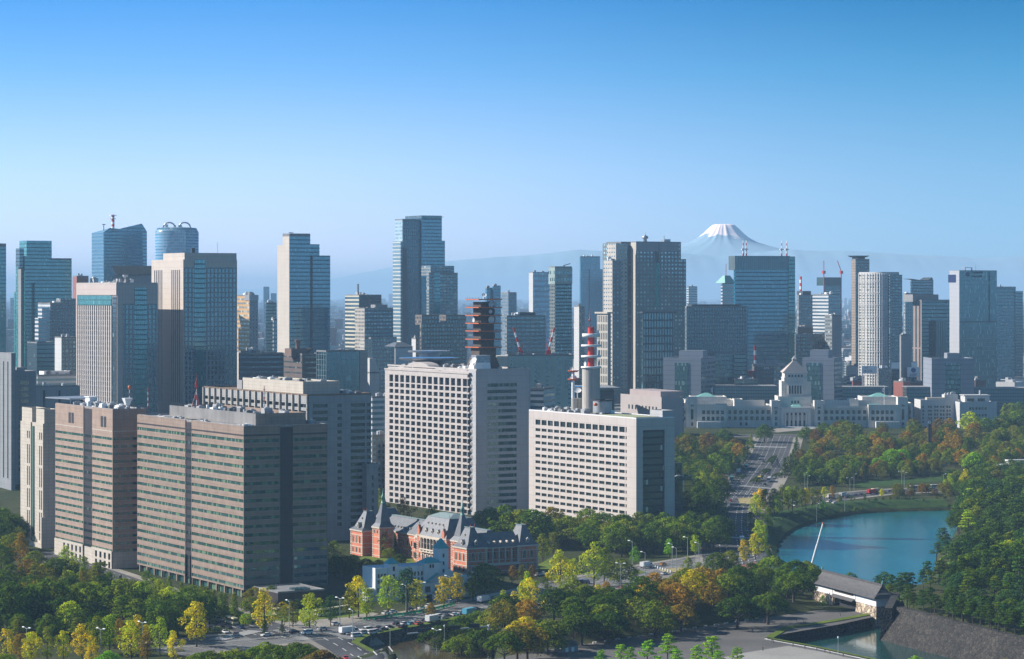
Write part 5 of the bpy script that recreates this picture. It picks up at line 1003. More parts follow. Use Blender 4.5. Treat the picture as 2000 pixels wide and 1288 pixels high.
    m = MB(); D = 44; P = [(0, 0, -6), (b, 0, -6), (b, D, -6), (0, D, -6)]; T = [(0, 2, H - 5), (b * .14, 0, H + 1), (b * .35, 0, H), (b * .87, 0, z2), (b, 2, z2 - 10), (b, D, z2 - 10), (0, D, H - 5)]
    m.add(P + T, [(0, 1, 8, 7, 6, 5, 4), (1, 2, 9, 8), (2, 3, 10, 9), (3, 0, 4, 10), (4, 5, 6, 7, 8, 9, 10)]); B.part('glass_body', m, BLUEB)
    m = MB(); m.add([(0, -.3, -5), (b * .16, -.3, -5), (b * .16, -.3, H), (0, -.3, H - 5)], [(0, 1, 2, 3)]); m.add([(0, -.3, -5), (0, -.3, H - 5), (0, 1, H - 5), (0, 1, -5)], [(0, 1, 2, 3)]); B.part('side_glass', m, BLUE)
    zA, zB = B.zR(210, 452), B.zR(255, 520); m = MB(); m.add([(b * .16, -.4, zA), (b * .2, -.4, zA), (b * .72, -.4, zB - 5), (b * .72, -.4, -5), (b * .40, -.4, -5), (b * .16, -.4, -5)], [(0, 5, 4, 3, 2, 1)]); m.add([(b * .16, -.4, zA), (b * .16, 0, zA), (b * .72, 0, zB - 5), (b * .72, -.4, zB - 5)], [(0, 1, 2, 3)]); B.part('diagonal_facet', m, BLUE)
    m = MB(); x = B.sR(227); 
    for q in range(6): m.box(x - 1.5, x + 1.5, 10, 13, H + q * 3.1, H + q * 3.1 + 3.1, q % 2)
    m.box(x - 3.4, x + 3.4, 9, 14, H + 13, H + 13.6, 1); m.box(x - 4, x + 4, 9, 14, H + 17.2, H + 18, 0); B.part('lattice_mast', m, [MT['white'], MT['red']])
    for p in (206, 276): m = MB(); x = B.sR(p); m.tube((x, 6, H - 2), (x, 6, H + 6), .5); m.box(x - 2, x + 2, 5, 7, H + 5, H + 6); B.part('roof_crane', m, MT['dark'])
    # round tower
    d = 3800; k = d / F; B = Bldg('round_glass_tower', 'rounded pale blue glass tower with looping steel frames on its roof', 345.5, d, 'office tower', th=0); H = B.zC(455)
    m = MB(); m.lathe(0, 0, [(42.5 * k, -6), (42.5 * k, H), (38 * k, H + 7), (20 * k, H + 8)], 40, sy=.8); B.part('glass_drum', m, fm('pale_banded_glass', (.30, .42, .50), (.10, .22, .30), 3, 4.4, (.04, .96), (.0, .62), .3, .05, (.3, .4, .45), .1, .4))
    m = MB(); m.add([(-16 * k, -36 * k, -6), (24 * k, -36 * k, -6), (22 * k, -34.5 * k, H + 3), (0, -35.5 * k, H + 3), (-16 * k, -35.5 * k, H - 26)], [(0, 1, 2, 3, 4)]); B.part('front_facet', m, fm('pale_facet', (.36, .46, .54), (.16, .28, .36), 3, 4.4, (.1, .9), (.2, .7), .4, .1, (.4, .5, .5), .1, .4))
    for q, x in ((0, -14), (1, 16)):
        m = MB(); n = 10; [m.tube(((x + 12 * math.cos(math.pi * i / n)) * k, -8 * k, H + 6 + 9 * math.sin(math.pi * i / n)), ((x + 12 * math.cos(math.pi * (i + 1) / n)) * k, -8 * k, H + 6 + 9 * math.sin(math.pi * (i + 1) / n)), 1.2, n=5) for i in range(n)]; B.part('roof_frame', m, MT['steel'])
    clutter(B, -30 * k, 20 * k, -10, 10, H + 7, 8, 77, 6)
    m = MB(); m.box(-3.2 * k, 3 * k, -36.4 * k, -35.6 * k, H - 6, H - 2.4); B.part('roof_sign', m, MT['steel'])
    # bowl roofed building
    B = tw('bowl_roof_building', 'office with a flared bowl-shaped roof between the two stone towers', 219.8, 220, 310, 2450, 540, PLAIN_G, th=R(8), plant=False); x0, x1 = 0, B.b; z = B.H; m = MB(); m.taper(4, x1, 2, 26, z, -1, x1 + 6, -5, 30, z + 10); B.part('bowl_roof', m, MT['steel']); m = MB(); m.box(20, 26, 2.1, 2.6, z - 9, z - 1); B.part('blue_window', m, simple('blue_pane', (.02, .25, .6), .2)); 
    B = tw('apartment_block', 'red-brown flats peeking out left of the notched blue tower', 142, 150, 173, 3000, 541, plain('red_brown_tile', (.34, .14, .11), .8, .1, .1), cat='apartment block'); tw('apartment_block', 'pale flats with a red top, at the foot of the notched blue tower', 176, 183, 192, 3000, 546, PLAIN_W, cat='apartment block')
    # orange-striped and small ones right of the stone towers
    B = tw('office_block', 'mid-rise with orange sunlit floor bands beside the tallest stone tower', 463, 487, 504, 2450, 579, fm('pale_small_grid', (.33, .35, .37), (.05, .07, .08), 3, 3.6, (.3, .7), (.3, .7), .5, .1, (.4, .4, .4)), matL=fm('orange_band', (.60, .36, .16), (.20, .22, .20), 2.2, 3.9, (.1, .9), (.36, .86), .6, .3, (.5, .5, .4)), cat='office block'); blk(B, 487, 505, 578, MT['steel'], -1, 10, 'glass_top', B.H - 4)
    B = tw('office_block', 'cream low-rise with a domed roof below the orange banded mid-rise', 463, 470, 515, 2200, 688, PLAIN_B, cat='office block')
    tw('glass_office_tower', 'distant dark slab left of the cream-edged glass tower', 518, 520, 540, 3000, 593, DARKG); tw('office_block', 'pale green sliver of a block beside the cream-edged tower', 533, 534, 541, 2500, 626, WHITEB, cat='office block')
    tw('far_tower', 'faint blue slab far off, first left of the cream-edged tower', 514, 515, 526, 7500, 561, BLUE, plant=False); tw('far_tower', 'faint lower blue slab far off beside its taller twin', 529, 530, 540, 7500, 574, BLUE, plant=False)
    # cream-edged glass tower
    B = tw('glass_office_tower', 'blue glass tower in stepped slabs with a blank cream end wall', 552, 565, 606, 2600, 462, BLUE, matL=PLAIN_B, plant=False, crown=3); x = B.sR(565); blk(B, 606, 624, 479, BLUE, 6, 40, 'glass_slab'); blk(B, 609, 645, 501, BLUE, 1.5, 30, 'glass_slab'); m = MB(); y0 = B.sL(540); m.box(1, B.b, B.a, y0, -6, B.zL(546, 479)); B.part('cream_end_wall', m, PLAIN_B); strip(B, 606, 609.5, 500, 700, MT['dark'], 1.5, 1.5, 'shadow_joint'); m = MB(); x = B.sR(575); m.tube((x, 8, B.H), (x, 8, B.H + 4), .3); m.tube((x - 2.5, 8, B.H + 4), (x + 2.5, 8, B.H + 4), .3); B.part('roof_crane', m, MT['dark'])
    # chimney and striped pair
    d = 5500; B = Bldg('chimney', 'slim distant chimney standing above the striped office', 699, d, 'chimney'); m = MB(); m.lathe(0, 0, [(3.2, -6), (2.4, B.zC(556))], 10); m.lathe(0, 0, [(2.6, B.zC(556)), (2.6, B.zC(555))], 10); B.part('shaft', m, PLAIN_G)
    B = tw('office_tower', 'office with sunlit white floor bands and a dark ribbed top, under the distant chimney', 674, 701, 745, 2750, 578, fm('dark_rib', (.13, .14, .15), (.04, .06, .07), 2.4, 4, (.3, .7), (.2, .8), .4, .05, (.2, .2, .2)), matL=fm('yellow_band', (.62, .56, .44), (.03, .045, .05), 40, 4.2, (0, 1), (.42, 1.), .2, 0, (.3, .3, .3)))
    B = tw('office_tower', 'cream and dark-blue windowed office stepping down before the striped one', 693, 712, 768, 2550, 604, fm('dark_blue_grid', (.13, .16, .18), (.06, .09, .11), 3.4, 3.7, (.15, .85), (.3, .7), .5, .25, (.3, .36, .38)), matL=BEIGE); blk(B, 733, 757, 597, PLAIN_G, 4, 14, 'roof_house', B.H - 1); blk(B, 712, 727, 664, fm('cream_lowgrid', (.50, .47, .42), (.05, .06, .07), 3, 3.6, (.25, .75), (.3, .7), .4, .1, (.3, .3, .3)), -9, 0, 'low_wing'); blk(B, 724, 775, 660, GREYG, -7, 0, 'low_wing')
    # tall blue tower with lit edge
    B = tw('glass_office_tower', 'tallest blue glass tower with bright banded edge and glass parapets', 771, 786, 823, 3000, 430, fm('slate_blue_wall', (.075, .11, .14), (.04, .07, .095), 2.6, 4.3, (.3, .7), (.1, .9), .3, .04, (.1, .2, .25), .12, .4), matL=fm('pale_glass_edge', (.42, .52, .58), (.18, .30, .36), 2.4, 4.3, (.1, .9), (.1, .6), .4, .1, (.4, .5, .5)), plant=False)
    blk(B, 823, 863, 428, BLUE, -3, 40, 'glass_slab'); blk(B, 863, 869, 472, BLUE, -2, 36, 'glass_slab'); x0, x1 = B.sR(823, -3), B.sR(863, -3); m = MB(); rail(m, x0, x1, -3, 38, B.zR(843, 428, -3), 4, .4); m.box(x0 + 8, x1 + 5, 2, 3, B.zR(843, 424, -3), B.zR(843, 423, -3)); B.part('glass_parapet', m, MT['win_old']); m = MB(); y1 = B.sL(767, -2); m.box(-2, .2, 1, y1, -6, B.zL(774, 472)); B.part('banded_edge', m, fm('gold_band', (.62, .58, .50), (.10, .16, .19), 60, 4.3, (0, 1), (.3, 1), .2, 0, (.3, .3, .3))); strip(B, 786, 795, 484, 680, PLAIN_D, 0, .5, 'dark_edge')
    B = tw('apartment_tower', 'grey apartment tower with a green glazed corner and chamfered roof, before the tallest blue tower', 833, 838, 894, 2700, 535, RESID, cat='apartment tower'); blk(B, 841, 887, 521, RESID, 3, 24, 'set_back_crown', B.H - 2); strip(B, 848, 859, 534, 612, TEAL, 0, .4); 
    B = tw('hotel_block', 'wide brown-grey hotel block with twin raised roof houses', 820, 823, 912, 2300, 633, BROWNG, cat='hotel'); blk(B, 824, 858, 617, BROWNG, 1, 14, 'roof_house', B.H - 1); blk(B, 871, 911, 617, BROWNG, 1, 14, 'roof_house', B.H - 1)
    tw('apartment_block', 'white flats with dark balconies left of the brown-grey hotel', 804, 812, 823, 2350, 663, BEIGE, matL=PLAIN_W, cat='apartment block'); B = tw('office_block', 'small white hipped-roof office below the tallest blue tower', 771, 772, 806, 2150, 681, PLAIN_W, cat='office block', plant=False); m = MB(); m.taper(-.6, B.b + .6, -.6, 20, B.H + 1.4, 5, B.b - 5, 7, 12, B.H + 5); B.part('hip_roof', m, MT['slate'])
    # office row behind the concrete block
    B = tw('office_block', 'dark grey office slab next to the brown brick-like office', 466, 468, 556, 2050, 693, fm('dark_strip', (.10, .11, .12), (.12, .15, .17), 2.5, 4, (.05, .95), (.45, .75), .4, .1, (.3, .3, .3)), th=R(8), cat='office block')
    B = tw('office_block', 'brown office with a square roof house and mushroom-topped stack', 554, 590, 637, 2000, 694, fm('brown_strip', (.15, .11, .095), (.07, .09, .10), 2.5, 4.2, (.05, .95), (.5, .8), .4, .15, (.2, .25, .25)), cat='office block'); x0, x1, z = blk(B, 569, 612, 683, plain('brown_plain', (.20, .13, .105), .8, .1, .1), 8, 20, 'roof_house', B.H - 1); m = MB(); m.lathe((x0 + x1) / 2 - 1, 14, [(1.8, z), (1.8, z + 5.6), (2.6, z + 6.4), (2.6, z + 7.6)], 12); B.part('stack', m, plain('brown_stack', (.22, .14, .11), .8, .1, .1))
    B = tw('glass_office_block', 'dark glass office with white vertical fins', 618, 637, 718, 1950, 688, fm('fin_glass', (.26, .30, .32), (.010, .035, .045), 4.2, 4, (.1, 1), (.02, .98), .5, .04, (.1, .2, .2)), cat='office block', plant=False); blk(B, 703, 718, 690, PLAIN_G, -.5, 30, 'end_wall')
    B = tw('office_block', 'small white building with a sloping roof beside the finned glass office', 718, 722, 741, 2000, 730, PLAIN_W, cat='office block', plant=False); m = MB(); m.taper(0, B.b, 0, 12, B.H + 1.3, 0, 4, 0, 12, B.H + 12); B.part('sloping_roof', m, PLAIN_W)
    B = tw('office_block', 'low grey offices with blue banded floors between the concrete and grid blocks', 725, 727, 790, 1760, 778, WHITEB, cat='office block'); B = tw('office_block', 'dark green-roofed office lower down between the concrete and grid blocks', 726, 727, 800, 1680, 853, GREYG, cat='office block')
    # centre
    B = tw('apartment_slab', 'long pale green apartment slab with chequered window columns and two red cranes on it', 992, 992, 1120, 1900, 696, fm('pale_green_wall', (.45, .50, .44), (.07, .09, .09), 8.4, 3.3, (.34, .66), (.35, .75), .4, .05, (.2, .2, .2)), th=R(4), cat='apartment slab', matL=PLAIN_B); [strip(B, p, p + 5, 704, 760, fm('chequer', (.42, .46, .42), (.05, .07, .07), 1.9, 3.3, (0, .5), (0, .5), .4, .05, (.2, .2, .2)), 0, .3, 'chequer_strip') for p in (998, 1048, 1104)]
    m = MB(); y0 = 0; m.box(-8.5, 0, .3, 26, -6, B.H); B.part('yellow_end_wall', m, PLAIN_B)
    for px0, py0, px1, py1, lab in ((1017, 692, 1003, 640, 'red and white luffing crane leaning towards the brown antenna tower'), (1071, 690, 1083, 640, 'red and white luffing crane leaning towards the chimney with white rings')):
        C_ = Bldg('construction_crane', lab, px0, 1915, 'crane', th=0, z0=B.z0 + B.H); k = 1915 / F; dx, dz = (px1 - px0) * k, zt(py1, 1915) - C_.z0; m = MB(); m.box(-2.2, 2.2, -2.2, 2.2, 0, 1.4); m.box(-1.6, 2, -1.6, 1.6, 1.4, 4.2); C_.part('machine_deck', m, MT['red']); m = MB(); n = 5
        for q in range(n): m.tube((dx * q / n, 0, 3 + (dz - 3) * q / n), (dx * (q + 1) / n, 0, 3 + (dz - 3) * (q + 1) / n), .8, mi=q % 2)
        C_.part('jib', m, [MT['red'], MT['white']]); m = MB(); m.tube((0, 0, 4), (-dx * .35, 0, 9), .3); m.tube((-dx * .35, 0, 9), (dx * .95, 0, dz * .95), .08); C_.part('gantry', m, MT['red'])
    B = tw('office_block', 'grey banded office behind the two red cranes', 987, 990, 1066, 2350, 619, fm('grey_band', (.25, .25, .25), (.04, .055, .06), 5, 3.7, (.1, .9), (.35, .8), .5, .1, (.2, .22, .2)), cat='office block'); blk(B, 1015, 1045, 612, PLAIN_D, 3, 14, 'roof_house', B.H - 1)
    B = tw('apartment_tower', 'slender green glass apartment tower with a chequered crown', 1073, 1084, 1117, 2500, 523, fm('green_glass_flat', (.05, .11, .115), (.02, .07, .075), 2.2, 3.4, (.1, .9), (.2, .75), .4, .12, (.2, .34, .34)), cat='apartment tower', matL=fm('dark_hole_wall', (.18, .20, .20), (.02, .03, .03), 3, 3.4, (.25, .75), (.25, .75), .5, .05, (.2, .2, .2)), plant=False); m = MB(); m.box(-.3, B.b + .3, -.3, 12, B.H - 16, B.H); B.part('chequered_crown', m, fm('chequer_crown', (.32, .40, .38), (.05, .10, .10), 3.4, 6.8, (0, .5), (0, .5), .4, .2, (.3, .4, .4))); x = B.sR(1106); m = MB(); m.tube((x, 4, B.H), (x, 4, B.H + 2), .4); m.tube((x - 1, 4, B.H + 2), (x + 7, 4, B.H + 4), .4); B.part('roof_crane', m, MT['dark'])
    tw('far_tower', 'white-flanked pale blue tower far off, behind the slender green glass one', 1033, 1041, 1073, 4000, 533, fm('pale_blue_wave', (.24, .36, .46), (.12, .24, .34), 5, 8, (.2, .8), (.2, .8), .4, .1, (.4, .5, .5)), matL=PLAIN_W)
    B = tw('far_tower', 'broad deep blue tower far off, between the green glass tower and the square-windowed one', 1132, 1134, 1172, 4500, 502, BLUE); blk(B, 1152, 1178, 527, BLUE, -2, 20, 'glass_slab')
    tw('far_tower', 'hazy blue office far off above the brown antenna tower', 948, 951, 962, 3400, 564, BLUE); B = tw('far_tower', 'hazy blue office with a raised part, just beside the antenna tower top', 962, 964, 978, 3400, 560, BLUE); tw('far_tower', 'hazy slab with a slanted top, before the white-flanked tower', 979, 993, 1009, 3200, 573, fm('haze_grey', (.20, .24, .28), (.08, .12, .16), 3, 4, (.2, .8), (.2, .8), .4, .1, (.3, .3, .3)))
    tw('office_block', 'white office with dark side, behind the red chimney shaft', 1121, 1131, 1142, 2900, 600, GREYG, matL=PLAIN_W, cat='office block')
    # big square-windowed tower and its neighbours
    B = tw('square_window_tower', 'huge grey tower of square windows in stepped slabs with a central glass slit', 1232, 1242, 1330, 2750, 474, SQW, matL=PLAIN_B, plant=False); strip(B, 1242, 1286, 474, 491, PLAIN_G, 0, .6, 'blank_crown'); strip(B, 1287, 1325, 474, 491, PLAIN_G, 0, .6, 'blank_crown'); strip(B, 1279, 1287, 514, 600, TEAL); strip(B, 1279, 1287, 476, 513, PLAIN_D, 0, .3, 'dark_slit')
    blk(B, 1330, 1340, 508, SQW, 4, 40, 'side_slab'); blk(B, 1213, 1244, 474, SQW, 14, 44, 'rear_slab'); x0 = B.sR(1191, 14); 
    m = MB(); x0, x1 = B.sR(1204, 18), B.sR(1217, 18); z = B.zR(1210, 475, 18); m.box(x0, x1, 18, 46, -6, z); B.part('stepped_slab', m, SQW)
    A = tw('square_window_tower', 'sunlit narrow flank of the huge square-windowed tower, lower step', 1191, 1216, 1222, 2730, 475, SQW, matL=fm('lit_square_wall', (.55, .49, .42), (.05, .07, .08), 4.6, 4.3, (.25, .75), (.3, .65), .4, .1, (.2, .2, .2)), plant=False) if False else None
    m = MB(); y0 = 30; xa = B.sR(1216, y0); xb = B.sR(1196, y0); 
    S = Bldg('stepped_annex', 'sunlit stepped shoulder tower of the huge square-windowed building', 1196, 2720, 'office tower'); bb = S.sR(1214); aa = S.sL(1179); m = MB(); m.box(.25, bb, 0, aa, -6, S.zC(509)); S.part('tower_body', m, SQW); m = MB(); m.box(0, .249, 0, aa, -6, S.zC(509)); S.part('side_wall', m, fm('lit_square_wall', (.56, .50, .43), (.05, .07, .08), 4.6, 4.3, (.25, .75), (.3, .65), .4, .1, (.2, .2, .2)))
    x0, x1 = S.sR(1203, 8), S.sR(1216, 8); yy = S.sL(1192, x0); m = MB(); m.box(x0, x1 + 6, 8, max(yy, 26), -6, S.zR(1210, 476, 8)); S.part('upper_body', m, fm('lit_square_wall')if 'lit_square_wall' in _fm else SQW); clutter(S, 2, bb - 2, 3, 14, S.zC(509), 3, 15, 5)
    for px, w in ((1260, 1), (1300, 0)):
        m = MB(); x = B.sR(px, 6); z = B.H
        if w: m.lathe(x, 6, [(2.2, z), (1.8, z + 4), (3.6, z + 5), (3, z + 7), (.6, z + 8), (.2, z + 11)], 10)
        else: m.box(x - 3, x + 5, 4, 10, z, z + 4); m.tube((x - 2, 6, z), (x - 2, 6, z + 8), .4)
        B.part('roof_antenna', m, MT['steel'])
    B = tw('office_tower', 'beige gridded tower with a flat brimmed top, before the huge square-windowed tower', 1166, 1187, 1193, 2250, 613, PLAIN_G, matL=fm('beige_pier', (.50, .46, .40), (.05, .06, .065), 2.9, 7.6, (.3, .8), (.1, .86), .4, .05, (.2, .2, .2)), plant=False); m = MB(); m.box(-1.5, B.b + 1.5, -1.5, B.a + 1.5, B.H, B.H + 1.4); B.part('brim', m, PLAIN_B)
    B = tw('office_tower', 'dark green-grey gridded tower with brimmed top, in front of the square-windowed one', 1253, 1256, 1316, 2480, 612, fm('dark_pier', (.055, .075, .08), (.02, .04, .045), 3.1, 7.6, (.25, .85), (.1, .88), .5, .1, (.1, .2, .2)), plant=False); m = MB(); m.box(-1.5, B.b + 1.5, -1.5, B.a + 1.5, B.H, B.H + 1.4); B.part('brim', m, PLAIN_D)
    B = tw('office_block', 'long grey gridded office reaching to the blue glass tower', 1338, 1341, 1460, 2520, 601, fm('long_grid', (.15, .18, .195), (.03, .055, .065), 2.6, 3.7, (.35, .75), (.2, .8), .6, .1, (.15, .22, .24)), th=R(12), cat='office block', plant=False); m = MB(); m.box(6, B.b - 6, 3, 18, B.H, B.H + 3); B.part('roof_house', m, PLAIN_D)
    B = tw('glass_office_tower', 'broad blue glass tower with twin red and white mast clusters', 1433, 1436, 1543, 2650, 503, BLUE, th=R(14), plant=False); blk(B, 1540, 1553, 503, TEAL, -1, 40, 'end_glass'); m = MB(); m.box(-.4, B.b, -.4, 20, B.H - 13, B.H + 1.6); B.part('ribbed_crown', m, fm('crown_rib', (.14, .18, .20), (.06, .09, .10), 2.2, 30, (.3, .7), (0, 1), .3, .0, (.1, .1, .1)))
    for px in (1452, 1458, 1527, 1537):
        m = MB(); x = B.sR(px, 8); z = B.H + 1.6
        for q in range(6): m.box(x - .6 + q * .07, x + .6 - q * .07, 8, 9, z + q * 2.7, z + q * 2.7 + 2.7, q % 2)
        m.box(x - 2, x + 2, 7.5, 9.5, z + 6.5, z + 7.5, 1); B.part('mast', m, [MT['red'], MT['white']])
    B = tw('office_tower', 'white banded tower with a pale green pointed roof, left of the broad blue glass one', 1408, 1411, 1440, 3000, 555, WHITEB, plant=False); m = MB(); m.taper(B.b * .3, B.b * 1.02, 4, 24, B.H + 1.2, B.b * .55, B.b * .9, 12, 16, B.H + 10); B.part('pointed_roof', m, MT['verdigris']); m = MB(); m.tube((B.b * .7, 14, B.H + 9), (B.b * .7, 14, B.H + 24), .4); B.part('mast', m, MT['red'])
    tw('far_tower', 'pale far apartment tower beside the square-windowed one', 1341, 1345, 1362, 4200, 561, WHITEB)
    # parliament office blocks and neighbours
    PM = plain('blue_grey_panel', (.25, .28, .33), .6, .06, .04, joints=(90, 4.5), jw=.55); PG = fm('green_office_glass', (.04, .09, .09), (.015, .06, .06), 1.5, 4.5, (.04, .96), (.04, .8), .5, .1, (.2, .3, .28)); PS = fm('louvre_side', (.26, .28, .30), (.02, .035, .04), 4, 4.5, (.08, .92), (.3, .85), .4, .1, (.3, .3, .3))
    def member(label, px0, px1, px2, d, py, g0, g1, phx0, phx1, phy, th, brown=True):
        B = Bldg('parliament_office', label, px0, d, 'office block', th=th, z0=22); b = B.sR(px1); H = B.zR((px0 + px1) / 2, py); dd = 60.
        k = (px2 - 1000) / F; ex, ey = B.loc(b, 0); dd = (k * ey - ex) / (B.u[0] - k * B.u[1]) if px2 > px1 + 2 else 46.
        m = MB(); m.box(0, b, .3, dd, -6, H); rail(m, 0, b, .3, dd, H, 1.4, .8); B.part('panel_wall', m, PM); strip(B, g0, g1, py + 7, 800, PG, .3, .35, 'glass_bay')
        m = MB(); m.box(b, b + .3, 1, dd - 1, -6, H - 3); B.part('louvred_side', m, PS)
        x0, x1 = B.sR(phx0, 10), B.sR(phx1, 10); m = MB(); m.box(x0, x1, 10, 26, H, B.zR((phx0 + phx1) / 2, phy, 10)); B.part('roof_house', m, PM)
        m = MB(); m.box(1, x0 - 1, 2, dd - 2, H + .02, H + .4); B.part('roof_garden', m, plain('ochre_roof' + label[:6], (.40, .26, .07), .9, .3, .2)); m = MB(); m.box(x1 + 1, b - 1, 2, dd - 2, H + .02, H + .5); B.part('solar_panels', m, MT['dark']); return B
    member('blue-grey panelled office with a green glass bay, by the parliament wing nearest the avenue', 1295, 1369, 1397, 2400, 702, 1318, 1345, 1326, 1373, 685, R(-20)); member('blue-grey panelled office behind the parliament tower, its louvred side showing', 1567, 1629, 1645, 2400, 702, 1575, 1603, 1582, 1618, 684, R(-20)); member('blue-grey panelled office symmetrical about its green glass bay, behind the annex row', 1820, 1903, 1904, 2420, 703, 1846, 1876, 1850, 1874, 690, R(1))
    B = tw('glass_office_block', 'dark blue-grey glass block beside the first panelled office', 1396, 1397, 1457, 2480, 693, fm('slate_glass', (.08, .12, .14), (.035, .07, .085), 2, 4, (.1, .9), (.1, .9), .3, .05, (.1, .2, .2)), th=R(5), cat='office block', plant=False); blk(B, 1434, 1457, 692, DARKG, -6, 0, 'dark_wing')
    B = tw('office_block', 'low dark annex before the dark glass block', 1434, 1435, 1480, 2440, 743, DARKG, th=R(3), cat='office block')
    B = tw('hotel_block', 'dark grey hotel with small square windows and white lettering near its top', 1478, 1478, 1511, 2520, 716, fm('hotel_dots', (.105, .11, .115), (.12, .15, .16), 3.2, 4.2, (.35, .65), (.35, .65), .5, .2, (.35, .38, .36)), th=R(3), cat='hotel', plant=False); x0, x1 = -1.5, B.sR(1536); m = MB(); m.box(x0, x1, -1.5, 18, B.H, B.H + 2.2); B.part('roof_brim', m, PLAIN_G); blk(B, 1511, 1536, 717, GREYG, .5, 20, 'hotel_wing'); blk(B, 1496, 1519, 705, PLAIN_G, 3, 12, 'roof_house', B.H)
    def sign(B, txt, px0, px1, py, mat, y=0, name='lettering'):
        c = bpy.data.curves.new(name, 'FONT'); c.body = txt; c.extrude = .12; c.align_x = 'CENTER'; c.align_y = 'CENTER'; o = bpy.data.objects.new(name, c); link(o, B.e); x0, x1 = B.sR(px0, y), B.sR(px1, y); c.size = 1; bpy.context.view_layer.update(); w = max(o.dimensions.x, .1); c.size = (x1 - x0) / w; c.materials.append(mat); o.location = ((x0 + x1) / 2, y - .2, B.zR((px0 + px1) / 2, py, y)); o.rotation_euler = (R(90), 0, 0); bpy.context.view_layer.update(); me = bpy.data.meshes.new_from_object(o.evaluated_get(bpy.context.evaluated_depsgraph_get())); k_ = bpy.data.objects.new(name, me); link(k_, B.e); k_.location = o.location; k_.rotation_euler = o.rotation_euler; bpy.data.objects.remove(o)
    sign(B, 'APA', 1491, 1503, 718.5 + 1.5, MT['white'])
    X_ = Bldg('dark_louvred_hall', 'long low black-green louvred building stretching behind the avenue-side parliament wing', 1395, 2420, 'hall', th=0, z0=22); b = X_.sR(1517); m = MB(); m.box(0, b, 0, 30, -6, X_.zC(755.5)); X_.part('louvred_wall', m, fm('black_louvre', (.03, .05, .055), (.010, .028, .032), 1.6, 3.2, (.15, 1), (.1, .95), .3, .02, (.05, .1, .1), .3)); m = MB(); m.box(-.5, b + .5, -1.5, 31, X_.zC(755.5), X_.zC(754)); X_.part('roof_edge', m, PLAIN_G)
    for px0, px1, py, lab in ((1645, 1735, 757, 'long low black-green hall behind the parliament, under the wooded rise'), (1771, 1822, 757, 'short black-green hall between the red block and third panelled office'), (1904, 2010, 759, 'black-green hall running off the picture edge behind the annex office')):
        X_ = Bldg('dark_louvred_hall', lab, px0, 2430, 'hall', th=0, z0=22); b = X_.sR(px1); m = MB(); m.box(0, b, 0, 26, -6, X_.zC(py)); X_.part('louvred_wall', m, fm('black_louvre')); m = MB(); m.box(-.5, b + .5, -1.5, 27, X_.zC(py), X_.zC(py - 1.2)); X_.part('roof_edge', m, PLAIN_G)
    # right-hand skyline
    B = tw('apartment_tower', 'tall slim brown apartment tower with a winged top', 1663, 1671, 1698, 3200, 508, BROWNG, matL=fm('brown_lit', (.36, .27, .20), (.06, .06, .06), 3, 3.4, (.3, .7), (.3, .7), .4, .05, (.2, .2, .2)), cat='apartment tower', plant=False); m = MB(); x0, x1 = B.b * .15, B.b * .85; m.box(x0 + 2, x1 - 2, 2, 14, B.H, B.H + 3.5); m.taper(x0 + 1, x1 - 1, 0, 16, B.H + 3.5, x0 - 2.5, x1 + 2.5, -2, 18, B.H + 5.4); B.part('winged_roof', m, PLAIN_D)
    B = Bldg('apartment_tower', 'broad cream apartment tower with a bowed front of balconies and curved roof', 1736, 2800, 'apartment tower', th=R(30)); k = 2800 / F; H = B.zC(528); n = 12; pts = []
    for i in range(n + 1): q = i / n; px = 1736 - 57 * q; bow = math.sin(math.pi * q) * 9; x = B.loc(0, 0); wxx = wx(px, 2800 + 20 * q) ; pts.append((wxx, 2800 + 26 * q - bow))
    inv = lambda X, Y: ((X - B.C[0]) * B.v[0] + (Y - B.C[1]) * B.v[1], (X - B.C[0]) * B.u[0] + (Y - B.C[1]) * B.u[1]); lp = [inv(*p) for p in pts]; bk = [inv(wx(1680, 2850), 2860), inv(wx(1756, 2850), 2850), inv(wx(1756, 2812), 2812)]; poly = ccw(lp + bk); zt0 = H - 4
    mb = MB(); mb.prism(poly, -6, zt0); B.part('balcony_front', mb, CREAMW)
    fin = MB()
    for i in range(n + 1):
        X, Y = lp[i]; f = MB(); f.box(X - .5, X + .5, Y - .5, Y + .5, -6, zt0 + .5); B.part('balcony_pier', f, PLAIN_W)
    for j in range(0, 44, 4): f = MB(); f.prism(ccw([(x * 1.0 - .6, y - .3) for x, y in lp] + [lp[-1], lp[0]]), 2 + j * 3.2, 2.7 + j * 3.2); B.part('floor_edge', f, PLAIN_W)
    mb = MB(); mb.prism(poly, zt0, zt0 + 2); B.part('curved_roof', mb, PLAIN_W); m = MB(); p0, p1 = inv(wx(1737, 2798), 2798), inv(wx(1755, 2810), 2810); m.box(p0[0], p1[0] + 1, -2.5, -.1, -6, zt0 - 1); B.part('shaded_flank', m, RESID)
    B = tw('office_tower', 'white tower of horizontal bands before the unfinished tower', 1587, 1618, 1640, 2900, 577, fm('blue_white_band', (.34, .42, .48), (.05, .09, .12), 60, 4, (0, 1), (.3, .8), .2, 0, (.1, .1, .1)), matL=WHITEB); B = tw('office_block', 'grey windowed block with a blank stair core before the white banded tower', 1611, 1625, 1644, 2600, 618, PLAIN_G, matL=GREYG, cat='office block')
    B = tw('unfinished_tower', 'unfinished dark green tower wrapped in netting with two red cranes on top', 1608, 1610, 1642, 4300, 549, fm('netting', (.06, .14, .15), (.08, .17, .18), 2.4, 4, (.2, .8), (.2, .8), .3, .0, (.1, .1, .1)), plant=False); m = MB(); m.box(-1, B.b + 1, -1, 20, B.H - 8, B.H + 6); B.part('netting_crown', m, plain('dark_netting', (.03, .08, .085), .9, .2, .1))
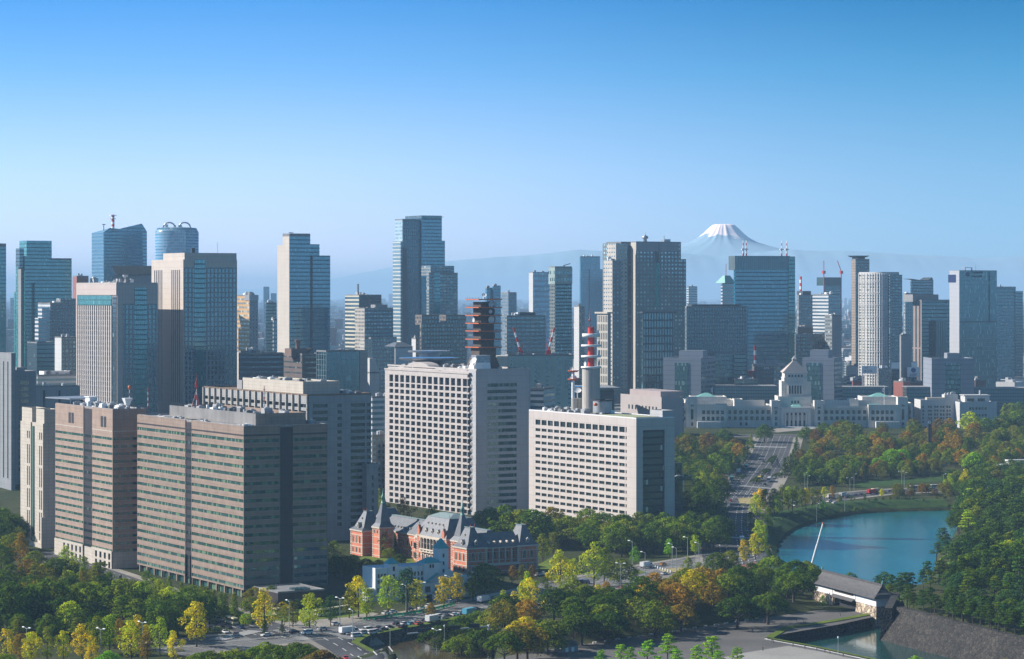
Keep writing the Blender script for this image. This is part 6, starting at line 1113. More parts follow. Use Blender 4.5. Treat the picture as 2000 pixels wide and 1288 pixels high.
    for px, dx in ((1609, 0), (1643, -8)):
        m = MB(); x = B.sR(px); m.tube((x, 0, -6), (x, 0, B.H + 16), .9); m.tube((x, 0, B.H + 16), (x + dx, 0, B.H + 34), .7); m.box(x - 2.5, x + 2.5, -2, 2, B.H + 12, B.H + 17); B.part('tower_crane', m, MT['red'])
    B = tw('office_block', 'grey mid-rise with a red roof mast, right of the broad blue glass tower', 1556, 1560, 1590, 3300, 578, GREYG, cat='office block'); blk(B, 1568, 1584, 570, PLAIN_D, 3, 16, 'roof_house', B.H - 1); m = MB(); x = B.sR(1572); [m.box(x - 1, x + 1, 8, 10, B.H + 4 + q * 4.2, B.H + 8.2 + q * 4.2, q % 2) for q in range(5)]; B.part('roof_mast', m, [MT['red'], MT['white']])
    B = tw('office_block', 'dark squat office below the mast-topped mid-rise', 1557, 1558, 1588, 2900, 640, PLAIN_D, cat='office block'); B = tw('office_block', 'wide brown low office between the blue tower and the white banded one', 1552, 1554, 1625, 2600, 655, BROWNG, cat='office block')
    B = tw('office_tower', 'dark blue tower with a notched slanting top, behind the brown glass office', 1778, 1780, 1823, 3600, 549, fm('slate_tower', (.06, .09, .11), (.03, .06, .08), 2, 4, (.1, .9), (.2, .8), .3, .03, (.1, .2, .2)), plant=False); m = MB(); w = B.b; m.add([(0, 0, B.H), (w, 0, B.H), (w, 20, B.H), (0, 20, B.H), (0, 0, B.H + 3), (w * .7, 0, B.H), (w * .95, 0, B.H + 5), (w, 0, B.H), (0, 20, B.H + 3), (w * .95, 20, B.H + 5), (w * .7, 20, B.H)], [(0, 5, 4), (5, 7, 6), (4, 5, 10, 8), (5, 6, 9, 10), (6, 7, 2, 9)]); B.part('notched_top', m, PLAIN_D)
    tw('office_tower', 'pale stepped tower tucked left of the brown glass office', 1765, 1768, 1784, 3000, 575, fm('pale_step', (.40, .42, .43), (.08, .12, .13), 3, 4, (.2, .8), (.2, .8), .4, .1, (.3, .3, .3)))
    B = tw('glass_office_tower', 'dark brown glass office with pinkish edge piers', 1782, 1800, 1856, 2700, 588, fm('brown_glass', (.065, .06, .06), (.025, .035, .04), 2, 4, (.08, .92), (.1, .85), .4, .05, (.12, .18, .18)), matL=fm('pink_pier', (.34, .26, .23), (.05, .07, .075), 6, 60, (.3, .75), (0, .98), .3, 0, (.1, .1, .1)), plant=False); blk(B, 1783, 1833, 577, PLAIN_G, 8, 24, 'roof_house', B.H - 1); blk(B, 1828, 1850, 628, fm('brown_pier', (.10, .09, .09), (.03, .04, .045), 2.4, 40, (.3, .8), (0, 1), .3, 0, (.1, .1, .1)), -6, 0, 'low_wing')
    B = tw('office_block', 'grey sloped-roof hall by the foot of the brown glass office', 1757, 1760, 1780, 2500, 656, PLAIN_G, cat='office block')
    # insurance tower
    B = tw('glass_office_tower', 'bright silver-sided glass tower with dark lettering at its top', 1855, 1874, 1947, 2600, 529, fm('silver_green_glass', (.17, .25, .26), (.05, .11, .12), 1.5, 4.2, (.25, .85), (.06, .94), .5, .10, (.25, .38, .38), .1, .3), plant=False, crown=.4)
    m = MB(); m.box(-.3, -.001, 0, B.a, -6, B.H); B.part('silver_side', m, plain('iridescent_panel', (.64, .64, .66), .35, .05, .02, joints=(3, 4.2), metal=.3)); strip(B, 1931, 1933, 531, 630, MT['dark'], 0, .2, 'shadow_slot'); strip(B, 1874, 1947, 628, 630, MT['dark'], 0, .2, 'shadow_gap')
    sign(B, 'Prudential\nFinancial', 1896, 1919, 536, simple('navy_letter', (.01, .03, .08), .4)); m = MB(); x = B.sR(1890); m.tube((x, -.5, B.zR(1890, 536)), (x, .1, B.zR(1890, 536)), 2.3, n=16); B.part('round_emblem', m, simple('navy_disc', (.01, .04, .10), .4)); m = MB(); y = B.sL(1860); m.box(-.5, -.3, y - 6, y + 6, B.H - 12, B.H - 4); B.part('side_emblem', m, simple('navy_plate', (.015, .03, .10), .4)); m = MB(); m.box(12, 22, 6, 10, B.H + 3, B.H + 3.5); m.box(12, 13, 6, 7, B.H, B.H + 3); m.box(21, 22, 6, 7, B.H, B.H + 3); m.tube((26, 6, B.H), (26, 6, B.H + 6), .2); B.part('roof_gear', m, MT['steel'])
    B = tw('office_tower', 'teal banded glass office at the picture edge beyond the silver-sided tower', 1945, 1947, 1984, 3400, 562, fm('teal_band', (.16, .28, .32), (.03, .09, .11), 3, 4.4, (.1, .9), (.2, .7), .4, .1, (.2, .3, .3))); blk(B, 1983, 1998, 570, DARKG, -1, 24, 'dark_slab')
    # billboards
    def board(label, px0, px1, py0, py1, d, lines):
        B = Bldg('billboard', label, px0, d, 'billboard', th=R(2), z0=22); b = B.sR(px1); z0, z1 = B.zC(py1), B.zC(py0); m = MB(); m.box(0, b, 0, .6, z0, z1); B.part('panel', m, MT['white']); m = MB(); m.box(1, 1.6, .6, 4, -4, z1 - 1); m.box(b - 1.6, b - 1, .6, 4, -4, z1 - 1); B.part('support_frame', m, MT['steel'])
        for txt, q0, q1, y, mat in lines: sign(B, txt, q0, q1, y, mat)
        return B
    NV = simple('navy_ink', (.01, .06, .18), .5)
    B = board('white billboard with a round blue emblem over dark lettering, before the cream flats', 1772, 1796.5, 717.5, 736.5, 2500, [('Prudential', 1777, 1790, 731, NV), ('Financial', 1777, 1789, 734, NV)]); m = MB(); x = B.sR(1784); m.tube((x, -.35, B.zR(1784, 723.5)), (x, .1, B.zR(1784, 723.5)), 2.4, n=18, mi=0); B.part('round_emblem', m, NV)
    B = board('white billboard with red and navy writing, beside a red roof crane', 1683, 1713, 715, 730, 2500, [('\u30ad\u30e3\u30ed', 1688, 1703, 725.5, NV), ('\u30cf\u30a6\u30b9', 1689, 1695, 719, MT['red'])])
    B = tw('office_block', 'small office with a white fascia above dark glass, behind the round-emblem billboard', 1741, 1742, 1791, 2600, 709, DARKG, th=R(2), cat='office block', plant=False); m = MB(); m.box(-.5, B.b + .3, -.6, 0, B.H - 6, B.H + .5); B.part('white_fascia', m, MT['white'])
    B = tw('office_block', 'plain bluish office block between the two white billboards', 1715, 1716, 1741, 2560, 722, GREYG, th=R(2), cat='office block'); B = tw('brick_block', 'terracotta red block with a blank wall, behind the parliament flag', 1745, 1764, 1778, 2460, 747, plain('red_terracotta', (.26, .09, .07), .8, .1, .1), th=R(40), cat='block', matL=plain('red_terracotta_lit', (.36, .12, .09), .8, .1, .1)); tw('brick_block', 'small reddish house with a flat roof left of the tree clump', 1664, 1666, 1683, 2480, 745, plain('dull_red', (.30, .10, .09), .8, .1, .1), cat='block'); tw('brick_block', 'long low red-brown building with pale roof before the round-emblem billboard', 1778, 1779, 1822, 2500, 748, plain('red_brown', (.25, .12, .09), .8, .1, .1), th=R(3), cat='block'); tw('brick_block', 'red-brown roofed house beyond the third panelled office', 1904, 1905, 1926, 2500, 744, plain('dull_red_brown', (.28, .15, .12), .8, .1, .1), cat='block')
    B = Bldg('construction_crane', 'red and white lattice crane rising beside the dark grey hotel', 1475, 2540, 'crane', th=0, z0=22); z0, z1 = B.zC(742), B.zC(675); m = MB(); [m.box(-1, 1, -1, 1, z0 + (z1 - z0) * q / 7, z0 + (z1 - z0) * (q + 1) / 7, q % 2) for q in range(7)]; m.box(-1, 1, -1, 1, -5, z0); B.part('lattice_boom', m, [MT['red'], MT['white']]); m = MB(); m.box(-8, 0, -3, 3, z0 + 3, z0 + 9); B.part('machine_house', m, MT['red'])
    B = tw('residence_hall', 'low modern hall with a wide flat roof and solar panels behind the chimney', 1064, 1066, 1200, 2050, 764, PLAIN_D, th=R(10), cat='hall', plant=False); m = MB(); m.box(-6, B.b + 4, -6, 50, B.H + 1.3, B.H + 2.6); B.part('flat_roof', m, PLAIN_G); m = MB(); m.box(4, B.b * .5, 2, 30, B.H + 2.6, B.H + 3); B.part('solar_panels', m, BLUE); m = MB(); m.box(B.b * .42, B.b * .58, 0, 12, B.H + 3, B.H + 3.3); B.part('blue_tarpaulin', m, simple('blue_tarp', (.02, .22, .6), .5))
    B = tw('office_block', 'grey stepped office terrace beside the grid office and brown mast', 1035, 1036, 1062, 1700, 762, WHITEB, th=R(-14), cat='office block')
skyline()
# ---------------------------------------------------------------- low city between and behind the towers
def low_city():
    r2 = random.Random(17); groups = {}
    W_ = [('white', PLAIN_W, 'small white flat-roofed building in the hazy low city'), ('grey', GREYG, 'small grey windowed block in the hazy low city'), ('beige', BEIGE, 'small beige gridded block in the hazy low city'), ('dark', DARKG, 'small dark glassy block in the hazy low city'), ('band', WHITEB, 'small pale banded block in the hazy low city'), ('flat', RESID, 'small grey balcony block in the hazy low city')]
    n = 0
    while n < 296:
        d = 2550 * math.exp(r2.random() * .85); px = r2.uniform(0, 2000) if r2.random() < .45 else r2.choice((r2.uniform(1560, 1990), r2.uniform(1560, 1990), r2.uniform(640, 790), r2.uniform(980, 1190)))
        if d < 2900 and 1250 < px < 1660 and r2.random() < .8: continue
        i = r2.choice((0, 0, 0, 0, 1, 2, 2, 3, 4, 4, 5)); k = d / F; w, l = r2.uniform(9, 24), r2.uniform(9, 22); h = r2.choice((8, 10, 12, 14, 18, 24, 30)) * r2.uniform(.8, 1.2)
        if d > 3400: h *= 1.25
        th = R(r2.choice((30, 30, 12, 50, -10))); g = groups.setdefault(i, [])
        B = Bldg('low_building', W_[i][2], px, d, 'building', th=th, group='low city blocks, ' + W_[i][0]); m = MB(); m.box(0, w, 0, l, -4, h); B.part('walls', m, W_[i][1]); m = MB(); rail(m, .1, w - .1, .1, l - .1, h + .01, .9, .4)
        q = r2.random(); m.box(w * .2, w * .55, l * .2, l * .6, h, h + 3)
        B.part('roof', m, (MT['roof'], PLAIN_W, MT['roofplant'])[int(q * 3)]); n += 1
    # the uncounted distance: one object
    m = MB(); mats = [PLAIN_W, GREYG, PLAIN_G, DARKG, WHITEB, plain('dull_tile', (.25, .15, .12), .9)]
    for j in range(11000):
        d = 5000 * math.exp(r2.random() * 1.75); x = r2.uniform(-.26, .26) * d; w, l = r2.uniform(10, 32) * (1 + d / 22000), r2.uniform(10, 30) * (1 + d / 22000); h = r2.choice((7, 9, 11, 14, 20, 26, 40)) * r2.uniform(.7, 1.2)
        if r2.random() < .018: h *= 2.4
        m.box(x, x + w, d, d + l, 20, 22 + h, r2.choice((0, 0, 0, 1, 2, 2, 3, 4, 4, 5)))
    tag(m.build('distant_city', mats), 'hazy mass of distant low city to the horizon', None, None, 'stuff')
low_city()
# ---------------------------------------------------------------- roads, pavements, lawns, plaza
def paving(name, a, b, scale=.5, rough=.9, patch=.03):
    m, t, p, _ = newmat(name); co, xyz = OBJCO(t)
    c = MIX(t, RANGE(t, NOISE(t, co, scale, 4), .3, .7, 0, 1), a, b); c = MIX(t, RANGE(t, NOISE(t, co, patch, 3), .4, .62, 0, .45), c, tuple(x * .55 for x in a))
    t.links.new(c, p.inputs['Base Color']); p.inputs['Roughness'].default_value = rough; p.inputs['Specular IOR Level'].default_value = .25; return m
MT['asphalt'] = paving('asphalt', (.055, .056, .06), (.085, .085, .088)); MT['asphalt_light'] = paving('worn_asphalt', (.12, .12, .12), (.17, .165, .16)); MT['pave'] = paving('pavement_slabs', (.22, .20, .17), (.33, .30, .26)); MT['gravel'] = paving('plaza_gravel', (.10, .095, .09), (.15, .14, .13), 1.2); MT['gravel_l'] = paving('pale_gravel', (.26, .25, .23), (.34, .33, .30), 1.2); MT['redpave'] = paving('red_lane', (.24, .10, .08), (.30, .13, .10)); MT['mark'] = simple('road_paint', (.42, .42, .41), .7); MT['tan'] = paving('dry_grass', (.30, .24, .10), (.36, .30, .14), .4)
def wpts(pts): return [gp(*p)[:2] for p in pts]
def smooth(pts, n=6):
    out = []; P = [pts[0]] + pts + [pts[-1]]
    for i in range(1, len(P) - 2):
        for k in range(n):
            t = k / n; q = []
            for c in range(2): a, b, d, e = P[i - 1][c], P[i][c], P[i + 1][c], P[i + 2][c]; q.append(.5 * (2 * b + (d - a) * t + (2 * a - 5 * b + 4 * d - e) * t * t + (3 * b - a - 3 * d + e) * t ** 3))
            out.append(tuple(q))
    return out + [pts[-1]]
def strip_mesh(name, line, w0, w1, mat, dz, kind='structure', cross=5, offs=0.):
    """a ribbon laid on the terrain along a world polyline"""
    n = len(line); v = []; f = []
    for i, (x, y) in enumerate(line):
        a, b = line[max(i - 1, 0)], line[min(i + 1, n - 1)]; l = math.hypot(b[0] - a[0], b[1] - a[1]) or 1; nx, ny = -(b[1] - a[1]) / l, (b[0] - a[0]) / l; w = w0 + (w1 - w0) * i / (n - 1)
        for k in range(cross + 1): o = offs + w * (k / cross - .5); v.append((x + nx * o, y + ny * o))
    z = zg([p[0] for p in v], [p[1] for p in v]) + dz
    m = MB(); m.add([(p[0], p[1], float(q)) for p, q in zip(v, z)], [(i * (cross + 1) + k, (i + 1) * (cross + 1) + k, (i + 1) * (cross + 1) + k + 1, i * (cross + 1) + k + 1)[::-1] for i in range(n - 1) for k in range(cross)], 0, True); return tag(m.build(name, mat), kind=kind)
def dashes(mb, line, off, w, on, gap, dz=.2):
    L = 0; acc = [0]
    for i in range(1, len(line)): acc.append(acc[-1] + math.hypot(line[i][0] - line[i - 1][0], line[i][1] - line[i - 1][1]))
    def at(s):
        i = max(1, min(len(acc) - 1, int(np.searchsorted(acc, s)))); t = (s - acc[i - 1]) / (acc[i] - acc[i - 1] + 1e-9); a, b = line[i - 1], line[i]; l = math.hypot(b[0] - a[0], b[1] - a[1]) or 1; return (a[0] + (b[0] - a[0]) * t, a[1] + (b[1] - a[1]) * t, -(b[1] - a[1]) / l, (b[0] - a[0]) / l)
    s = 1.
    while s < acc[-1] - on:
        q = []
        for ss_, o in ((s, off - w / 2), (s + on, off - w / 2), (s + on, off + w / 2), (s, off + w / 2)): x, y, nx, ny = at(ss_); q.append((x + nx * o, y + ny * o))
        z = zg([p[0] for p in q], [p[1] for p in q]) + dz; mb.add([(p[0], p[1], float(zz)) for p, zz in zip(q, z)], [(0, 1, 2, 3)]); s += on + gap
def patch(name, pxs, mat, dz, world=False, kind='structure', cuts=2, zc=None):
    poly = ccw(pxs if world else wpts(pxs)); bm = bmesh.new(); bm.faces.new([bm.verts.new((x, y, 0)) for x, y in poly]); bmesh.ops.triangulate(bm, faces=bm.faces[:])
    if cuts: bmesh.ops.subdivide_edges(bm, edges=bm.edges[:], cuts=cuts, use_grid_fill=True)
    z = zg([v.co.x for v in bm.verts], [v.co.y for v in bm.verts])
    for v, q in zip(bm.verts, z): v.co.z = dz if world else float(q) + dz
    me = bpy.data.meshes.new(name); bm.to_mesh(me); bm.free(); me.materials.append(mat); return tag(link(bpy.data.objects.new(name, me)), kind=kind)
ROADS = {}
def road(key, pts, w0, w1, mat='asphalt', dz=.10, walk=5.):
    l = smooth(wpts(pts)); ROADS[key] = l
    if walk: strip_mesh('pavement', l, w0 + 2 * walk, w1 + 2 * walk, MT['pave'], dz - .05, cross=8)
    strip_mesh('road', l, w0, w1, MT[mat], dz); return l
road('main', [(300, 1272), (430, 1256), (560, 1243), (700, 1229), (830, 1208), (960, 1184), (1110, 1150), (1250, 1120), (1380, 1098), (1470, 1082)], 37, 34, 'asphalt_light', .12)
road('corner', [(560, 1248), (470, 1216), (390, 1190), (280, 1154), (180, 1118), (60, 1080)], 26, 22, 'asphalt', .16)
road('gaien', [(640, 1236), (700, 1268), (760, 1300), (850, 1352)], 24, 24, 'asphalt', .18, 3)
road('cross', [(1440, 1108), (1430, 1064), (1427, 1024), (1434, 986), (1452, 958)], 34, 36, 'asphalt', .20, 4)
road('avenue', [(1450, 968), (1476, 925), (1502, 880), (1519, 851)], 32, 27, 'asphalt', .26, 8)
road('moat', [(1448, 986), (1520, 984), (1600, 976), (1700, 964), (1800, 958), (1990, 948)], 26, 24, 'asphalt', .22, 5)
road('front', [(1380, 850), (1450, 852), (1522, 852), (1600, 853), (1720, 858)], 20, 20, 'asphalt', .34, 3)
mk = MB()
for o in (-12.6, -9.2, -5.8, -2.4, 2.4, 5.8, 9.2, 12.6): dashes(mk, ROADS['main'], o, .45, 6, 8, .22)
for o in (-18, 18, -.4, .4): dashes(mk, ROADS['main'], o, .4, 8, .05, .22)
for o in (-10.5, -6.5, 6.5, 10.5): dashes(mk, ROADS['avenue'], o, .3, 6, 6, .36)
for o in (-2.6, 2.6): dashes(mk, ROADS['avenue'], o, .25, 8, .05, .36)
for o in (-10, -6.5, -3, 3.5, 7, 10.5): dashes(mk, ROADS['cross'], o, .5, 6, 7, .30)
for o in (-7, 0, 7): dashes(mk, ROADS['moat'], o, .4, 6, 7, .32); 
for o in (-8, 0, 8): dashes(mk, ROADS['corner'], o, .4, 6, 7, .26)
for o in (-6, 0, 6): dashes(mk, ROADS['gaien'], o, .5, 8, 8, .28)
tag(mk.build('road_markings', MT['mark']), kind='structure')
def zebra(p, q, n, l, w=.9):
    """pedestrian crossing between two sightlines"""
    a, b = gp(*p)[:2], gp(*q)[:2]; dx, dy = b[0] - a[0], b[1] - a[1]; L = math.hypot(dx, dy); ux, uy = dx / L, dy / L; m = MB()
    for i in range(n):
        s = L * (i + .5) / n; c = (a[0] + ux * s, a[1] + uy * s); q4 = [(c[0] + ux * e * w / 2 - uy * g * l / 2, c[1] + uy * e * w / 2 + ux * g * l / 2) for e, g in ((-1, -1), (1, -1), (1, 1), (-1, 1))]
        z = zg([t[0] for t in q4], [t[1] for t in q4]) + .40; m.add([(t[0], t[1], float(zz)) for t, zz in zip(q4, z)], [(0, 1, 2, 3)])
    tag(m.build('crosswalk', MT['mark']), kind='structure')
zebra((1416, 946), (1512, 956), 26, 6); zebra((1468, 868), (1536, 869), 24, 5); zebra((422, 1252), (500, 1234), 16, 7, 1.3); zebra((545, 1232), (600, 1252), 12, 6, 1.2); zebra((1404, 1050), (1462, 1053), 18, 6); zebra((640, 1236), (690, 1250), 10, 5, 1.0)
# plaza, islands, lawns
G0 = lambda *p: gz(*p, 0)
patch('plaza', [G0(*q) for q in [(930, 1296), (1000, 1280), (1200, 1250), (1400, 1220), (1595, 1193), (1690, 1195), (1704, 1206), (1640, 1220), (1530, 1239), (1494, 1246), (1400, 1264), (1200, 1294)]], MT['gravel'], .05, True, cuts=0)
patch('plaza', [G0(*q) for q in [(930, 1296), (1200, 1294), (1400, 1264), (1494, 1246), (1590, 1266), (1728, 1296), (1860, 1338), (1700, 1370), (900, 1370)]], MT['gravel'], .055, True, cuts=0)
patch('plaza_path', [G0(*q) for q in [(1440, 1278), (1540, 1262), (1600, 1273), (1725, 1300), (1800, 1325), (1700, 1370), (1300, 1370), (1370, 1296)]], MT['gravel_l'], .09, True, cuts=0)
patch('kerb', [G0(*q) for q in [(1497, 1248), (1600, 1267), (1725, 1294.5), (1860, 1335), (1860, 1338), (1725, 1297), (1600, 1269.3), (1492, 1249)]], MT['white'], .14, True, cuts=0)
patch('pavement', [(470, 1212), (540, 1192), (700, 1190), (740, 1200), (690, 1218), (600, 1230), (520, 1236)], MT['pave'], .13)
patch('lawn', [(470, 1203), (540, 1186), (700, 1184), (735, 1194), (680, 1206), (560, 1216)], MT['lawn'], .17)
patch('lawn', [(690, 1098), (740, 1070), (800, 1085), (835, 1098), (800, 1108), (740, 1102)], MT['lawn'], .12); patch('lawn', [(1050, 1104), (1085, 1085), (1100, 1105), (1060, 1118)], MT['lawn'], .12)
patch('lawn', [(1655, 950), (1700, 936), (1760, 932), (1840, 926), (1850, 938), (1760, 946), (1690, 954)], MT['lawn_dark'], .12); patch('lawn', [(1822, 1098), (1850, 1070), (1900, 1058), (1960, 1070), (1900, 1105), (1860, 1120)], MT['lawn'], .12)
patch('lawn', [(1470, 1210), (1500, 1204), (1510, 1208), (1480, 1214)], MT['lawn'], .02) if False else None
patch('traffic_island', [(1440, 974), (1486, 972), (1490, 984), (1448, 990)], MT['tan'], .30, cuts=1); patch('traffic_island', [(1285, 1114), (1330, 1109), (1338, 1115), (1300, 1121)], MT['tan'], .25, cuts=1); patch('traffic_island', [(1228, 1118), (1250, 1115), (1262, 1119), (1240, 1123)], MT['lawn'], .25, cuts=0)
patch('red_lane', [(1446, 1106), (1474, 1098), (1484, 1106), (1458, 1114)], MT['redpave'], .32, cuts=0)
patch('forecourt', [(1520, 846), (1585, 840), (1600, 836), (1520, 836), (1500, 845)], MT['pave'], .45, cuts=0) ; patch('lawn', [(560, 1190), (640, 1183), (640, 1189), (570, 1196)], MT['lawn_dark'], .2, cuts=0)
# grass bank of the big moat (far and near-left shores)
bl = BIG_MOAT
strip_mesh('grass_bank', smooth([bl[1], bl[2], bl[3], bl[4], bl[5], bl[6], bl[7], bl[8], bl[9]]), 26, 18, MT['lawn_dark'], .14, offs=14, cross=8)
# ---------------------------------------------------------------- vehicles
MT['carpaint'] = tinted('car_paint', .28, 0, .5, .04); MT['carglass'] = simple('car_glass', (.015, .02, .025), .08, 0, .7); MT['tyre'] = simple('tyre', (.02, .02, .02), .8); MT['lamp_w'] = simple('headlamp', (.7, .7, .65), .2); MT['lamp_r'] = simple('tail_lamp', (.4, .02, .02), .3)
def prof(mb, pts, w, w2=None, mi=0):
    """side profile (x, z) lofted across the width, the upper points narrower"""
    w2 = w2 or w; zs = [p[1] for p in pts]; lo, hi = min(zs), max(zs); n = len(pts)
    f = lambda z: (w + (w2 - w) * (z - lo) / (hi - lo + 1e-9)) / 2
    mb.add([(x, -f(z), z) for x, z in pts] + [(x, f(z), z) for x, z in pts], [tuple(range(n)), tuple(range(2 * n - 1, n - 1, -1))] + [(i, n + i, n + (i + 1) % n, (i + 1) % n) for i in range(n)], mi)
def vehicle(kind):
    e = thing(kind, '', kind)
    if kind == 'car': L, Wd, H, wb = 4.5, 1.78, 1.45, 1.35; body = [(-2.25, .35), (2.25, .35), (2.25, .78), (1.2, .92), (-1.7, .95), (-2.25, .85)]; cab = [(-1.75, .93), (.95, .92), (.25, 1.42), (-1.0, 1.45)]; top = [(-1.05, 1.44), (.22, 1.42), (.2, 1.49), (-1.0, 1.50)]
    elif kind == 'van': L, Wd, H, wb = 4.8, 1.85, 2.0, 1.5; body = [(-2.4, .35), (2.4, .35), (2.4, .95), (1.8, 1.15), (-2.4, 1.15)]; cab = [(-2.36, 1.15), (1.75, 1.15), (1.2, 1.8), (-2.3, 1.8)]; top = [(-2.38, 1.8), (1.22, 1.8), (1.1, 2.0), (-2.3, 2.0)]
    elif kind == 'bus': L, Wd, H, wb = 10.5, 2.5, 3.1, 3.0; body = [(-5.25, .4), (5.25, .4), (5.25, 1.5), (-5.25, 1.5)]; cab = [(-5.2, 1.5), (5.2, 1.5), (5.1, 2.6), (-5.2, 2.6)]; top = [(-5.25, 2.6), (5.2, 2.6), (5.05, 3.1), (-5.2, 3.1)]
    else: L, Wd, H, wb = 8.5, 2.4, 3.2, 2.8; body = [(2.4, .5), (4.25, .5), (4.25, 1.5), (2.4, 1.5)]; cab = [(2.4, 1.5), (4.22, 1.5), (3.9, 2.3), (2.4, 2.3)]; top = [(2.4, 2.3), (3.9, 2.3), (3.7, 2.6), (2.4, 2.6)]
    m = MB(); prof(m, body, Wd, Wd); m.build('body', MT['carpaint'], e); m = MB(); prof(m, cab, Wd * .97, Wd * .84); m.build('glasshouse', MT['carglass'], e); m = MB(); prof(m, top, Wd * .84, Wd * .80); m.build('roof', MT['carpaint'], e)
    if kind == 'truck': m = MB(); m.box(-4.25, 2.25, -1.2, 1.2, .9, 3.2); m.build('cargo_box', MT['carpaint'], e); m = MB(); m.box(-4.2, 2.4, -.5, .5, .5, .89); m.build('chassis', MT['dark'], e)
    for sx in (-1, 1):
        for sy in (-1, 1): m = MB(); r = .33 if kind in ('car', 'van') else .5; m.tube((sx * wb, sy * (Wd / 2 - .22), r), (sx * wb, sy * (Wd / 2 + .02), r), r, n=12); m.build('wheel', MT['tyre'], e)
    for sy in (-1, 1):
        x = max(p[0] for p in body); m = MB(); m.box(x - .05, x + .04, sy * Wd * .33 - .18, sy * Wd * .33 + .18, .6, .78); m.build('headlight', MT['lamp_w'], e); x = -4.25 if kind == 'truck' else min(p[0] for p in body); m = MB(); m.box(x - .04, x + .05, sy * Wd * .36 - .16, sy * Wd * .36 + .16, .95 if kind == 'truck' else .65, 1.15 if kind == 'truck' else .85); m.build('taillight', MT['lamp_r'], e)
    return e
VEH = {}
CAR_COL = {'white': (.70, .70, .70), 'black': (.015, .015, .018), 'silver': (.42, .43, .44), 'dark blue': (.01, .03, .12), 'light blue': (.10, .38, .52), 'orange-red': (.55, .10, .04), 'red': (.5, .02, .02), 'grey': (.16, .16, .17), 'yellow': (.75, .52, .02), 'cream': (.62, .57, .38), 'teal': (.05, .28, .30), 'orange': (.6, .24, .03)}
def heading(px, py, key):
    x, y, z = gp(px, py); l = ROADS[key]; i = min(range(len(l) - 1), key=lambda i: (l[i][0] - x) ** 2 + (l[i][1] - y) ** 2); return math.atan2(l[i + 1][1] - l[i][1], l[i + 1][0] - l[i][0])
def put(kind, col, px, py, key, label, rev=False, dth=0):
    x, y, z = gp(px, py); h = heading(px, py, key) + (math.pi if rev else 0) + dth; z = float(zg(x, y)) + (.34 if key in ('cross', 'avenue', 'moat', 'front') else .24)
    if kind not in VEH: VEH[kind] = o = vehicle(kind); KIDS(o); o.location = (x, y, z); o.rotation_euler = (0, 0, h)
    else: o = dup(VEH[kind], (x, y, z), h)
    o['label'] = label; o['category'] = kind; o['group'] = kind + 's on the roads'
    for c in o.children:
        if c.name.startswith(('body', 'roof', 'cargo')): c.color = (*CAR_COL[col], 1)
    return o
ORD = ['first', 'second', 'third', 'fourth', 'fifth', 'sixth', 'seventh', 'eighth', 'ninth', 'tenth', 'eleventh', 'twelfth', 'thirteenth', 'fourteenth', 'fifteenth', 'sixteenth', 'seventeenth', 'eighteenth', 'nineteenth', 'twentieth'] + ['twenty-' + q for q in ('first', 'second', 'third', 'fourth', 'fifth', 'sixth', 'seventh', 'eighth', 'ninth')] + ['thirtieth'] + ['thirty-' + q for q in ('first', 'second', 'third', 'fourth', 'fifth', 'sixth', 'seventh', 'eighth', 'ninth')] + ['fortieth'] + ['forty-' + q for q in ('first', 'second', 'third', 'fourth', 'fifth', 'sixth', 'seventh', 'eighth', 'ninth')]
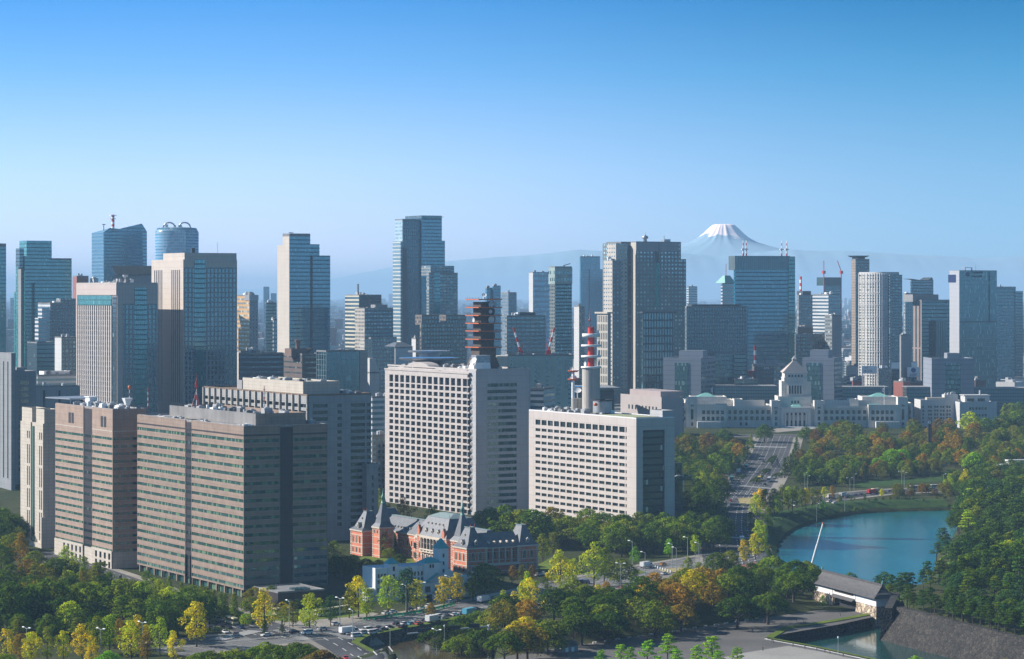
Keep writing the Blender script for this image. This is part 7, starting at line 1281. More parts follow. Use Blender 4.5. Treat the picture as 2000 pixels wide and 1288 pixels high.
def traffic():
    V = [('truck', 'white', 681, 1240, 'main', 'white box truck heading the queue nearest the moat corner'), ('van', 'white', 697, 1246, 'main', 'white van nearest the moat corner, lowest in the queue'), ('van', 'white', 720, 1234, 'main', 'white van behind the box truck in the far lane of the queue'), ('van', 'white', 727, 1240, 'main', 'white van beside the start of the green barriers'), ('car', 'black', 741, 1230, 'main', 'black car behind the pair of white vans'), ('car', 'grey', 748, 1233, 'main', 'dark grey car abreast of the black one, before a white taxi'), ('car', 'white', 754, 1237, 'main', 'white patrol-style car hugging the green barriers'), ('car', 'black', 776, 1222, 'main', 'black car in the far lane under the second yellow street tree'), ('car', 'black', 787, 1228, 'main', 'black car hugging the barriers behind the white one'), ('car', 'light blue', 803, 1222, 'main', 'light blue taxi in the queue'), ('car', 'orange-red', 818, 1222, 'main', 'orange-red taxi behind the light blue one'), ('van', 'white', 840, 1211, 'main', 'white van at the back of the far queue lane'), ('truck', 'white', 846, 1217, 'main', 'white box truck in the middle of the queue by the small orange tree'), ('car', 'white', 866, 1211, 'main', 'white car before the leaning dark trees, behind the box truck'), ('car', 'white', 880, 1213, 'main', 'white car last but one before the dark trees cover the road'), ('car', 'silver', 893, 1210, 'main', 'silver car half covered by the dark trees'),
         ('truck', 'white', 945, 1178, 'main', 'white trailer truck parked across before the pale office end'), ('truck', 'light blue', 918, 1203, 'main', 'pale blue truck coming out from behind the orange trees'), ('car', 'white', 1050, 1126, 'main', 'white car parked first of three by the brick ministry corner'), ('car', 'white', 1062, 1124, 'main', 'white car parked second of three by the brick ministry corner'), ('car', 'silver', 1075, 1122, 'main', 'silver car parked last of three by the brick ministry corner'),
         ('truck', 'white', 1262, 1110, 'main', 'white truck crossing by the bollard line at the wide junction'), ('car', 'white', 1297, 1123, 'main', 'white police car with blue roof bar at the wide junction'), ('car', 'white', 1321, 1124, 'main', 'white car following the police car at the wide junction'), ('car', 'orange', 1295, 1105, 'main', 'orange car at the far side of the wide junction'),
         ('bus', 'teal', 414, 1206, 'corner', 'blue-green bus waiting by the park edge'), ('bus', 'cream', 452, 1220, 'corner', 'cream bus with a pale roof at the corner junction'), ('car', 'dark blue', 471, 1229, 'corner', 'dark blue car ahead of the cream bus'), ('car', 'black', 432, 1226, 'corner', 'black car beside the clipped hedge, next to the cream bus'), ('car', 'black', 447, 1229, 'corner', 'second black car, between the hedge and the dark blue car'), ('bus', 'cream', 552, 1201, 'main', 'cream bus behind the big yellow street tree, first of a line'), ('bus', 'cream', 632, 1204, 'main', 'cream bus parked beyond the yellow-green street tree'), ('bus', 'cream', 664, 1199, 'main', 'cream bus last in the line, nearest the pale office'),
         ('car', 'red', 676, 1290, 'gaien', 'red car at the very bottom edge on the moat-side road'), ('car', 'red', 1216, 1150, 'main', 'red car glimpsed between trees before the wide junction'),
         ('bus', 'yellow', 1483, 938, 'avenue', 'yellow bus at the lights of the parliament avenue'), ('bus', 'teal', 1429, 938, 'avenue', 'pale blue bus turning off the parliament avenue'), ('bus', 'white', 1502, 940, 'avenue', 'white bus queuing beside the yellow one'), ('bus', 'teal', 1459, 898, 'avenue', 'blue-green coach parked under the avenue trees, higher up'), ('truck', 'white', 1443, 912, 'avenue', 'white lorry parked below the blue-green coach'), ('car', 'white', 1476, 916, 'avenue', 'white car in mid-avenue beside the long hedge'), ('car', 'silver', 1488, 905, 'avenue', 'silver car further up the avenue hedge'), ('car', 'black', 1494, 948, 'avenue', 'black car at the stop line beside the white bus'), ('car', 'white', 1512, 932, 'avenue', 'white car behind the white bus'), ('car', 'grey', 1491, 887, 'avenue', 'grey car near the top crossing of the avenue'), ('car', 'white', 1423, 990, 'cross', 'white car in the dark cross street'), ('car', 'red', 1427, 981, 'cross', 'red car just above the white one in the dark cross street'), ('car', 'white', 1437, 976, 'cross', 'white car at the tan traffic island'), ('van', 'white', 1461, 1089, 'cross', 'white van at the red-paved stop line'), ('car', 'silver', 1460, 1080, 'cross', 'silver car behind the white van, red paving'), ('truck', 'white', 1449, 1060, 'cross', 'white lorry just below the big crossing'), ('car', 'teal', 1456, 1040, 'cross', 'greenish car above the big crossing')]
    for a in V: put(*a)
    for i, (x, y, c, k) in enumerate(((405, 1216, 'white', 'car'), (392, 1206, 'black', 'car'), (424, 1214, 'silver', 'van'), (440, 1238, 'white', 'car'), (462, 1243, 'grey', 'car'), (520, 1244, 'white', 'car'), (575, 1238, 'black', 'car'), (600, 1240, 'white', 'van'), (630, 1232, 'silver', 'car'), (655, 1222, 'white', 'car'))): put(k, c, x, y, 'corner' if x < 480 else 'main', f'{c} {k} crossing the open corner junction, {ORD[i]} from the park edge', x % 2 == 0)
    for i, (x, y, c, k) in enumerate(((712, 1240, 'white', 'van'), (736, 1236, 'silver', 'car'), (760, 1229, 'black', 'car'), (768, 1234, 'white', 'car'), (790, 1222, 'white', 'car'), (800, 1229, 'black', 'car'), (812, 1217, 'silver', 'car'), (822, 1226, 'white', 'car'), (832, 1215, 'black', 'car'), (838, 1222, 'white', 'car'), (856, 1209, 'white', 'van'), (874, 1207, 'black', 'car'), (888, 1204, 'white', 'car'), (900, 1201, 'silver', 'car'), (912, 1197, 'white', 'car'), (930, 1193, 'black', 'car'))): put(k, c, x, y, 'main', f'{c} {k} packed in the moat road queue, {ORD[i]} from the white vans')
    MR = [('truck', 'white', 1622, 975), ('truck', 'silver', 1648, 972), ('car', 'white', 1603, 983), ('car', 'yellow', 1640, 978), ('car', 'black', 1655, 974), ('car', 'grey', 1662, 972), ('car', 'dark blue', 1672, 970), ('car', 'white', 1620, 982), ('car', 'black', 1683, 969), ('truck', 'red', 1704, 966), ('truck', 'cream', 1712, 964), ('car', 'yellow', 1726, 964), ('car', 'dark blue', 1740, 962), ('bus', 'white', 1790, 958), ('bus', 'white', 1830, 956), ('car', 'white', 1862, 955), ('car', 'black', 1697, 966), ('car', 'white', 1630, 985), ('car', 'silver', 1590, 984), ('car', 'white', 1556, 990), ('car', 'white', 1530, 984)]
    MR.sort(key=lambda a: a[2])
    for i, (k, c, x, y) in enumerate(MR): put(k, c, x, y, 'moat', f'{c} {k} on the moat-side road, {ORD[i]} vehicle counting from the tan traffic island')
traffic()
# ---------------------------------------------------------------- street furniture and people
MT['lamp'] = simple('lamp_post_grey', (.42, .46, .46), .4, .3); MT['green'] = simple('green_barrier_paint', (.01, .34, .13), .5); MT['blue'] = simple('sign_blue', (.01, .16, .48), .5)
def lamp(double):
    e = thing('street_lamp', '', 'street lamp'); m = MB(); m.lathe(0, 0, [(.22, 0), (.16, 1.2), (.10, 12)], 8); m.build('pole', MT['lamp'], e)
    for s in ((-1, 1) if double else (1,)): m = MB(); m.tube((0, 0, 11.8), (s * 1.8, 0, 12.3), .08); m.build('arm', MT['lamp'], e); m = MB(); m.taper(s * 1.5 - .2, s * 2.7, -.28, .28, 12.2, s * 1.6 - .1, s * 2.6, -.2, .2, 12.5) if s > 0 else m.taper(s * 2.7, s * 1.5 + .2, -.28, .28, 12.2, s * 2.6, s * 1.6 + .1, -.2, .2, 12.5); m.build('lamp_head', MT['white'], e)
    return e
L1, L2 = None, None
LM = [(664, 1226, 2, 'in front of the cream buses, by the shaded pavilion'), (793, 1234, 1, 'between the two yellow trees before the pale office'), (822, 1228, 2, 'just past the second yellow tree by the pale office'), (689, 1252, 1, 'at the tip of the small moat'), (762, 1286, 1, 'standing before the small brown moat'), (853, 1290, 2, 'before the big dark tree at the small moat'), (878, 1214, 1, 'behind the orange tree of the queue road'), (931, 1206, 1, 'beside the pale blue truck'), (278, 1278, 2, 'among the bright yellow trees of the park front'), (52, 1290, 2, 'at the bottom corner of the park front'), (197, 1292, 2, 'between the yellow trees near the bright green shrub'), (565, 1232, 1, 'beside the big yellow-orange tree'), (1212, 1152, 2, 'by the dark olive tree at the junction'), (1260, 1128, 1, 'at the junction islands'), (1313, 1110, 1, 'rising tallest over the tan island'), (1321, 1118, 1, 'slim, right beside the tallest one'), (1343, 1096, 1, 'under the dark trees past the tan island'), (1365, 1108, 1, 'last tall one before the cross street'), (1235, 1104, 1, 'in front of the dark tree row'), (1572, 955, 1, 'at the avenue corner, first of the moat road'), (1577, 962, 1, 'close beside the avenue corner lamp'), (1660, 966, 2, 'over the parked moat-road lorries'), (1650, 988, 1, 'at the moat bank below the lorries'), (1668, 958, 1, 'slim, behind the double one at the lorries'), (1761, 952, 2, 'against the grass slope'), (1766, 955, 1, 'twin beside the grass slope lamp'), (1843, 958, 1, 'at the far end of the moat road'), (1595, 1002, 1, 'on the moat-side footpath'), (1397, 1052, 1, 'in the dark cross street'), (1620, 1222, 0, 'on the bright grass verge by the gatehouse'), (1637, 1277, 0, 'standing in front of the lower moat'), (868, 1292, 0, 'ornamental, low, beside the dark moat tree')]
for px, py, n, wh in LM:
    x, y, z = gp(px, py); z += .2
    if n == 0:
        e = thing('plaza_lamp', f'slender pale plaza lamp with a globe head, {wh}', 'street lamp', (x, y, max(z, .1)), group='plaza lamps'); m = MB(); m.lathe(0, 0, [(.2, 0), (.09, .8), (.07, 5.6)], 8); m.build('pole', MT['lamp'], e); m = MB(); m.lathe(0, 0, [(.1, 5.6), (.32, 5.9), (.32, 6.3), (.05, 6.6)], 10); m.build('lamp_head', MT['white'], e); continue
    if n == 1: o = L1 = lamp(False) if L1 is None else None; 
    else: o = L2 = lamp(True) if L2 is None else None
    if o is None: o = dup(SRC[n])
    else: SRC = globals().get('SRC', {}); SRC[n] = o; KIDS(o)
    L1 = L1 or SRC.get(1); L2 = L2 or SRC.get(2)
    o.location = (x, y, z); o.rotation_euler = (0, 0, heading(px, py, 'main') + R(90) if px < 1400 else .3); s = 1 if py > 1040 else .9; o.scale = (s, s, s); o['label'] = f'grey {"double" if n == 2 else "single"}-armed street lamp {wh}'; o['group'] = 'street lamps along the roads'
def things2():
    # green barriers along the small moat road
    line = wpts([(716, 1249), (760, 1244), (810, 1236), (850, 1228), (884, 1219)]); tot = 0; proto = None; n = 18
    for i in range(n):
        t = i / (n - 1) * (len(line) - 1); k = min(int(t), len(line) - 2); u = t - k; a, b = line[k], line[k + 1]; x, y = a[0] + (b[0] - a[0]) * u, a[1] + (b[1] - a[1]) * u; h = math.atan2(b[1] - a[1], b[0] - a[0])
        if proto is None:
            proto = o = thing('road_barrier', '', 'barrier'); m = MB(); m.box(-1.9, 1.9, -.08, .08, .45, 1.25); m.build('panel', MT['green'], o)
            for s in (-1, 1): m = MB(); m.box(s * 1.4 - .08, s * 1.4 + .08, -.4, .4, 0, .45); m.build('foot', MT['green'], o)
            KIDS(o)
        else: o = dup(proto)
        o.location = (x, y, .25); o.rotation_euler = (0, 0, h); o['label'] = f'green road barrier beside the small moat, {ORD[i]} counting from the white vans'; o['group'] = 'green barriers along the small moat'
    # bollards of the junction
    proto = None; line = wpts([(1262, 1106), (1285, 1112), (1310, 1120)])
    for i in range(11):
        t = i / 10 * 2; k = min(int(t), 1); u = t - k; a, b = line[k], line[k + 1]; x, y = a[0] + (b[0] - a[0]) * u, a[1] + (b[1] - a[1]) * u
        if proto is None: m = MB(); m.lathe(0, 0, [(.35, 0), (.35, 1.0), (.1, 1.2)], 8); o = proto = m.build('bollard', MT['white'])
        else: o = proto.copy(); COL.objects.link(o)
        o.location = (x, y, .3); tag(o, f'white bollard at the wide junction, {ORD[i]} counting from the white truck', 'bollard', 'white junction bollards')
    # gantry signs at the bottom edge
    x, y, z = gp(955, 1285); g = thing('sign_gantry', 'steel road gantry carrying dark sign boxes at the bottom edge', 'sign gantry', (x, y, .2)); m = MB(); m.lathe(0, 0, [(.5, -1), (.5, 5.2)], 10); m.build('post', MT['white'], g); m = MB(); m.tube((0, 0, 4.6), (-33, -3, 1.9), .3, n=8); m.build('beam', MT['lamp'], g)
    for t in (.18, .42, .52, .72, .8): m = MB(); xx = -33 * t; m.box(xx - 2.2, xx + 2.2, -3 * t - .5, -3 * t + .1, 4.6 - 2.7 * t, 6.2 - 2.7 * t); m.build('sign_box', MT['dark'], g)
    x, y, z = gp(744, 1292); g = thing('direction_sign', 'blue overhead direction sign cut by the bottom edge', 'road sign', (x, y, .2)); m = MB(); m.box(-5, 7, -.15, .15, 0, 2.0); m.build('sign_panel', MT['blue'], g); m = MB(); m.tube((0, .3, -1), (0, .3, 1.8), .2); m.build('post', MT['lamp'], g); m = MB(); m.box(3.4, 4.4, -.2, -.16, 1.2, 1.4); m.box(4.2, 4.4, -.2, -.16, .5, 1.4); m.build('route_number', MT['white'], g)
    # clock tower among the avenue trees
    B = Bldg('clock_tower', 'slim dark three-sided clock tower with a round clock face among the autumn trees', 1816, 1980, 'clock tower', th=0); zt_ = B.zC(815); m = MB(); m.box(-1.1, .6, 0, 1.4, -3, zt_ - 2); m.box(.9, 1.5, .2, 1.6, -3, zt_); B.part('column', m, MT['dark']); m = MB(); m.tube((-.2, -.3, B.zC(825)), (-.2, .1, B.zC(825)), 1.25, n=16); B.part('clock_face', m, MT['white']); m = MB(); m.tube((-.2, -.36, B.zC(825)), (-.2, -.31, B.zC(825)), .5, n=10); B.part('clock_centre', m, MT['orange'])
    # crane boom over the moat
    xx, yy = wx(1581, 1250), 1250.; e = thing('crane_boom', 'long white telescopic crane boom with an orange root, raised over the moat', 'mobile crane', (xx, yy, 0)); k = 1250 / F; A = Vector((0, 0, zt(1118, 1250))); T = Vector(((1608 - 1581) * k, 0, zt(1021, 1250))); m = MB(); m.tube(A, A.lerp(T, .16), .65, .6, 8); m.build('boom_root', MT['orange'], e); m = MB(); m.tube(A.lerp(T, .16), A.lerp(T, .55), .5, .5, 8); m.tube(A.lerp(T, .55), A.lerp(T, .97), .4, .36, 8); m.build('boom', MT['white'], e); m = MB(); m.tube(A.lerp(T, .97), T, .5, .4, 8); m.build('boom_head', MT['orange'], e); m = MB(); m.box(-4, 2, -1.4, 1.4, .6, 2.4); m.box(-1, 1.6, -1.2, 1.2, 2.4, A.z + .2); m.build('carrier', MT['orange'], e)
    # small tiled hut, police box, shelter, roof pavilion
    B = Bldg('park_hut', 'small grey tiled hut with two white doors under the bank trees', 1098, gz(1098, 1276, 0)[1], 'hut', th=R(38), z0=0); m = MB(); m.box(0, 8, 0, 5, 0, 2.6); B.part('wall', m, PLAIN_G); m = MB(); m.add([(-.6, -.6, 2.5), (8.6, -.6, 2.5), (8.6, 2.5, 4.4), (-.6, 2.5, 4.4), (-.6, 5.6, 2.5), (8.6, 5.6, 2.5)], [(0, 1, 2, 3), (3, 2, 5, 4), (0, 3, 4), (1, 5, 2), (0, 4, 5, 1)]); B.part('tiled_roof', m, MT['tile']); B.panes('door', [('R', 1.6, 3, .2, 1.9, 0), ('R', 4.6, 6, .2, 1.9, 0)], MT['white'])
    B = Bldg('glass_pavilion', 'low glass pavilion with a flat pale roof at the wood edge', 1955, 1880, 'pavilion', th=R(6)); m = MB(); m.box(0, 26, 0, 10, -1, 4); B.part('glazing', m, DARKG); m = MB(); m.box(-3, 28, -2, 12, 4, 4.8); m.box(6, 28, 1, 10, 4.8, 8); B.part('flat_roof', m, PLAIN_W)
    B = Bldg('footbridge_parapet', 'pale parapet wall along the moat road below the grass slope', 1765, 1900, 'wall', th=R(14)); m = MB(); m.box(0, 34, 0, 1, -3, 2.6); B.part('wall', m, PLAIN_G)
    # hedges
    for i, (pts, lab) in enumerate((([(1470, 946), (1486, 921)], 'long clipped hedge in the middle of the avenue, lower length'), ([(1488, 918), (1500, 899)], 'clipped hedge in the middle of the avenue, second length'), ([(1502, 896), (1516, 874)], 'clipped hedge in the middle of the avenue, top length'), ([(1440, 934), (1452, 922)], 'short hedge beside the pale blue bus on the avenue'), ([(1514, 930), (1524, 914)], 'short hedge on the avenue, moat side'), ([(412, 1232), (446, 1238)], 'dark clipped hedge on the traffic island beside the cream bus'), ([(462, 1210), (496, 1222)], 'bright green clipped hedge behind the cream bus'), ([(432, 1190), (470, 1204)], 'bright green hedge along the pavement before the brown tower'))):
        a, b = wpts(pts); L = math.hypot(b[0] - a[0], b[1] - a[1]); h = math.atan2(b[1] - a[1], b[0] - a[0]); e = leafblock(L, 4.2 if i < 5 else 2.6, 1.3 if i < 5 else 1.5, 40 + i); o = link(bpy.data.objects.new('hedge', e)); o.location = ((a[0] + b[0]) / 2, (a[1] + b[1]) / 2, float(zg((a[0] + b[0]) / 2, (a[1] + b[1]) / 2)) + .2); o.rotation_euler = (0, 0, h); o.color = (.075, .12, .022, 1) if i > 5 else (.05, .075, .02, 1); tag(o, lab, 'hedge', 'clipped hedges')
    # benches along the foot of the bank
    proto = None; A, Bq = gp(1045, 1274)[:2], gp(1478, 1210)[:2]; n = 21
    for i in range(n):
        t = i / (n - 1); x, y = A[0] + (Bq[0] - A[0]) * t, A[1] + (Bq[1] - A[1]) * t - .5
        if proto is None:
            proto = o = thing('park_bench', '', 'bench'); m = MB(); m.box(-.95, .95, -.25, .25, .40, .47); m.build('seat', MT['white'], o)
            for s in (-1, 1): m = MB(); m.box(s * .7 - .12, s * .7 + .12, -.2, .2, 0, .4); m.build('leg', MT['white'], o)
            KIDS(o)
        else: o = dup(proto)
        o.location = (x, y, .08); o.rotation_euler = (0, 0, math.atan2(Bq[1] - A[1], Bq[0] - A[0])); o.scale = (1.25,) * 3; o['label'] = f'white park bench at the bank foot, {ORD[i]} counting from the tiled hut'; o['group'] = 'benches along the bank foot'
    # bright vans and tents seen through trees
    for px, py, c, lab in ((1124, 1140, 'dark blue', 'blue van glimpsed between the yellow-green trees, first of three'), (1134, 1141, 'dark blue', 'blue van glimpsed between the yellow-green trees, second of three'), (1145, 1141, 'dark blue', 'blue van glimpsed between the yellow-green trees, third of three')): put('van', c, px, py, 'main', lab)
def human(label, px, py, top, leg, seed, face):
    r2 = random.Random(seed); st = r2.uniform(.14, .3); bm = bmesh.new(); J = {}; 
    def v(n, x, y, z, r, par=None):
        J[n] = bm.verts.new((x, y, z)); rad.append(r)
        if par: bm.edges.new((J[par], J[n]))
    rad = []; v('pelvis', 0, 0, .93, .135); v('waist', 0, .0, 1.08, .125, 'pelvis'); v('chest', 0, .01, 1.32, .15, 'waist'); v('neck', 0, .0, 1.47, .055, 'chest'); v('head', 0, .02, 1.60, .095, 'neck'); v('crown', 0, .01, 1.70, .075, 'head')
    for s, q in (('l', -1), ('r', 1)):
        w = st * q * (1 if r2.random() < .9 else -1); v('hip' + s, q * .09, 0, .86, .10, 'pelvis'); v('knee' + s, q * .1, w * .6, .48, .066, 'hip' + s); v('ank' + s, q * .1, w, .08, .045, 'knee' + s); v('toe' + s, q * .1, w + .16, .04, .04, 'ank' + s)
        v('sh' + s, q * .19, 0, 1.40, .065, 'chest'); v('el' + s, q * .24, -w * .4, 1.14, .048, 'sh' + s); v('wr' + s, q * .23, -w * .6 + .08, .90, .036, 'el' + s); v('hand' + s, q * .225, -w * .6 + .12, .80, .038, 'wr' + s)
    me = bpy.data.meshes.new('person'); bm.to_mesh(me); bm.free(); o = link(bpy.data.objects.new('person', me)); md = o.modifiers.new('skin', 'SKIN'); md.use_smooth_shade = True
    for i, rr_ in enumerate(rad): me.skin_vertices[0].data[i].radius = (rr_, rr_ * .8)
    me.skin_vertices[0].data[0].use_root = True; o.modifiers.new('sub', 'SUBSURF').render_levels = 1
    dg = bpy.context.evaluated_depsgraph_get(); dg.update(); nm = bpy.data.meshes.new_from_object(o.evaluated_get(dg)); o.modifiers.clear(); o.data = nm; nm.materials.clear()
    for mname, c in (('coat_' + label.split()[0], top), ('trouser_' + label.split()[0], leg), ('skin_tone', (.42, .26, .19)), ('dark_hair', (.02, .016, .014))): nm.materials.append(_pm.setdefault(mname + str(c), simple(mname, c, .8)))
    for p in nm.polygons:
        z = p.center.z; x = abs(p.center.x); p.material_index = 3 if z > 1.66 or (z > 1.55 and p.center.y < -.01) else 2 if z > 1.49 or (x > .18 and z < .9) else 1 if z < .95 and x < .18 else 0; p.use_smooth = True
    x, y, z = gp(px, py); o.location = (x, y, max(.1, z + .1)); o.rotation_euler = (0, 0, face); tag(o, label, 'person', 'people on the plaza')
_pm = {}
def people():
    P = [((.03, .03, .04), (.02, .02, .03), 1508, 1256, 'dark-coated person walking near the plaza kerb corner'), ((.35, .05, .05), (.03, .03, .04), 1511, 1257, 'red-jacketed person walking close behind a dark-coated one'), ((.02, .02, .025), (.02, .02, .02), 1549, 1264, 'person in black walking alone on the plaza, second group along the kerb'), ((.05, .08, .22), (.02, .02, .03), 1572, 1269, 'person in a blue top on the plaza edge'), ((.03, .03, .03), (.05, .05, .06), 1595, 1272, 'person in dark clothes beyond the blue-topped one'), ((.03, .03, .035), (.02, .02, .02), 1611, 1276, 'person in black walking before the lower moat lamp'), ((.30, .06, .05), (.02, .02, .03), 1621, 1278, 'person with a dark red top beside the lower moat'), ((.04, .05, .08), (.02, .02, .02), 1647, 1285, 'last person along the kerb, in dark grey'), ((.03, .03, .03), (.02, .02, .02), 1556, 1216, 'dark figure in the shade before the gatehouse'), ((.3, .3, .3), (.03, .03, .04), 1570, 1220, 'pale-topped figure in the shade before the gatehouse'), ((.4, .08, .10), (.03, .03, .04), 1573, 1222, 'pink-topped figure in the shade before the gatehouse'), ((.03, .03, .03), (.02, .02, .02), 1641, 1204, 'lone dark figure on the path to the gate'), ((.10, .10, .12), (.03, .03, .04), 1492, 1219, 'figure standing near the last bench'), ((.02, .02, .02), (.02, .02, .02), 1490, 1272, 'black-clad person crossing the open gravel'), ((.02, .03, .05), (.02, .02, .03), 731, 1276, 'person in dark blue on the pavement by the moat railing')]
    for i, (a, b, x, y, l) in enumerate(P): human(l, x, y, a, b, i, i * 1.3)
# ---------------------------------------------------------------- trees
def foliage_mat():
    m, t, p, out = newmat('foliage'); oi = N(t, 'ShaderNodeObjectInfo'); co, xyz = OBJCO(t)
    n1 = NOISE(t, co, .55, 3); n2 = NOISE(t, co, .16, 2)
    ad = N(t, 'ShaderNodeVectorMath', operation='ADD'); t.links.new(co, ad.inputs[0]); cx = N(t, 'ShaderNodeCombineXYZ'); t.links.new(M(t, 'MULTIPLY', oi.outputs['Random'], 50), cx.inputs[0]); t.links.new(cx.outputs[0], ad.inputs[1])
    n2 = NOISE(t, ad.outputs[0], .2, 2)
    g = N(t, 'ShaderNodeNewGeometry'); a2 = N(t, 'ShaderNodeVectorMath', operation='ADD'); t.links.new(ad.outputs[0], a2.inputs[0]); a2.inputs[1].default_value = (31, 7, 3); n3 = NOISE(t, a2.outputs[0], .3, 2)
    c = MIX(t, RANGE(t, n2, .42, .66, 0, .6), oi.outputs['Color'], MIX(t, 1., oi.outputs['Color'], (1.3, 1.15, .5), 'MULTIPLY'))
    c = MIX(t, RANGE(t, n3, .46, .66, 0, .75), c, MIX(t, 1., oi.outputs['Color'], (.52, .82, .9), 'MULTIPLY'))
    vm = N(t, 'ShaderNodeVectorMath', operation='SCALE'); t.links.new(c, vm.inputs[0]); t.links.new(M(t, 'MULTIPLY', RANGE(t, n1, .3, .7, .65, 1.35), RANGE(t, g.outputs['Random Per Island'], 0, 1, .6, 1.45)), vm.inputs['Scale'])
    d = N(t, 'ShaderNodeBsdfDiffuse'); tr = N(t, 'ShaderNodeBsdfTranslucent'); mxs = N(t, 'ShaderNodeMixShader'); mxs.inputs[0].default_value = .28
    t.links.new(vm.outputs[0], d.inputs[0]); v2 = N(t, 'ShaderNodeVectorMath', operation='MULTIPLY'); t.links.new(vm.outputs[0], v2.inputs[0]); v2.inputs[1].default_value = (1.2, 1.25, .6); t.links.new(v2.outputs[0], tr.inputs[0])
    t.links.new(d.outputs[0], mxs.inputs[1]); t.links.new(tr.outputs[0], mxs.inputs[2]); t.links.new(mxs.outputs[0], out.inputs[0]); t.nodes.remove(p); return m
MT['foliage'] = foliage_mat(); MT['bark'] = simple('bark', (.075, .055, .042), .9)
def leafmesh(name, pts, nrm, size, seed, up=.35):
    """leaf clumps: small bent quads facing roughly outwards"""
    r_ = np.random.default_rng(seed); n = len(pts); nr = nrm + r_.normal(0, .55, (n, 3)); nr[:, 2] += up; nr /= np.linalg.norm(nr, axis=1)[:, None] + 1e-9
    a = np.cross(nr, r_.normal(0, 1, (n, 3))); a /= np.linalg.norm(a, axis=1)[:, None] + 1e-9; b = np.cross(nr, a); s = (size * r_.uniform(.6, 1.35, n))[:, None]
    v = np.empty((n, 4, 3)); v[:, 0] = pts - a * s * .55; v[:, 1] = pts - b * s * .40 + nr * s * .12; v[:, 2] = pts + a * s * .55; v[:, 3] = pts + b * s * .40 + nr * s * .12
    me = bpy.data.meshes.new(name); me.vertices.add(n * 4); me.loops.add(n * 4); me.polygons.add(n); me.vertices.foreach_set('co', v.ravel()); me.loops.foreach_set('vertex_index', np.arange(n * 4)); me.polygons.foreach_set('loop_start', np.arange(n) * 4); me.polygons.foreach_set('loop_total', np.full(n, 4)); me.materials.append(MT['foliage']); me.update(); me.validate(); return me
def ball(r_, n, c, rad, squash=.8, lower=.25):
    d = r_.normal(0, 1, (n, 3)); d /= np.linalg.norm(d, axis=1)[:, None]; k = (d[:, 2] < -.1) & (r_.random(n) > lower); d[k, 2] *= -1; rr_ = rad * r_.uniform(.72, 1.05, n)[:, None]
    return np.asarray(c) + d * rr_ * np.array([1, 1, squash]), d
def leafblock(L, Wd, H, seed):
    r_ = np.random.default_rng(seed); n = int(L * 40); x = r_.uniform(-L / 2, L / 2, n); q = r_.random(n); s = np.sign(r_.random(n) - .5); top = q < .5
    p = np.stack([x, np.where(top, r_.uniform(-Wd / 2, Wd / 2, n), s * Wd / 2), np.where(top, H + r_.normal(0, .12, n), r_.uniform(0, H, n))], 1); nn = np.stack([x * 0, np.where(top, 0, s), np.where(top, 1, 0)], 1); return leafmesh('hedge_leaves', p, nn.astype(float), .55, seed)
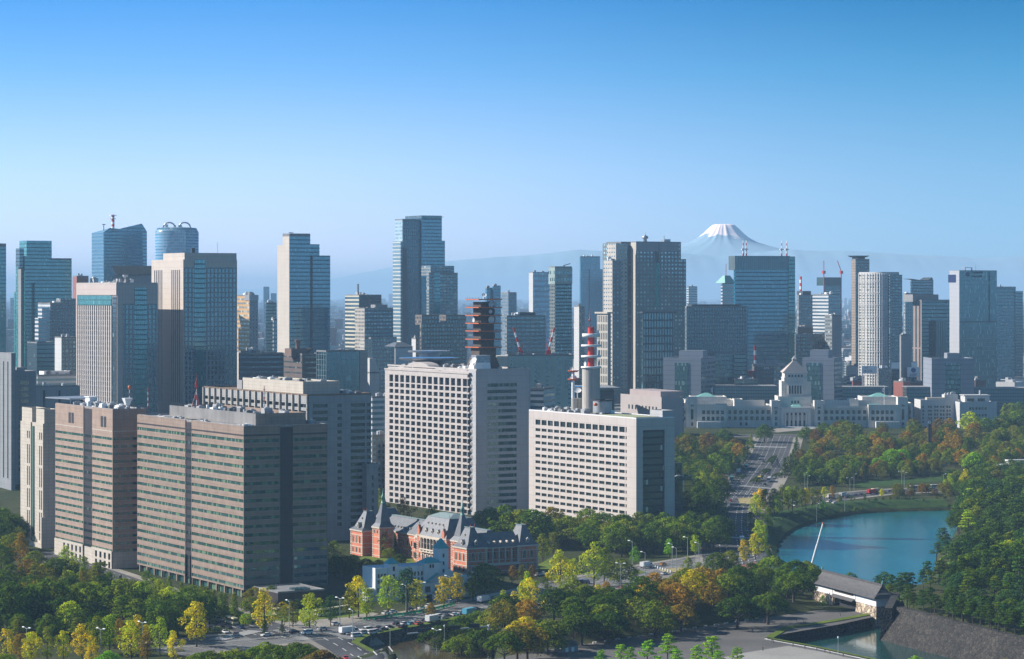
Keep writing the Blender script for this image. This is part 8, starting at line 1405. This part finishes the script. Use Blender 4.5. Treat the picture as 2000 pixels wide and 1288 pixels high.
def crown(kind, seed):
    """crown for a tree one metre tall times its height in H; returns (leaf mesh, trunk mesh) at H metres"""
    r_ = np.random.default_rng(seed); P = []; Nn = []; tk = MB(); r2 = random.Random(seed)
    def add(n, c, rad, sq=.8, lower=.25): p, d = ball(r_, n, c, rad, sq, lower); P.append(p); Nn.append(d)
    if kind == 'broad':
        H = 15.; tk.lathe(0, 0, [(.5, -.6), (.38, 1.2), (.3, 5)], 8)
        for i in range(30):
            th = i * 2.4 + r2.uniform(-.4, .4); q = (i + .5) / 30; zz = 4.6 + 9.4 * q; rr_ = 6.2 * math.sqrt(max(.05, 1 - ((q - .30) / .74) ** 2)) * r2.uniform(.55, 1.0); c = (rr_ * math.cos(th), rr_ * math.sin(th), zz - 1.0); rad = r2.uniform(1.5, 2.7) * (1.1 - .25 * q); add(int(38 * rad * rad * .55), c, rad, .75)
            if i % 5 == 0: tk.tube((0, 0, 3.5 + q * 4), (c[0] * .8, c[1] * .8, c[2]), .16, .06, 5)
        add(120, (0, 0, 13.2), 2.3, .7); size = .62
    elif kind == 'plane':
        H = 14.; tk.lathe(0, 0, [(.34, -.6), (.24, 2), (.18, 8), (.06, 12.5)], 7)
        lop = r2.uniform(0, 6.28)
        for i in range(36):
            q = (i + .5) / 36; th = i * 2.4 + r2.uniform(-.8, .8); zz = 2.9 + 10.6 * q + r2.uniform(-.5, .5); rr_ = 4.3 * math.sin(math.pi * min(1, q * .80 + .16)) * r2.uniform(.3, 1.12) * (1 + .25 * math.cos(th - lop)); c = (rr_ * math.cos(th), rr_ * math.sin(th), zz); rad = r2.uniform(.7, 1.7); add(int(30 * rad * rad), c, rad, .85, .5)
            if i % 3 == 0: tk.tube((0, 0, zz - 1.6), c, .09, .03, 4)
        size = .5
    elif kind == 'column':
        H = 13.; tk.lathe(0, 0, [(.3, -.6), (.2, 6), (.05, 12)], 7)
        for i in range(30): q = (i + .5) / 30; th = i * 2.4; rr_ = (2.7 * (1 - q) + .3) * r2.uniform(.5, .9); rad = r2.uniform(.8, 1.3) * (1.25 - .7 * q); add(int(44 * rad * rad), (rr_ * math.cos(th), rr_ * math.sin(th), 1.6 + 11 * q), rad, 1.1, .5)
        size = .5
    elif kind == 'pine':
        H = 12.; lean = r2.uniform(-.12, .12); tk.tube((0, 0, -.6), (lean * 5, .2, 5), .32, .22, 7); tk.tube((lean * 5, .2, 5), (lean * 9, -.2, 10.6), .22, .07, 7)
        for i in range(17):
            q = (i + .5) / 17; th = i * 2.4 + r2.uniform(-.5, .5); zz = 4.4 + 7.2 * q; rr_ = (3.9 - 2.9 * q) * r2.uniform(.45, 1.05); c = (lean * zz * .9 + rr_ * math.cos(th), rr_ * math.sin(th), zz); rad = r2.uniform(1.1, 1.9) * (1.1 - .3 * q); add(int(62 * rad), c, rad, .30, .25); tk.tube((lean * zz * .9, 0, zz - .5), c, .09, .04, 4)
        size = .5
    elif kind == 'spread':                                            # wide camphor canopy
        H = 15.; tk.lathe(0, 0, [(.7, -.6), (.5, 2), (.4, 5)], 8)
        for i in range(46):
            q = (i + .5) / 46; th = i * 2.4 + r2.uniform(-.3, .3); rr_ = 8.8 * math.sqrt(q) * r2.uniform(.85, 1.05); zz = 13.4 - 6.5 * (rr_ / 9.2) ** 2 + r2.uniform(-.6, .6); c = (rr_ * math.cos(th), rr_ * math.sin(th), zz - 1.4); rad = r2.uniform(1.5, 2.5); add(int(24 * rad * rad), c, rad, .72, .1)
            if i % 6 == 0: tk.tube((0, 0, 4), c, .2, .08, 5)
        size = .62
    else:                                                             # shrub
        H = 3.; tk.lathe(0, 0, [(.1, -.3), (.06, 1.5)], 5)
        for i in range(9): th = i * 2.4; q = i / 9; add(36, (1.1 * q * math.cos(th), 1.1 * q * math.sin(th), 1.9 - q), r2.uniform(.6, .95), .9, .3)
        size = .42
    return leafmesh(kind + '_leaves', np.concatenate(P), np.concatenate(Nn), size, seed), tk.mesh(kind + '_trunk', MT['bark']), H
CR = {}
for k, n in (('broad', 4), ('plane', 4), ('column', 2), ('pine', 4), ('spread', 3), ('shrub', 2)): CR[k] = [crown(k, 100 + 7 * i + len(k)) for i in range(n)]
KN = {'broad': ('broadleaf_tree', 'broadleaf tree'), 'plane': ('street_tree', 'street tree'), 'column': ('columnar_tree', 'columnar tree'), 'pine': ('pine_tree', 'pine'), 'spread': ('canopy_tree', 'spreading tree'), 'shrub': ('shrub', 'shrub')}
TC = {'dark green': (.026, .046, .012), 'deep green': (.042, .068, .012), 'mid green': (.066, .092, .014), 'bright green': (.10, .19, .02), 'olive': (.082, .098, .016), 'yellow-green': (.17, .20, .018), 'yellow': (.30, .27, .016), 'golden': (.28, .215, .014), 'orange-brown': (.16, .095, .018), 'russet': (.095, .056, .018), 'brown-green': (.085, .078, .018), 'blue-green': (.024, .054, .030), 'pine green': (.027, .052, .019)}
TREES = []
tr_ = random.Random(99)
def tree(kind, col, px, py, h, region, anchor, xyz=None):
    i = tr_.randrange(len(CR[kind])); lm, tm, H = CR[kind][i]; x, y, z = xyz or gp(px, py); s = h / H
    e = thing('autumn_tree' if kind == 'broad' and col in ('olive', 'brown-green', 'russet', 'orange-brown', 'golden') else KN[kind][0], '', 'tree' if kind != 'shrub' else 'shrub', (x, y, z), tr_.uniform(0, 6.28)); w = 1.16 if kind == 'broad' else .98 if kind == 'plane' else 1.05; e.scale = (s * w * tr_.uniform(.88, 1.12), s * w * tr_.uniform(.88, 1.12), s)
    c = link(bpy.data.objects.new('crown', lm), e); q = tr_.uniform(.82, 1.2); b = TC[col]; q *= 2.1; c.color = (b[0] * q * tr_.uniform(.9, 1.12), b[1] * q, b[2] * q * .6, 1)
    link(bpy.data.objects.new('trunk', tm), e)
    TREES.append((e, col, kind, region, anchor, x / y))
def inside(x, y, poly): return float(sdist([x], [y], poly)[0]) < 0
def wood(pxs, n, spacing, kinds, cols, hr, region, anchor, avoid=6.):
    poly = wpts(pxs); xs = [p[0] for p in poly]; ys = [p[1] for p in poly]; pts = []; k = 0
    while len(pts) < n and k < n * 60:
        k += 1; x, y = tr_.uniform(min(xs), max(xs)), tr_.uniform(min(ys), max(ys))
        if not inside(x, y, poly) or any((x - a) ** 2 + (y - b) ** 2 < spacing ** 2 for a, b in pts): continue
        if any(float(sdist([x], [y], P)[0]) < q for P, q in ((BIG_MOAT, 2), (GATE_MOAT, 11), (ROAD_MOAT, 3))): continue
        pts.append((x, y)); z = float(zg(x, y)); c = cols(x / y * F + 1000, y) if callable(cols) else tr_.choice(cols); tree(tr_.choice(kinds), c, 0, 0, tr_.uniform(*hr), region, anchor, (x, y, z))
def trees(lst, region, anchor):
    for kind, col, px, py, h in lst: tree(kind, col, px, py, h, region, anchor)
G3 = ['dark green', 'deep green', 'mid green']
wood([(-20, 1180), (60, 1140), (170, 1150), (260, 1185), (385, 1222), (385, 1262), (200, 1262), (-20, 1262)], 62, 8.5, ['broad', 'broad', 'broad', 'pine'], ['dark green', 'dark green', 'deep green', 'deep green', 'mid green', 'olive', 'brown-green', 'mid green', 'dark green', 'yellow-green'], (9, 17), 'the corner park', 'the picture edge')
trees([('broad', 'dark green', 20, 1240, 22), ('broad', 'dark green', 60, 1232, 19), ('broad', 'deep green', 95, 1225, 21), ('broad', 'mid green', 165, 1218, 18), ('broad', 'olive', 240, 1205, 17), ('broad', 'olive', 330, 1228, 15), ('broad', 'russet', 55, 1140, 12), ('plane', 'orange-brown', 40, 1110, 17), ('broad', 'olive', 70, 1130, 14), ('plane', 'yellow-green', 130, 1125, 14), ('plane', 'olive', 165, 1140, 13), ('broad', 'deep green', 110, 1150, 15), ('plane', 'mid green', 285, 1165, 12), ('broad', 'mid green', 300, 1175, 11), ('column', 'mid green', 330, 1178, 12), ('column', 'olive', 355, 1190, 12), ('column', 'mid green', 395, 1196, 12), ('column', 'olive', 418, 1206, 12), ('column', 'mid green', 440, 1212, 12), ('column', 'olive', 457, 1216, 13), ('broad', 'olive', 375, 1190, 11)], 'the brown tower belt', 'the pale tower')
trees([('broad', 'dark green', 8, 1082, 17), ('broad', 'olive', 26, 1092, 14), ('broad', 'deep green', 2, 1120, 15), ('broad', 'brown-green', 14, 1105, 11)], 'the pale tower wedge', 'the picture edge')
trees([('plane', 'golden', 12, 1296, 13), ('plane', 'orange-brown', 40, 1300, 12), ('plane', 'yellow', 62, 1302, 13), ('plane', 'olive', 92, 1296, 13), ('plane', 'yellow', 124, 1294, 12), ('plane', 'golden', 160, 1290, 13), ('plane', 'olive', 190, 1280, 15), ('plane', 'yellow-green', 214, 1278, 15), ('plane', 'yellow', 256, 1294, 16), ('plane', 'orange-brown', 288, 1298, 12), ('plane', 'yellow-green', 312, 1282, 15), ('plane', 'yellow', 338, 1292, 11), ('plane', 'golden', 384, 1264, 18), ('plane', 'orange-brown', 232, 1268, 12), ('plane', 'golden', 268, 1270, 13), ('broad', 'bright green', 212, 1318, 9), ('plane', 'golden', 178, 1306, 10), ('broad', 'olive', 10, 1330, 10), ('broad', 'yellow-green', 60, 1340, 9), ('broad', 'olive', 120, 1336, 9)], 'the park front row', 'the picture edge')
trees([('spread', c, px, py, h) for c, px, py, h in (('brown-green', 350, 1352, 13), ('olive', 405, 1342, 14), ('olive', 455, 1338, 14), ('mid green', 520, 1330, 15), ('deep green', 585, 1330, 15), ('olive', 500, 1352, 13), ('mid green', 560, 1356, 13), ('russet', 628, 1345, 15), ('brown-green', 605, 1366, 13), ('brown-green', 300, 1362, 12), ('olive', 440, 1372, 13), ('deep green', 250, 1360, 10), ('mid green', 380, 1376, 12), ('russet', 655, 1356, 13))], 'the canopy at the bottom edge', 'the yellow trees')
def ccol(px, d):
    if 1255 < px < 1410: return tr_.choice(['orange-brown', 'orange-brown', 'brown-green', 'olive', 'golden'])
    if 930 < px < 1060 and d < 1060: return tr_.choice(['orange-brown', 'golden', 'brown-green'])
    return tr_.choice(['dark green', 'deep green', 'deep green', 'mid green', 'olive', 'dark green'])
wood([(840, 1262), (860, 1282), (1010, 1262), (1300, 1218), (1590, 1174), (1596, 1140), (1480, 1140), (1290, 1172), (1100, 1205), (960, 1236)], 74, 7.2, ['broad', 'broad', 'spread'], ccol, (11, 16), 'the bench bank wood', 'the small moat')
trees([('spread', 'dark green', 862, 1286, 15), ('broad', 'deep green', 905, 1276, 16), ('broad', 'mid green', 935, 1262, 15), ('broad', 'olive', 960, 1270, 17)], 'the small moat clump', 'the green barriers')
wood([(1062, 1062), (1225, 1090), (1398, 1078), (1398, 1056), (1240, 1062), (1075, 1038)], 34, 7.5, ['broad'], ['olive', 'deep green', 'mid green', 'deep green', 'brown-green', 'olive'], (14, 19), 'the tall office-front row', 'the brick ministry')
trees([('broad', 'deep green', 955, 1064, 21), ('broad', 'mid green', 985, 1066, 23), ('broad', 'olive', 1015, 1068, 21), ('broad', 'deep green', 1040, 1072, 22), ('broad', 'olive', 1060, 1072, 17), ('plane', 'brown-green', 1080, 1092, 14), ('plane', 'olive', 1060, 1098, 14)], 'the brick ministry rear clump', 'the grid office')
trees([('plane', 'yellow-green', 735, 1010, 17), ('column', 'blue-green', 750, 1018, 14), ('column', 'deep green', 745, 1004, 14), ('plane', 'orange-brown', 788, 1030, 17), ('plane', 'orange-brown', 760, 1026, 12), ('plane', 'yellow-green', 845, 1040, 15), ('plane', 'olive', 870, 1044, 12), ('broad', 'brown-green', 935, 1050, 14), ('broad', 'orange-brown', 918, 1052, 12)], 'the slate roof gap', 'the concrete block')
trees([('plane', 'golden', 516, 1240, 18), ('plane', 'yellow-green', 605, 1234, 16), ('plane', 'brown-green', 572, 1226, 11), ('plane', 'olive', 556, 1222, 8), ('plane', 'blue-green', 646, 1224, 13), ('plane', 'golden', 700, 1206, 18), ('plane', 'yellow-green', 716, 1212, 14), ('plane', 'brown-green', 682, 1208, 13), ('plane', 'yellow-green', 759, 1236, 17), ('plane', 'blue-green', 795, 1196, 19), ('plane', 'yellow', 814, 1230, 14), ('plane', 'orange-brown', 842, 1214, 8), ('plane', 'golden', 867, 1224, 14), ('plane', 'golden', 893, 1214, 14), ('plane', 'yellow', 924, 1208, 11), ('broad', 'deep green', 946, 1172, 17), ('plane', 'yellow-green', 983, 1206, 11), ('plane', 'yellow', 1020, 1204, 13), ('plane', 'golden', 1004, 1214, 12), ('plane', 'yellow', 1035, 1190, 14), ('column', 'dark green', 517, 1242, 7), ('column', 'dark green', 551, 1238, 6), ('broad', 'olive', 490, 1206, 9), ('broad', 'yellow-green', 480, 1226, 6), ('broad', 'deep green', 530, 1182, 9), ('broad', 'brown-green', 497, 1190, 10)], 'the pale office street row', 'the brown tower')
trees([('plane', 'yellow', 1094, 1154, 18), ('plane', 'yellow-green', 1118, 1150, 14), ('plane', 'yellow-green', 1160, 1146, 20), ('plane', 'olive', 1180, 1140, 17), ('broad', 'olive', 1212, 1148, 14), ('plane', 'yellow', 1070, 1160, 10), ('plane', 'brown-green', 1085, 1190, 9), ('plane', 'golden', 1168, 1194, 12), ('plane', 'orange-brown', 1186, 1190, 12), ('plane', 'golden', 1160, 1208, 10), ('plane', 'yellow', 1064, 1202, 8), ('plane', 'yellow-green', 1030, 1176, 13), ('plane', 'brown-green', 1110, 1200, 9), ('plane', 'bright green', 1240, 1106, 10), ('plane', 'olive', 1345, 1132, 11), ('plane', 'olive', 1365, 1138, 10), ('broad', 'deep green', 1400, 1130, 13), ('broad', 'olive', 1425, 1126, 13), ('plane', 'bright green', 1308, 1090, 10), ('plane', 'yellow-green', 1358, 1086, 11)], 'the junction clumps', 'the brick ministry')
trees([('broad', 'deep green', 655, 1128, 11), ('broad', 'deep green', 672, 1132, 12), ('broad', 'mid green', 690, 1118, 9), ('broad', 'dark green', 715, 1122, 8), ('broad', 'dark green', 740, 1120, 7), ('broad', 'olive', 760, 1096, 7), ('broad', 'dark green', 780, 1112, 8), ('plane', 'brown-green', 750, 1090, 13), ('plane', 'olive', 768, 1086, 12), ('plane', 'brown-green', 1020, 1140, 9), ('plane', 'russet', 1000, 1142, 9), ('plane', 'russet', 1040, 1138, 8), ('plane', 'olive', 652, 1106, 13)], 'the brick ministry garden', 'the brown tower')
def lcol(px, d): return tr_.choice(['orange-brown', 'brown-green', 'russet', 'olive', 'deep green']) if d > 1950 else tr_.choice(['deep green', 'dark green', 'mid green', 'olive', 'brown-green'])
wood([(1320, 872), (1400, 866), (1456, 872), (1450, 896), (1415, 924), (1408, 950), (1352, 950), (1320, 910)], 44, 8.5, ['broad', 'broad', 'plane'], lcol, (11, 15), 'the avenue wood', 'the white block')
trees([('broad', 'dark green', 1362, 1012, 20), ('broad', 'dark green', 1390, 1016, 21), ('broad', 'dark green', 1404, 986, 18), ('plane', 'olive', 1398, 968, 18), ('broad', 'dark green', 1376, 1046, 20), ('broad', 'dark green', 1398, 1046, 19), ('plane', 'yellow-green', 1372, 966, 15), ('broad', 'dark green', 1350, 1060, 18), ('broad', 'deep green', 1384, 1072, 16), ('broad', 'dark green', 1405, 1062, 16), ('broad', 'dark green', 1360, 984, 17), ('broad', 'deep green', 1382, 946, 15)], 'the shaded cross street clump', 'the white block')
trees([('column', 'deep green', 1424, 922, 14), ('column', 'olive', 1434, 912, 13), ('column', 'deep green', 1444, 900, 13), ('column', 'deep green', 1452, 890, 13), ('column', 'mid green', 1460, 880, 13), ('column', 'olive', 1467, 872, 13), ('broad', 'deep green', 1493, 862, 15)], 'the bus-side avenue row', 'the pale bus')
trees([('column', 'dark green', 1533, 930, 15), ('column', 'deep green', 1539, 918, 14), ('column', 'dark green', 1544, 906, 14), ('column', 'deep green', 1549, 895, 14), ('column', 'dark green', 1553, 884, 13), ('column', 'deep green', 1556, 874, 12), ('broad', 'deep green', 1574, 862, 13)], 'the moat-side avenue row', 'the yellow bus')
def rcol(px, d):
    if px < 1660 and d < 1880: return tr_.choice(['dark green', 'deep green', 'deep green', 'mid green'])
    return tr_.choice(['brown-green', 'olive', 'russet', 'orange-brown', 'deep green', 'mid green', 'brown-green', 'olive'])
wood([(1552, 948), (1650, 946), (1700, 926), (1840, 912), (2010, 895), (2010, 866), (1880, 858), (1640, 862), (1575, 872), (1545, 918)], 108, 8.2, ['broad', 'broad', 'broad', 'plane'], rcol, (9, 14), 'the parliament gardens', 'the avenue')
trees([('broad', 'bright green', 1742, 905, 17), ('broad', 'bright green', 1760, 898, 15), ('broad', 'bright green', 1902, 905, 15), ('broad', 'bright green', 1712, 903, 10), ('broad', 'olive', 1655, 858, 16), ('broad', 'olive', 1625, 860, 13), ('broad', 'yellow-green', 1895, 850, 20), ('broad', 'deep green', 1925, 852, 16), ('broad', 'deep green', 1960, 850, 18), ('broad', 'mid green', 1985, 846, 19), ('column', 'olive', 1962, 842, 24), ('broad', 'dark green', 2000, 850, 18), ('broad', 'deep green', 1785, 856, 14), ('broad', 'russet', 1770, 868, 12)], 'the parliament wing gardens', 'the pyramid tower')
trees([('plane', c, px, py, h) for c, px, py, h in (('golden', 1453, 1104, 13), ('yellow', 1475, 1094, 14), ('yellow-green', 1482, 1066, 14), ('olive', 1466, 1044, 13), ('yellow', 1490, 1044, 12), ('yellow-green', 1478, 1014, 15), ('olive', 1496, 1006, 16), ('golden', 1486, 1002, 15), ('olive', 1512, 1004, 16), ('olive', 1528, 1000, 16), ('yellow-green', 1540, 998, 15), ('olive', 1556, 994, 15), ('golden', 1574, 994, 13), ('yellow', 1610, 978, 9), ('orange-brown', 1625, 976, 9), ('bright green', 1608, 994, 8), ('yellow', 1722, 972, 6), ('yellow-green', 1855, 965, 13), ('golden', 1886, 962, 15), ('yellow-green', 1912, 966, 12))], 'the big moat street row', 'the wide junction')
wood([(1735, 992), (1850, 994), (1872, 984), (1850, 974), (1750, 976)], 18, 5.5, ['broad'], ['brown-green', 'russet', 'brown-green'], (5, 8), 'the far moat scrub', 'the moat-road lorries')
wood([(1868, 1046), (1880, 1005), (1995, 968), (2030, 1140), (1930, 1160), (1884, 1130), (1855, 1122), (1900, 1085)], 62, 7.5, ['broad', 'pine', 'broad', 'pine'], ['dark green', 'deep green', 'dark green', 'pine green', 'pine green', 'olive', 'pine green', 'yellow-green'], (11, 17), 'the palace wood', 'the blue water')
wood([(1728, 1180), (1790, 1212), (1900, 1252), (2040, 1300), (2040, 1160), (1900, 1150), (1790, 1165)], 76, 5.6, ['pine', 'pine', 'pine', 'pine', 'broad'], ['pine green', 'pine green', 'deep green', 'dark green', 'blue-green', 'mid green'], (8.5, 13), 'the pine grove on the rampart', 'the gatehouse')
trees([('pine', 'pine green', 1712, 1165, 10), ('pine', 'pine green', 1727, 1168, 12), ('pine', 'blue-green', 1744, 1172, 12), ('pine', 'pine green', 1762, 1172, 13), ('pine', 'pine green', 1776, 1172, 13), ('broad', 'deep green', 1660, 1146, 7), ('broad', 'deep green', 1646, 1144, 4), ('pine', 'dark green', 1828, 1098, 11), ('pine', 'pine green', 1840, 1070, 12), ('pine', 'dark green', 1848, 1092, 13)], 'the waterside clump', 'the gatehouse')
trees([('broad', 'brown-green', 1965, 1262, 12), ('broad', 'brown-green', 1990, 1280, 13), ('broad', 'russet', 1950, 1252, 8)], 'the rampart end clump', 'the pine grove')
trees([('pine', 'bright green', px, py, h) for px, py, h in ((1172, 1304, 7), (1212, 1304, 9), (1232, 1310, 9), (1262, 1306, 11), (1304, 1300, 12), (1318, 1314, 9), (1286, 1318, 7), (1360, 1312, 10), (1390, 1304, 12), (1406, 1318, 9), (1440, 1312, 9), (1190, 1318, 6), (1372, 1322, 7))], 'the plaza pines at the bottom edge', 'the tiled hut')
trees([('plane', 'bright green', 1607, 1222, 5.5), ('broad', 'bright green', 1788, 1312, 6)], 'the moat verge below the gatehouse', 'the plaza')
for px, d, h, c in ((1655, 2490, 13, 'deep green'), (1668, 2500, 14, 'olive'), (1690, 2500, 15, 'deep green'), (1702, 2495, 17, 'olive'), (1716, 2490, 18, 'yellow-green'), (1728, 2490, 17, 'olive'), (1740, 2500, 15, 'deep green'), (1752, 2510, 14, 'dark green'), (1640, 2500, 12, 'dark green'), (1200, 2110, 16, 'yellow-green'), (1212, 2120, 15, 'olive'), (1222, 2100, 12, 'olive'), (1990, 2350, 18, 'deep green'), (1975, 2380, 16, 'olive'), (1568, 2700, 12, 'dark green'), (1760, 2640, 18, 'dark green'), (1772, 2640, 20, 'dark green'), (1640, 2640, 14, 'brown-green'), (1660, 2640, 14, 'brown-green'), (750, 2150, 12, 'yellow-green'), (738, 2160, 11, 'olive')):
    tree('broad', c, px, 0, h, 'the far rooftop clumps', 'the antenna tower', (wx(px, d), d, float(zg(wx(px, d), d))))
wood([(95, 1130), (290, 1170), (472, 1216), (465, 1228), (370, 1214), (240, 1184), (88, 1150)], 30, 7, ['column', 'broad', 'plane'], ['mid green', 'olive', 'deep green', 'brown-green', 'yellow-green'], (9, 13), 'the brown tower belt', 'the pale tower')
trees([('broad', 'deep green', 6, 1060, 20), ('broad', 'dark green', 22, 1064, 17), ('broad', 'olive', 34, 1076, 13), ('broad', 'dark green', -8, 1074, 19), ('broad', 'brown-green', 14, 1048, 14)], 'the pale tower wedge', 'the picture edge')
trees([('spread', 'deep green', 985, 1300, 14), ('spread', 'brown-green', 1010, 1292, 15), ('spread', 'dark green', 945, 1296, 15), ('spread', 'mid green', 900, 1300, 13), ('broad', 'orange-brown', 1030, 1290, 15), ('spread', 'dark green', 1060, 1276, 14), ('spread', 'deep green', 1120, 1262, 14), ('spread', 'mid green', 1180, 1250, 14), ('spread', 'dark green', 1440, 1204, 15), ('spread', 'deep green', 1500, 1194, 15), ('spread', 'mid green', 1550, 1184, 15), ('spread', 'dark green', 1590, 1170, 14)], 'the small moat clump', 'the green barriers')
wood([(1560, 930), (1700, 915), (1990, 895), (2010, 870), (1880, 862), (1640, 868), (1580, 880)], 36, 7, ['broad'], ['olive', 'deep green', 'mid green', 'olive'], (8, 12), 'the parliament gardens', 'the avenue')
wood([(1895, 1140), (1885, 1080), (1900, 1010), (2020, 968), (2040, 1150)], 26, 7, ['broad', 'pine'], ['dark green', 'deep green', 'dark green', 'pine green'], (12, 18), 'the palace wood', 'the blue water')
wood([(1850, 1128), (1872, 1060), (1884, 1004), (1990, 960), (2050, 960), (2050, 1180), (1900, 1165)], 44, 7.5, ['broad', 'broad', 'pine'], ['dark green', 'deep green', 'dark green', 'pine green', 'olive', 'pine green'], (14, 20), 'the palace wood', 'the blue water')
wood([(1880, 985), (1920, 960), (2010, 940), (2010, 905), (1900, 925), (1860, 950)], 26, 7, ['broad'], ['dark green', 'deep green', 'olive', 'mid green', 'brown-green'], (9, 14), 'the moat road wood', 'the grass slope')
wood([(1560, 952), (1660, 952), (1650, 925), (1560, 930)], 18, 6, ['broad', 'shrub'], ['dark green', 'deep green', 'mid green'], (6, 11), 'the parliament gardens', 'the avenue')
for i in range(24):
    a, b = GATE_MOAT[4], GATE_MOAT[7]; u = (i + tr_.uniform(-.2, .2)) / 23; q = tr_.uniform(9.5, 14); x, y = a[0] + (b[0] - a[0]) * u + q * .93, a[1] + (b[1] - a[1]) * u + q * .36; tree('pine', tr_.choice(['pine green', 'dark green', 'deep green']), 0, 0, tr_.uniform(8, 12), 'the pine grove on the rampart', 'the gatehouse', (x, y, 8.3))
wood([(1580, 890), (1700, 880), (1990, 868), (2010, 846), (1880, 842), (1640, 848), (1590, 856)], 40, 7, ['broad'], ['olive', 'brown-green', 'russet', 'orange-brown', 'deep green', 'brown-green'], (10, 14), 'the parliament gardens', 'the avenue')
wood([(1600, 945), (1680, 938), (1850, 918), (1850, 905), (1640, 925)], 34, 6, ['broad', 'plane'], ['brown-green', 'olive', 'deep green', 'russet', 'brown-green'], (8, 12), 'the parliament gardens', 'the avenue')
wood([(1320, 905), (1405, 935), (1408, 960), (1340, 960)], 14, 7, ['broad'], ['dark green', 'deep green', 'olive', 'brown-green'], (11, 15), 'the avenue wood', 'the white block')
bk = smooth(BIG_MOAT[2:10])
for i in range(46):
    p = bk[int(i * (len(bk) - 1) / 45)]; cx_ = (wx(1690, 1450), 1450); l = math.hypot(p[0] - cx_[0], p[1] - cx_[1]); q = tr_.uniform(4, 24); x, y = p[0] + (p[0] - cx_[0]) / l * q, p[1] + (p[1] - cx_[1]) / l * q; tree('shrub', tr_.choice(['dark green', 'deep green', 'mid green', 'brown-green']), 0, 0, tr_.uniform(1.5, 3.4), 'the moat bank grass', 'the wide junction', (x, y, float(zg(x, y))))
trees([('plane', c, px, py, h) for c, px, py, h in (('olive', 1500, 1030, 12), ('yellow-green', 1518, 1010, 13), ('olive', 1548, 1000, 14), ('mid green', 1566, 996, 13), ('olive', 1586, 992, 12), ('brown-green', 1598, 990, 11), ('yellow-green', 1490, 1072, 13), ('olive', 1482, 1088, 12), ('mid green', 1640, 984, 6), ('deep green', 1664, 982, 5), ('deep green', 1690, 980, 5))], 'the big moat street row', 'the wide junction')
def treelabels():
    by = {}
    for r in TREES: by.setdefault((r[3], r[1], r[2]), []).append(r)
    for (reg, col, kind), L in by.items():
        L.sort(key=lambda r: r[5])
        for i, r in enumerate(L):
            e = r[0]; nm = KN[kind][1]
            e['label'] = f'{col} {nm} in {reg}' if len(L) == 1 else f'{ORD[i]} {col} {nm} in {reg}, from {r[4]}'
            e['group'] = f'{col} {nm}s in {reg}'
treelabels()
things2(); people()
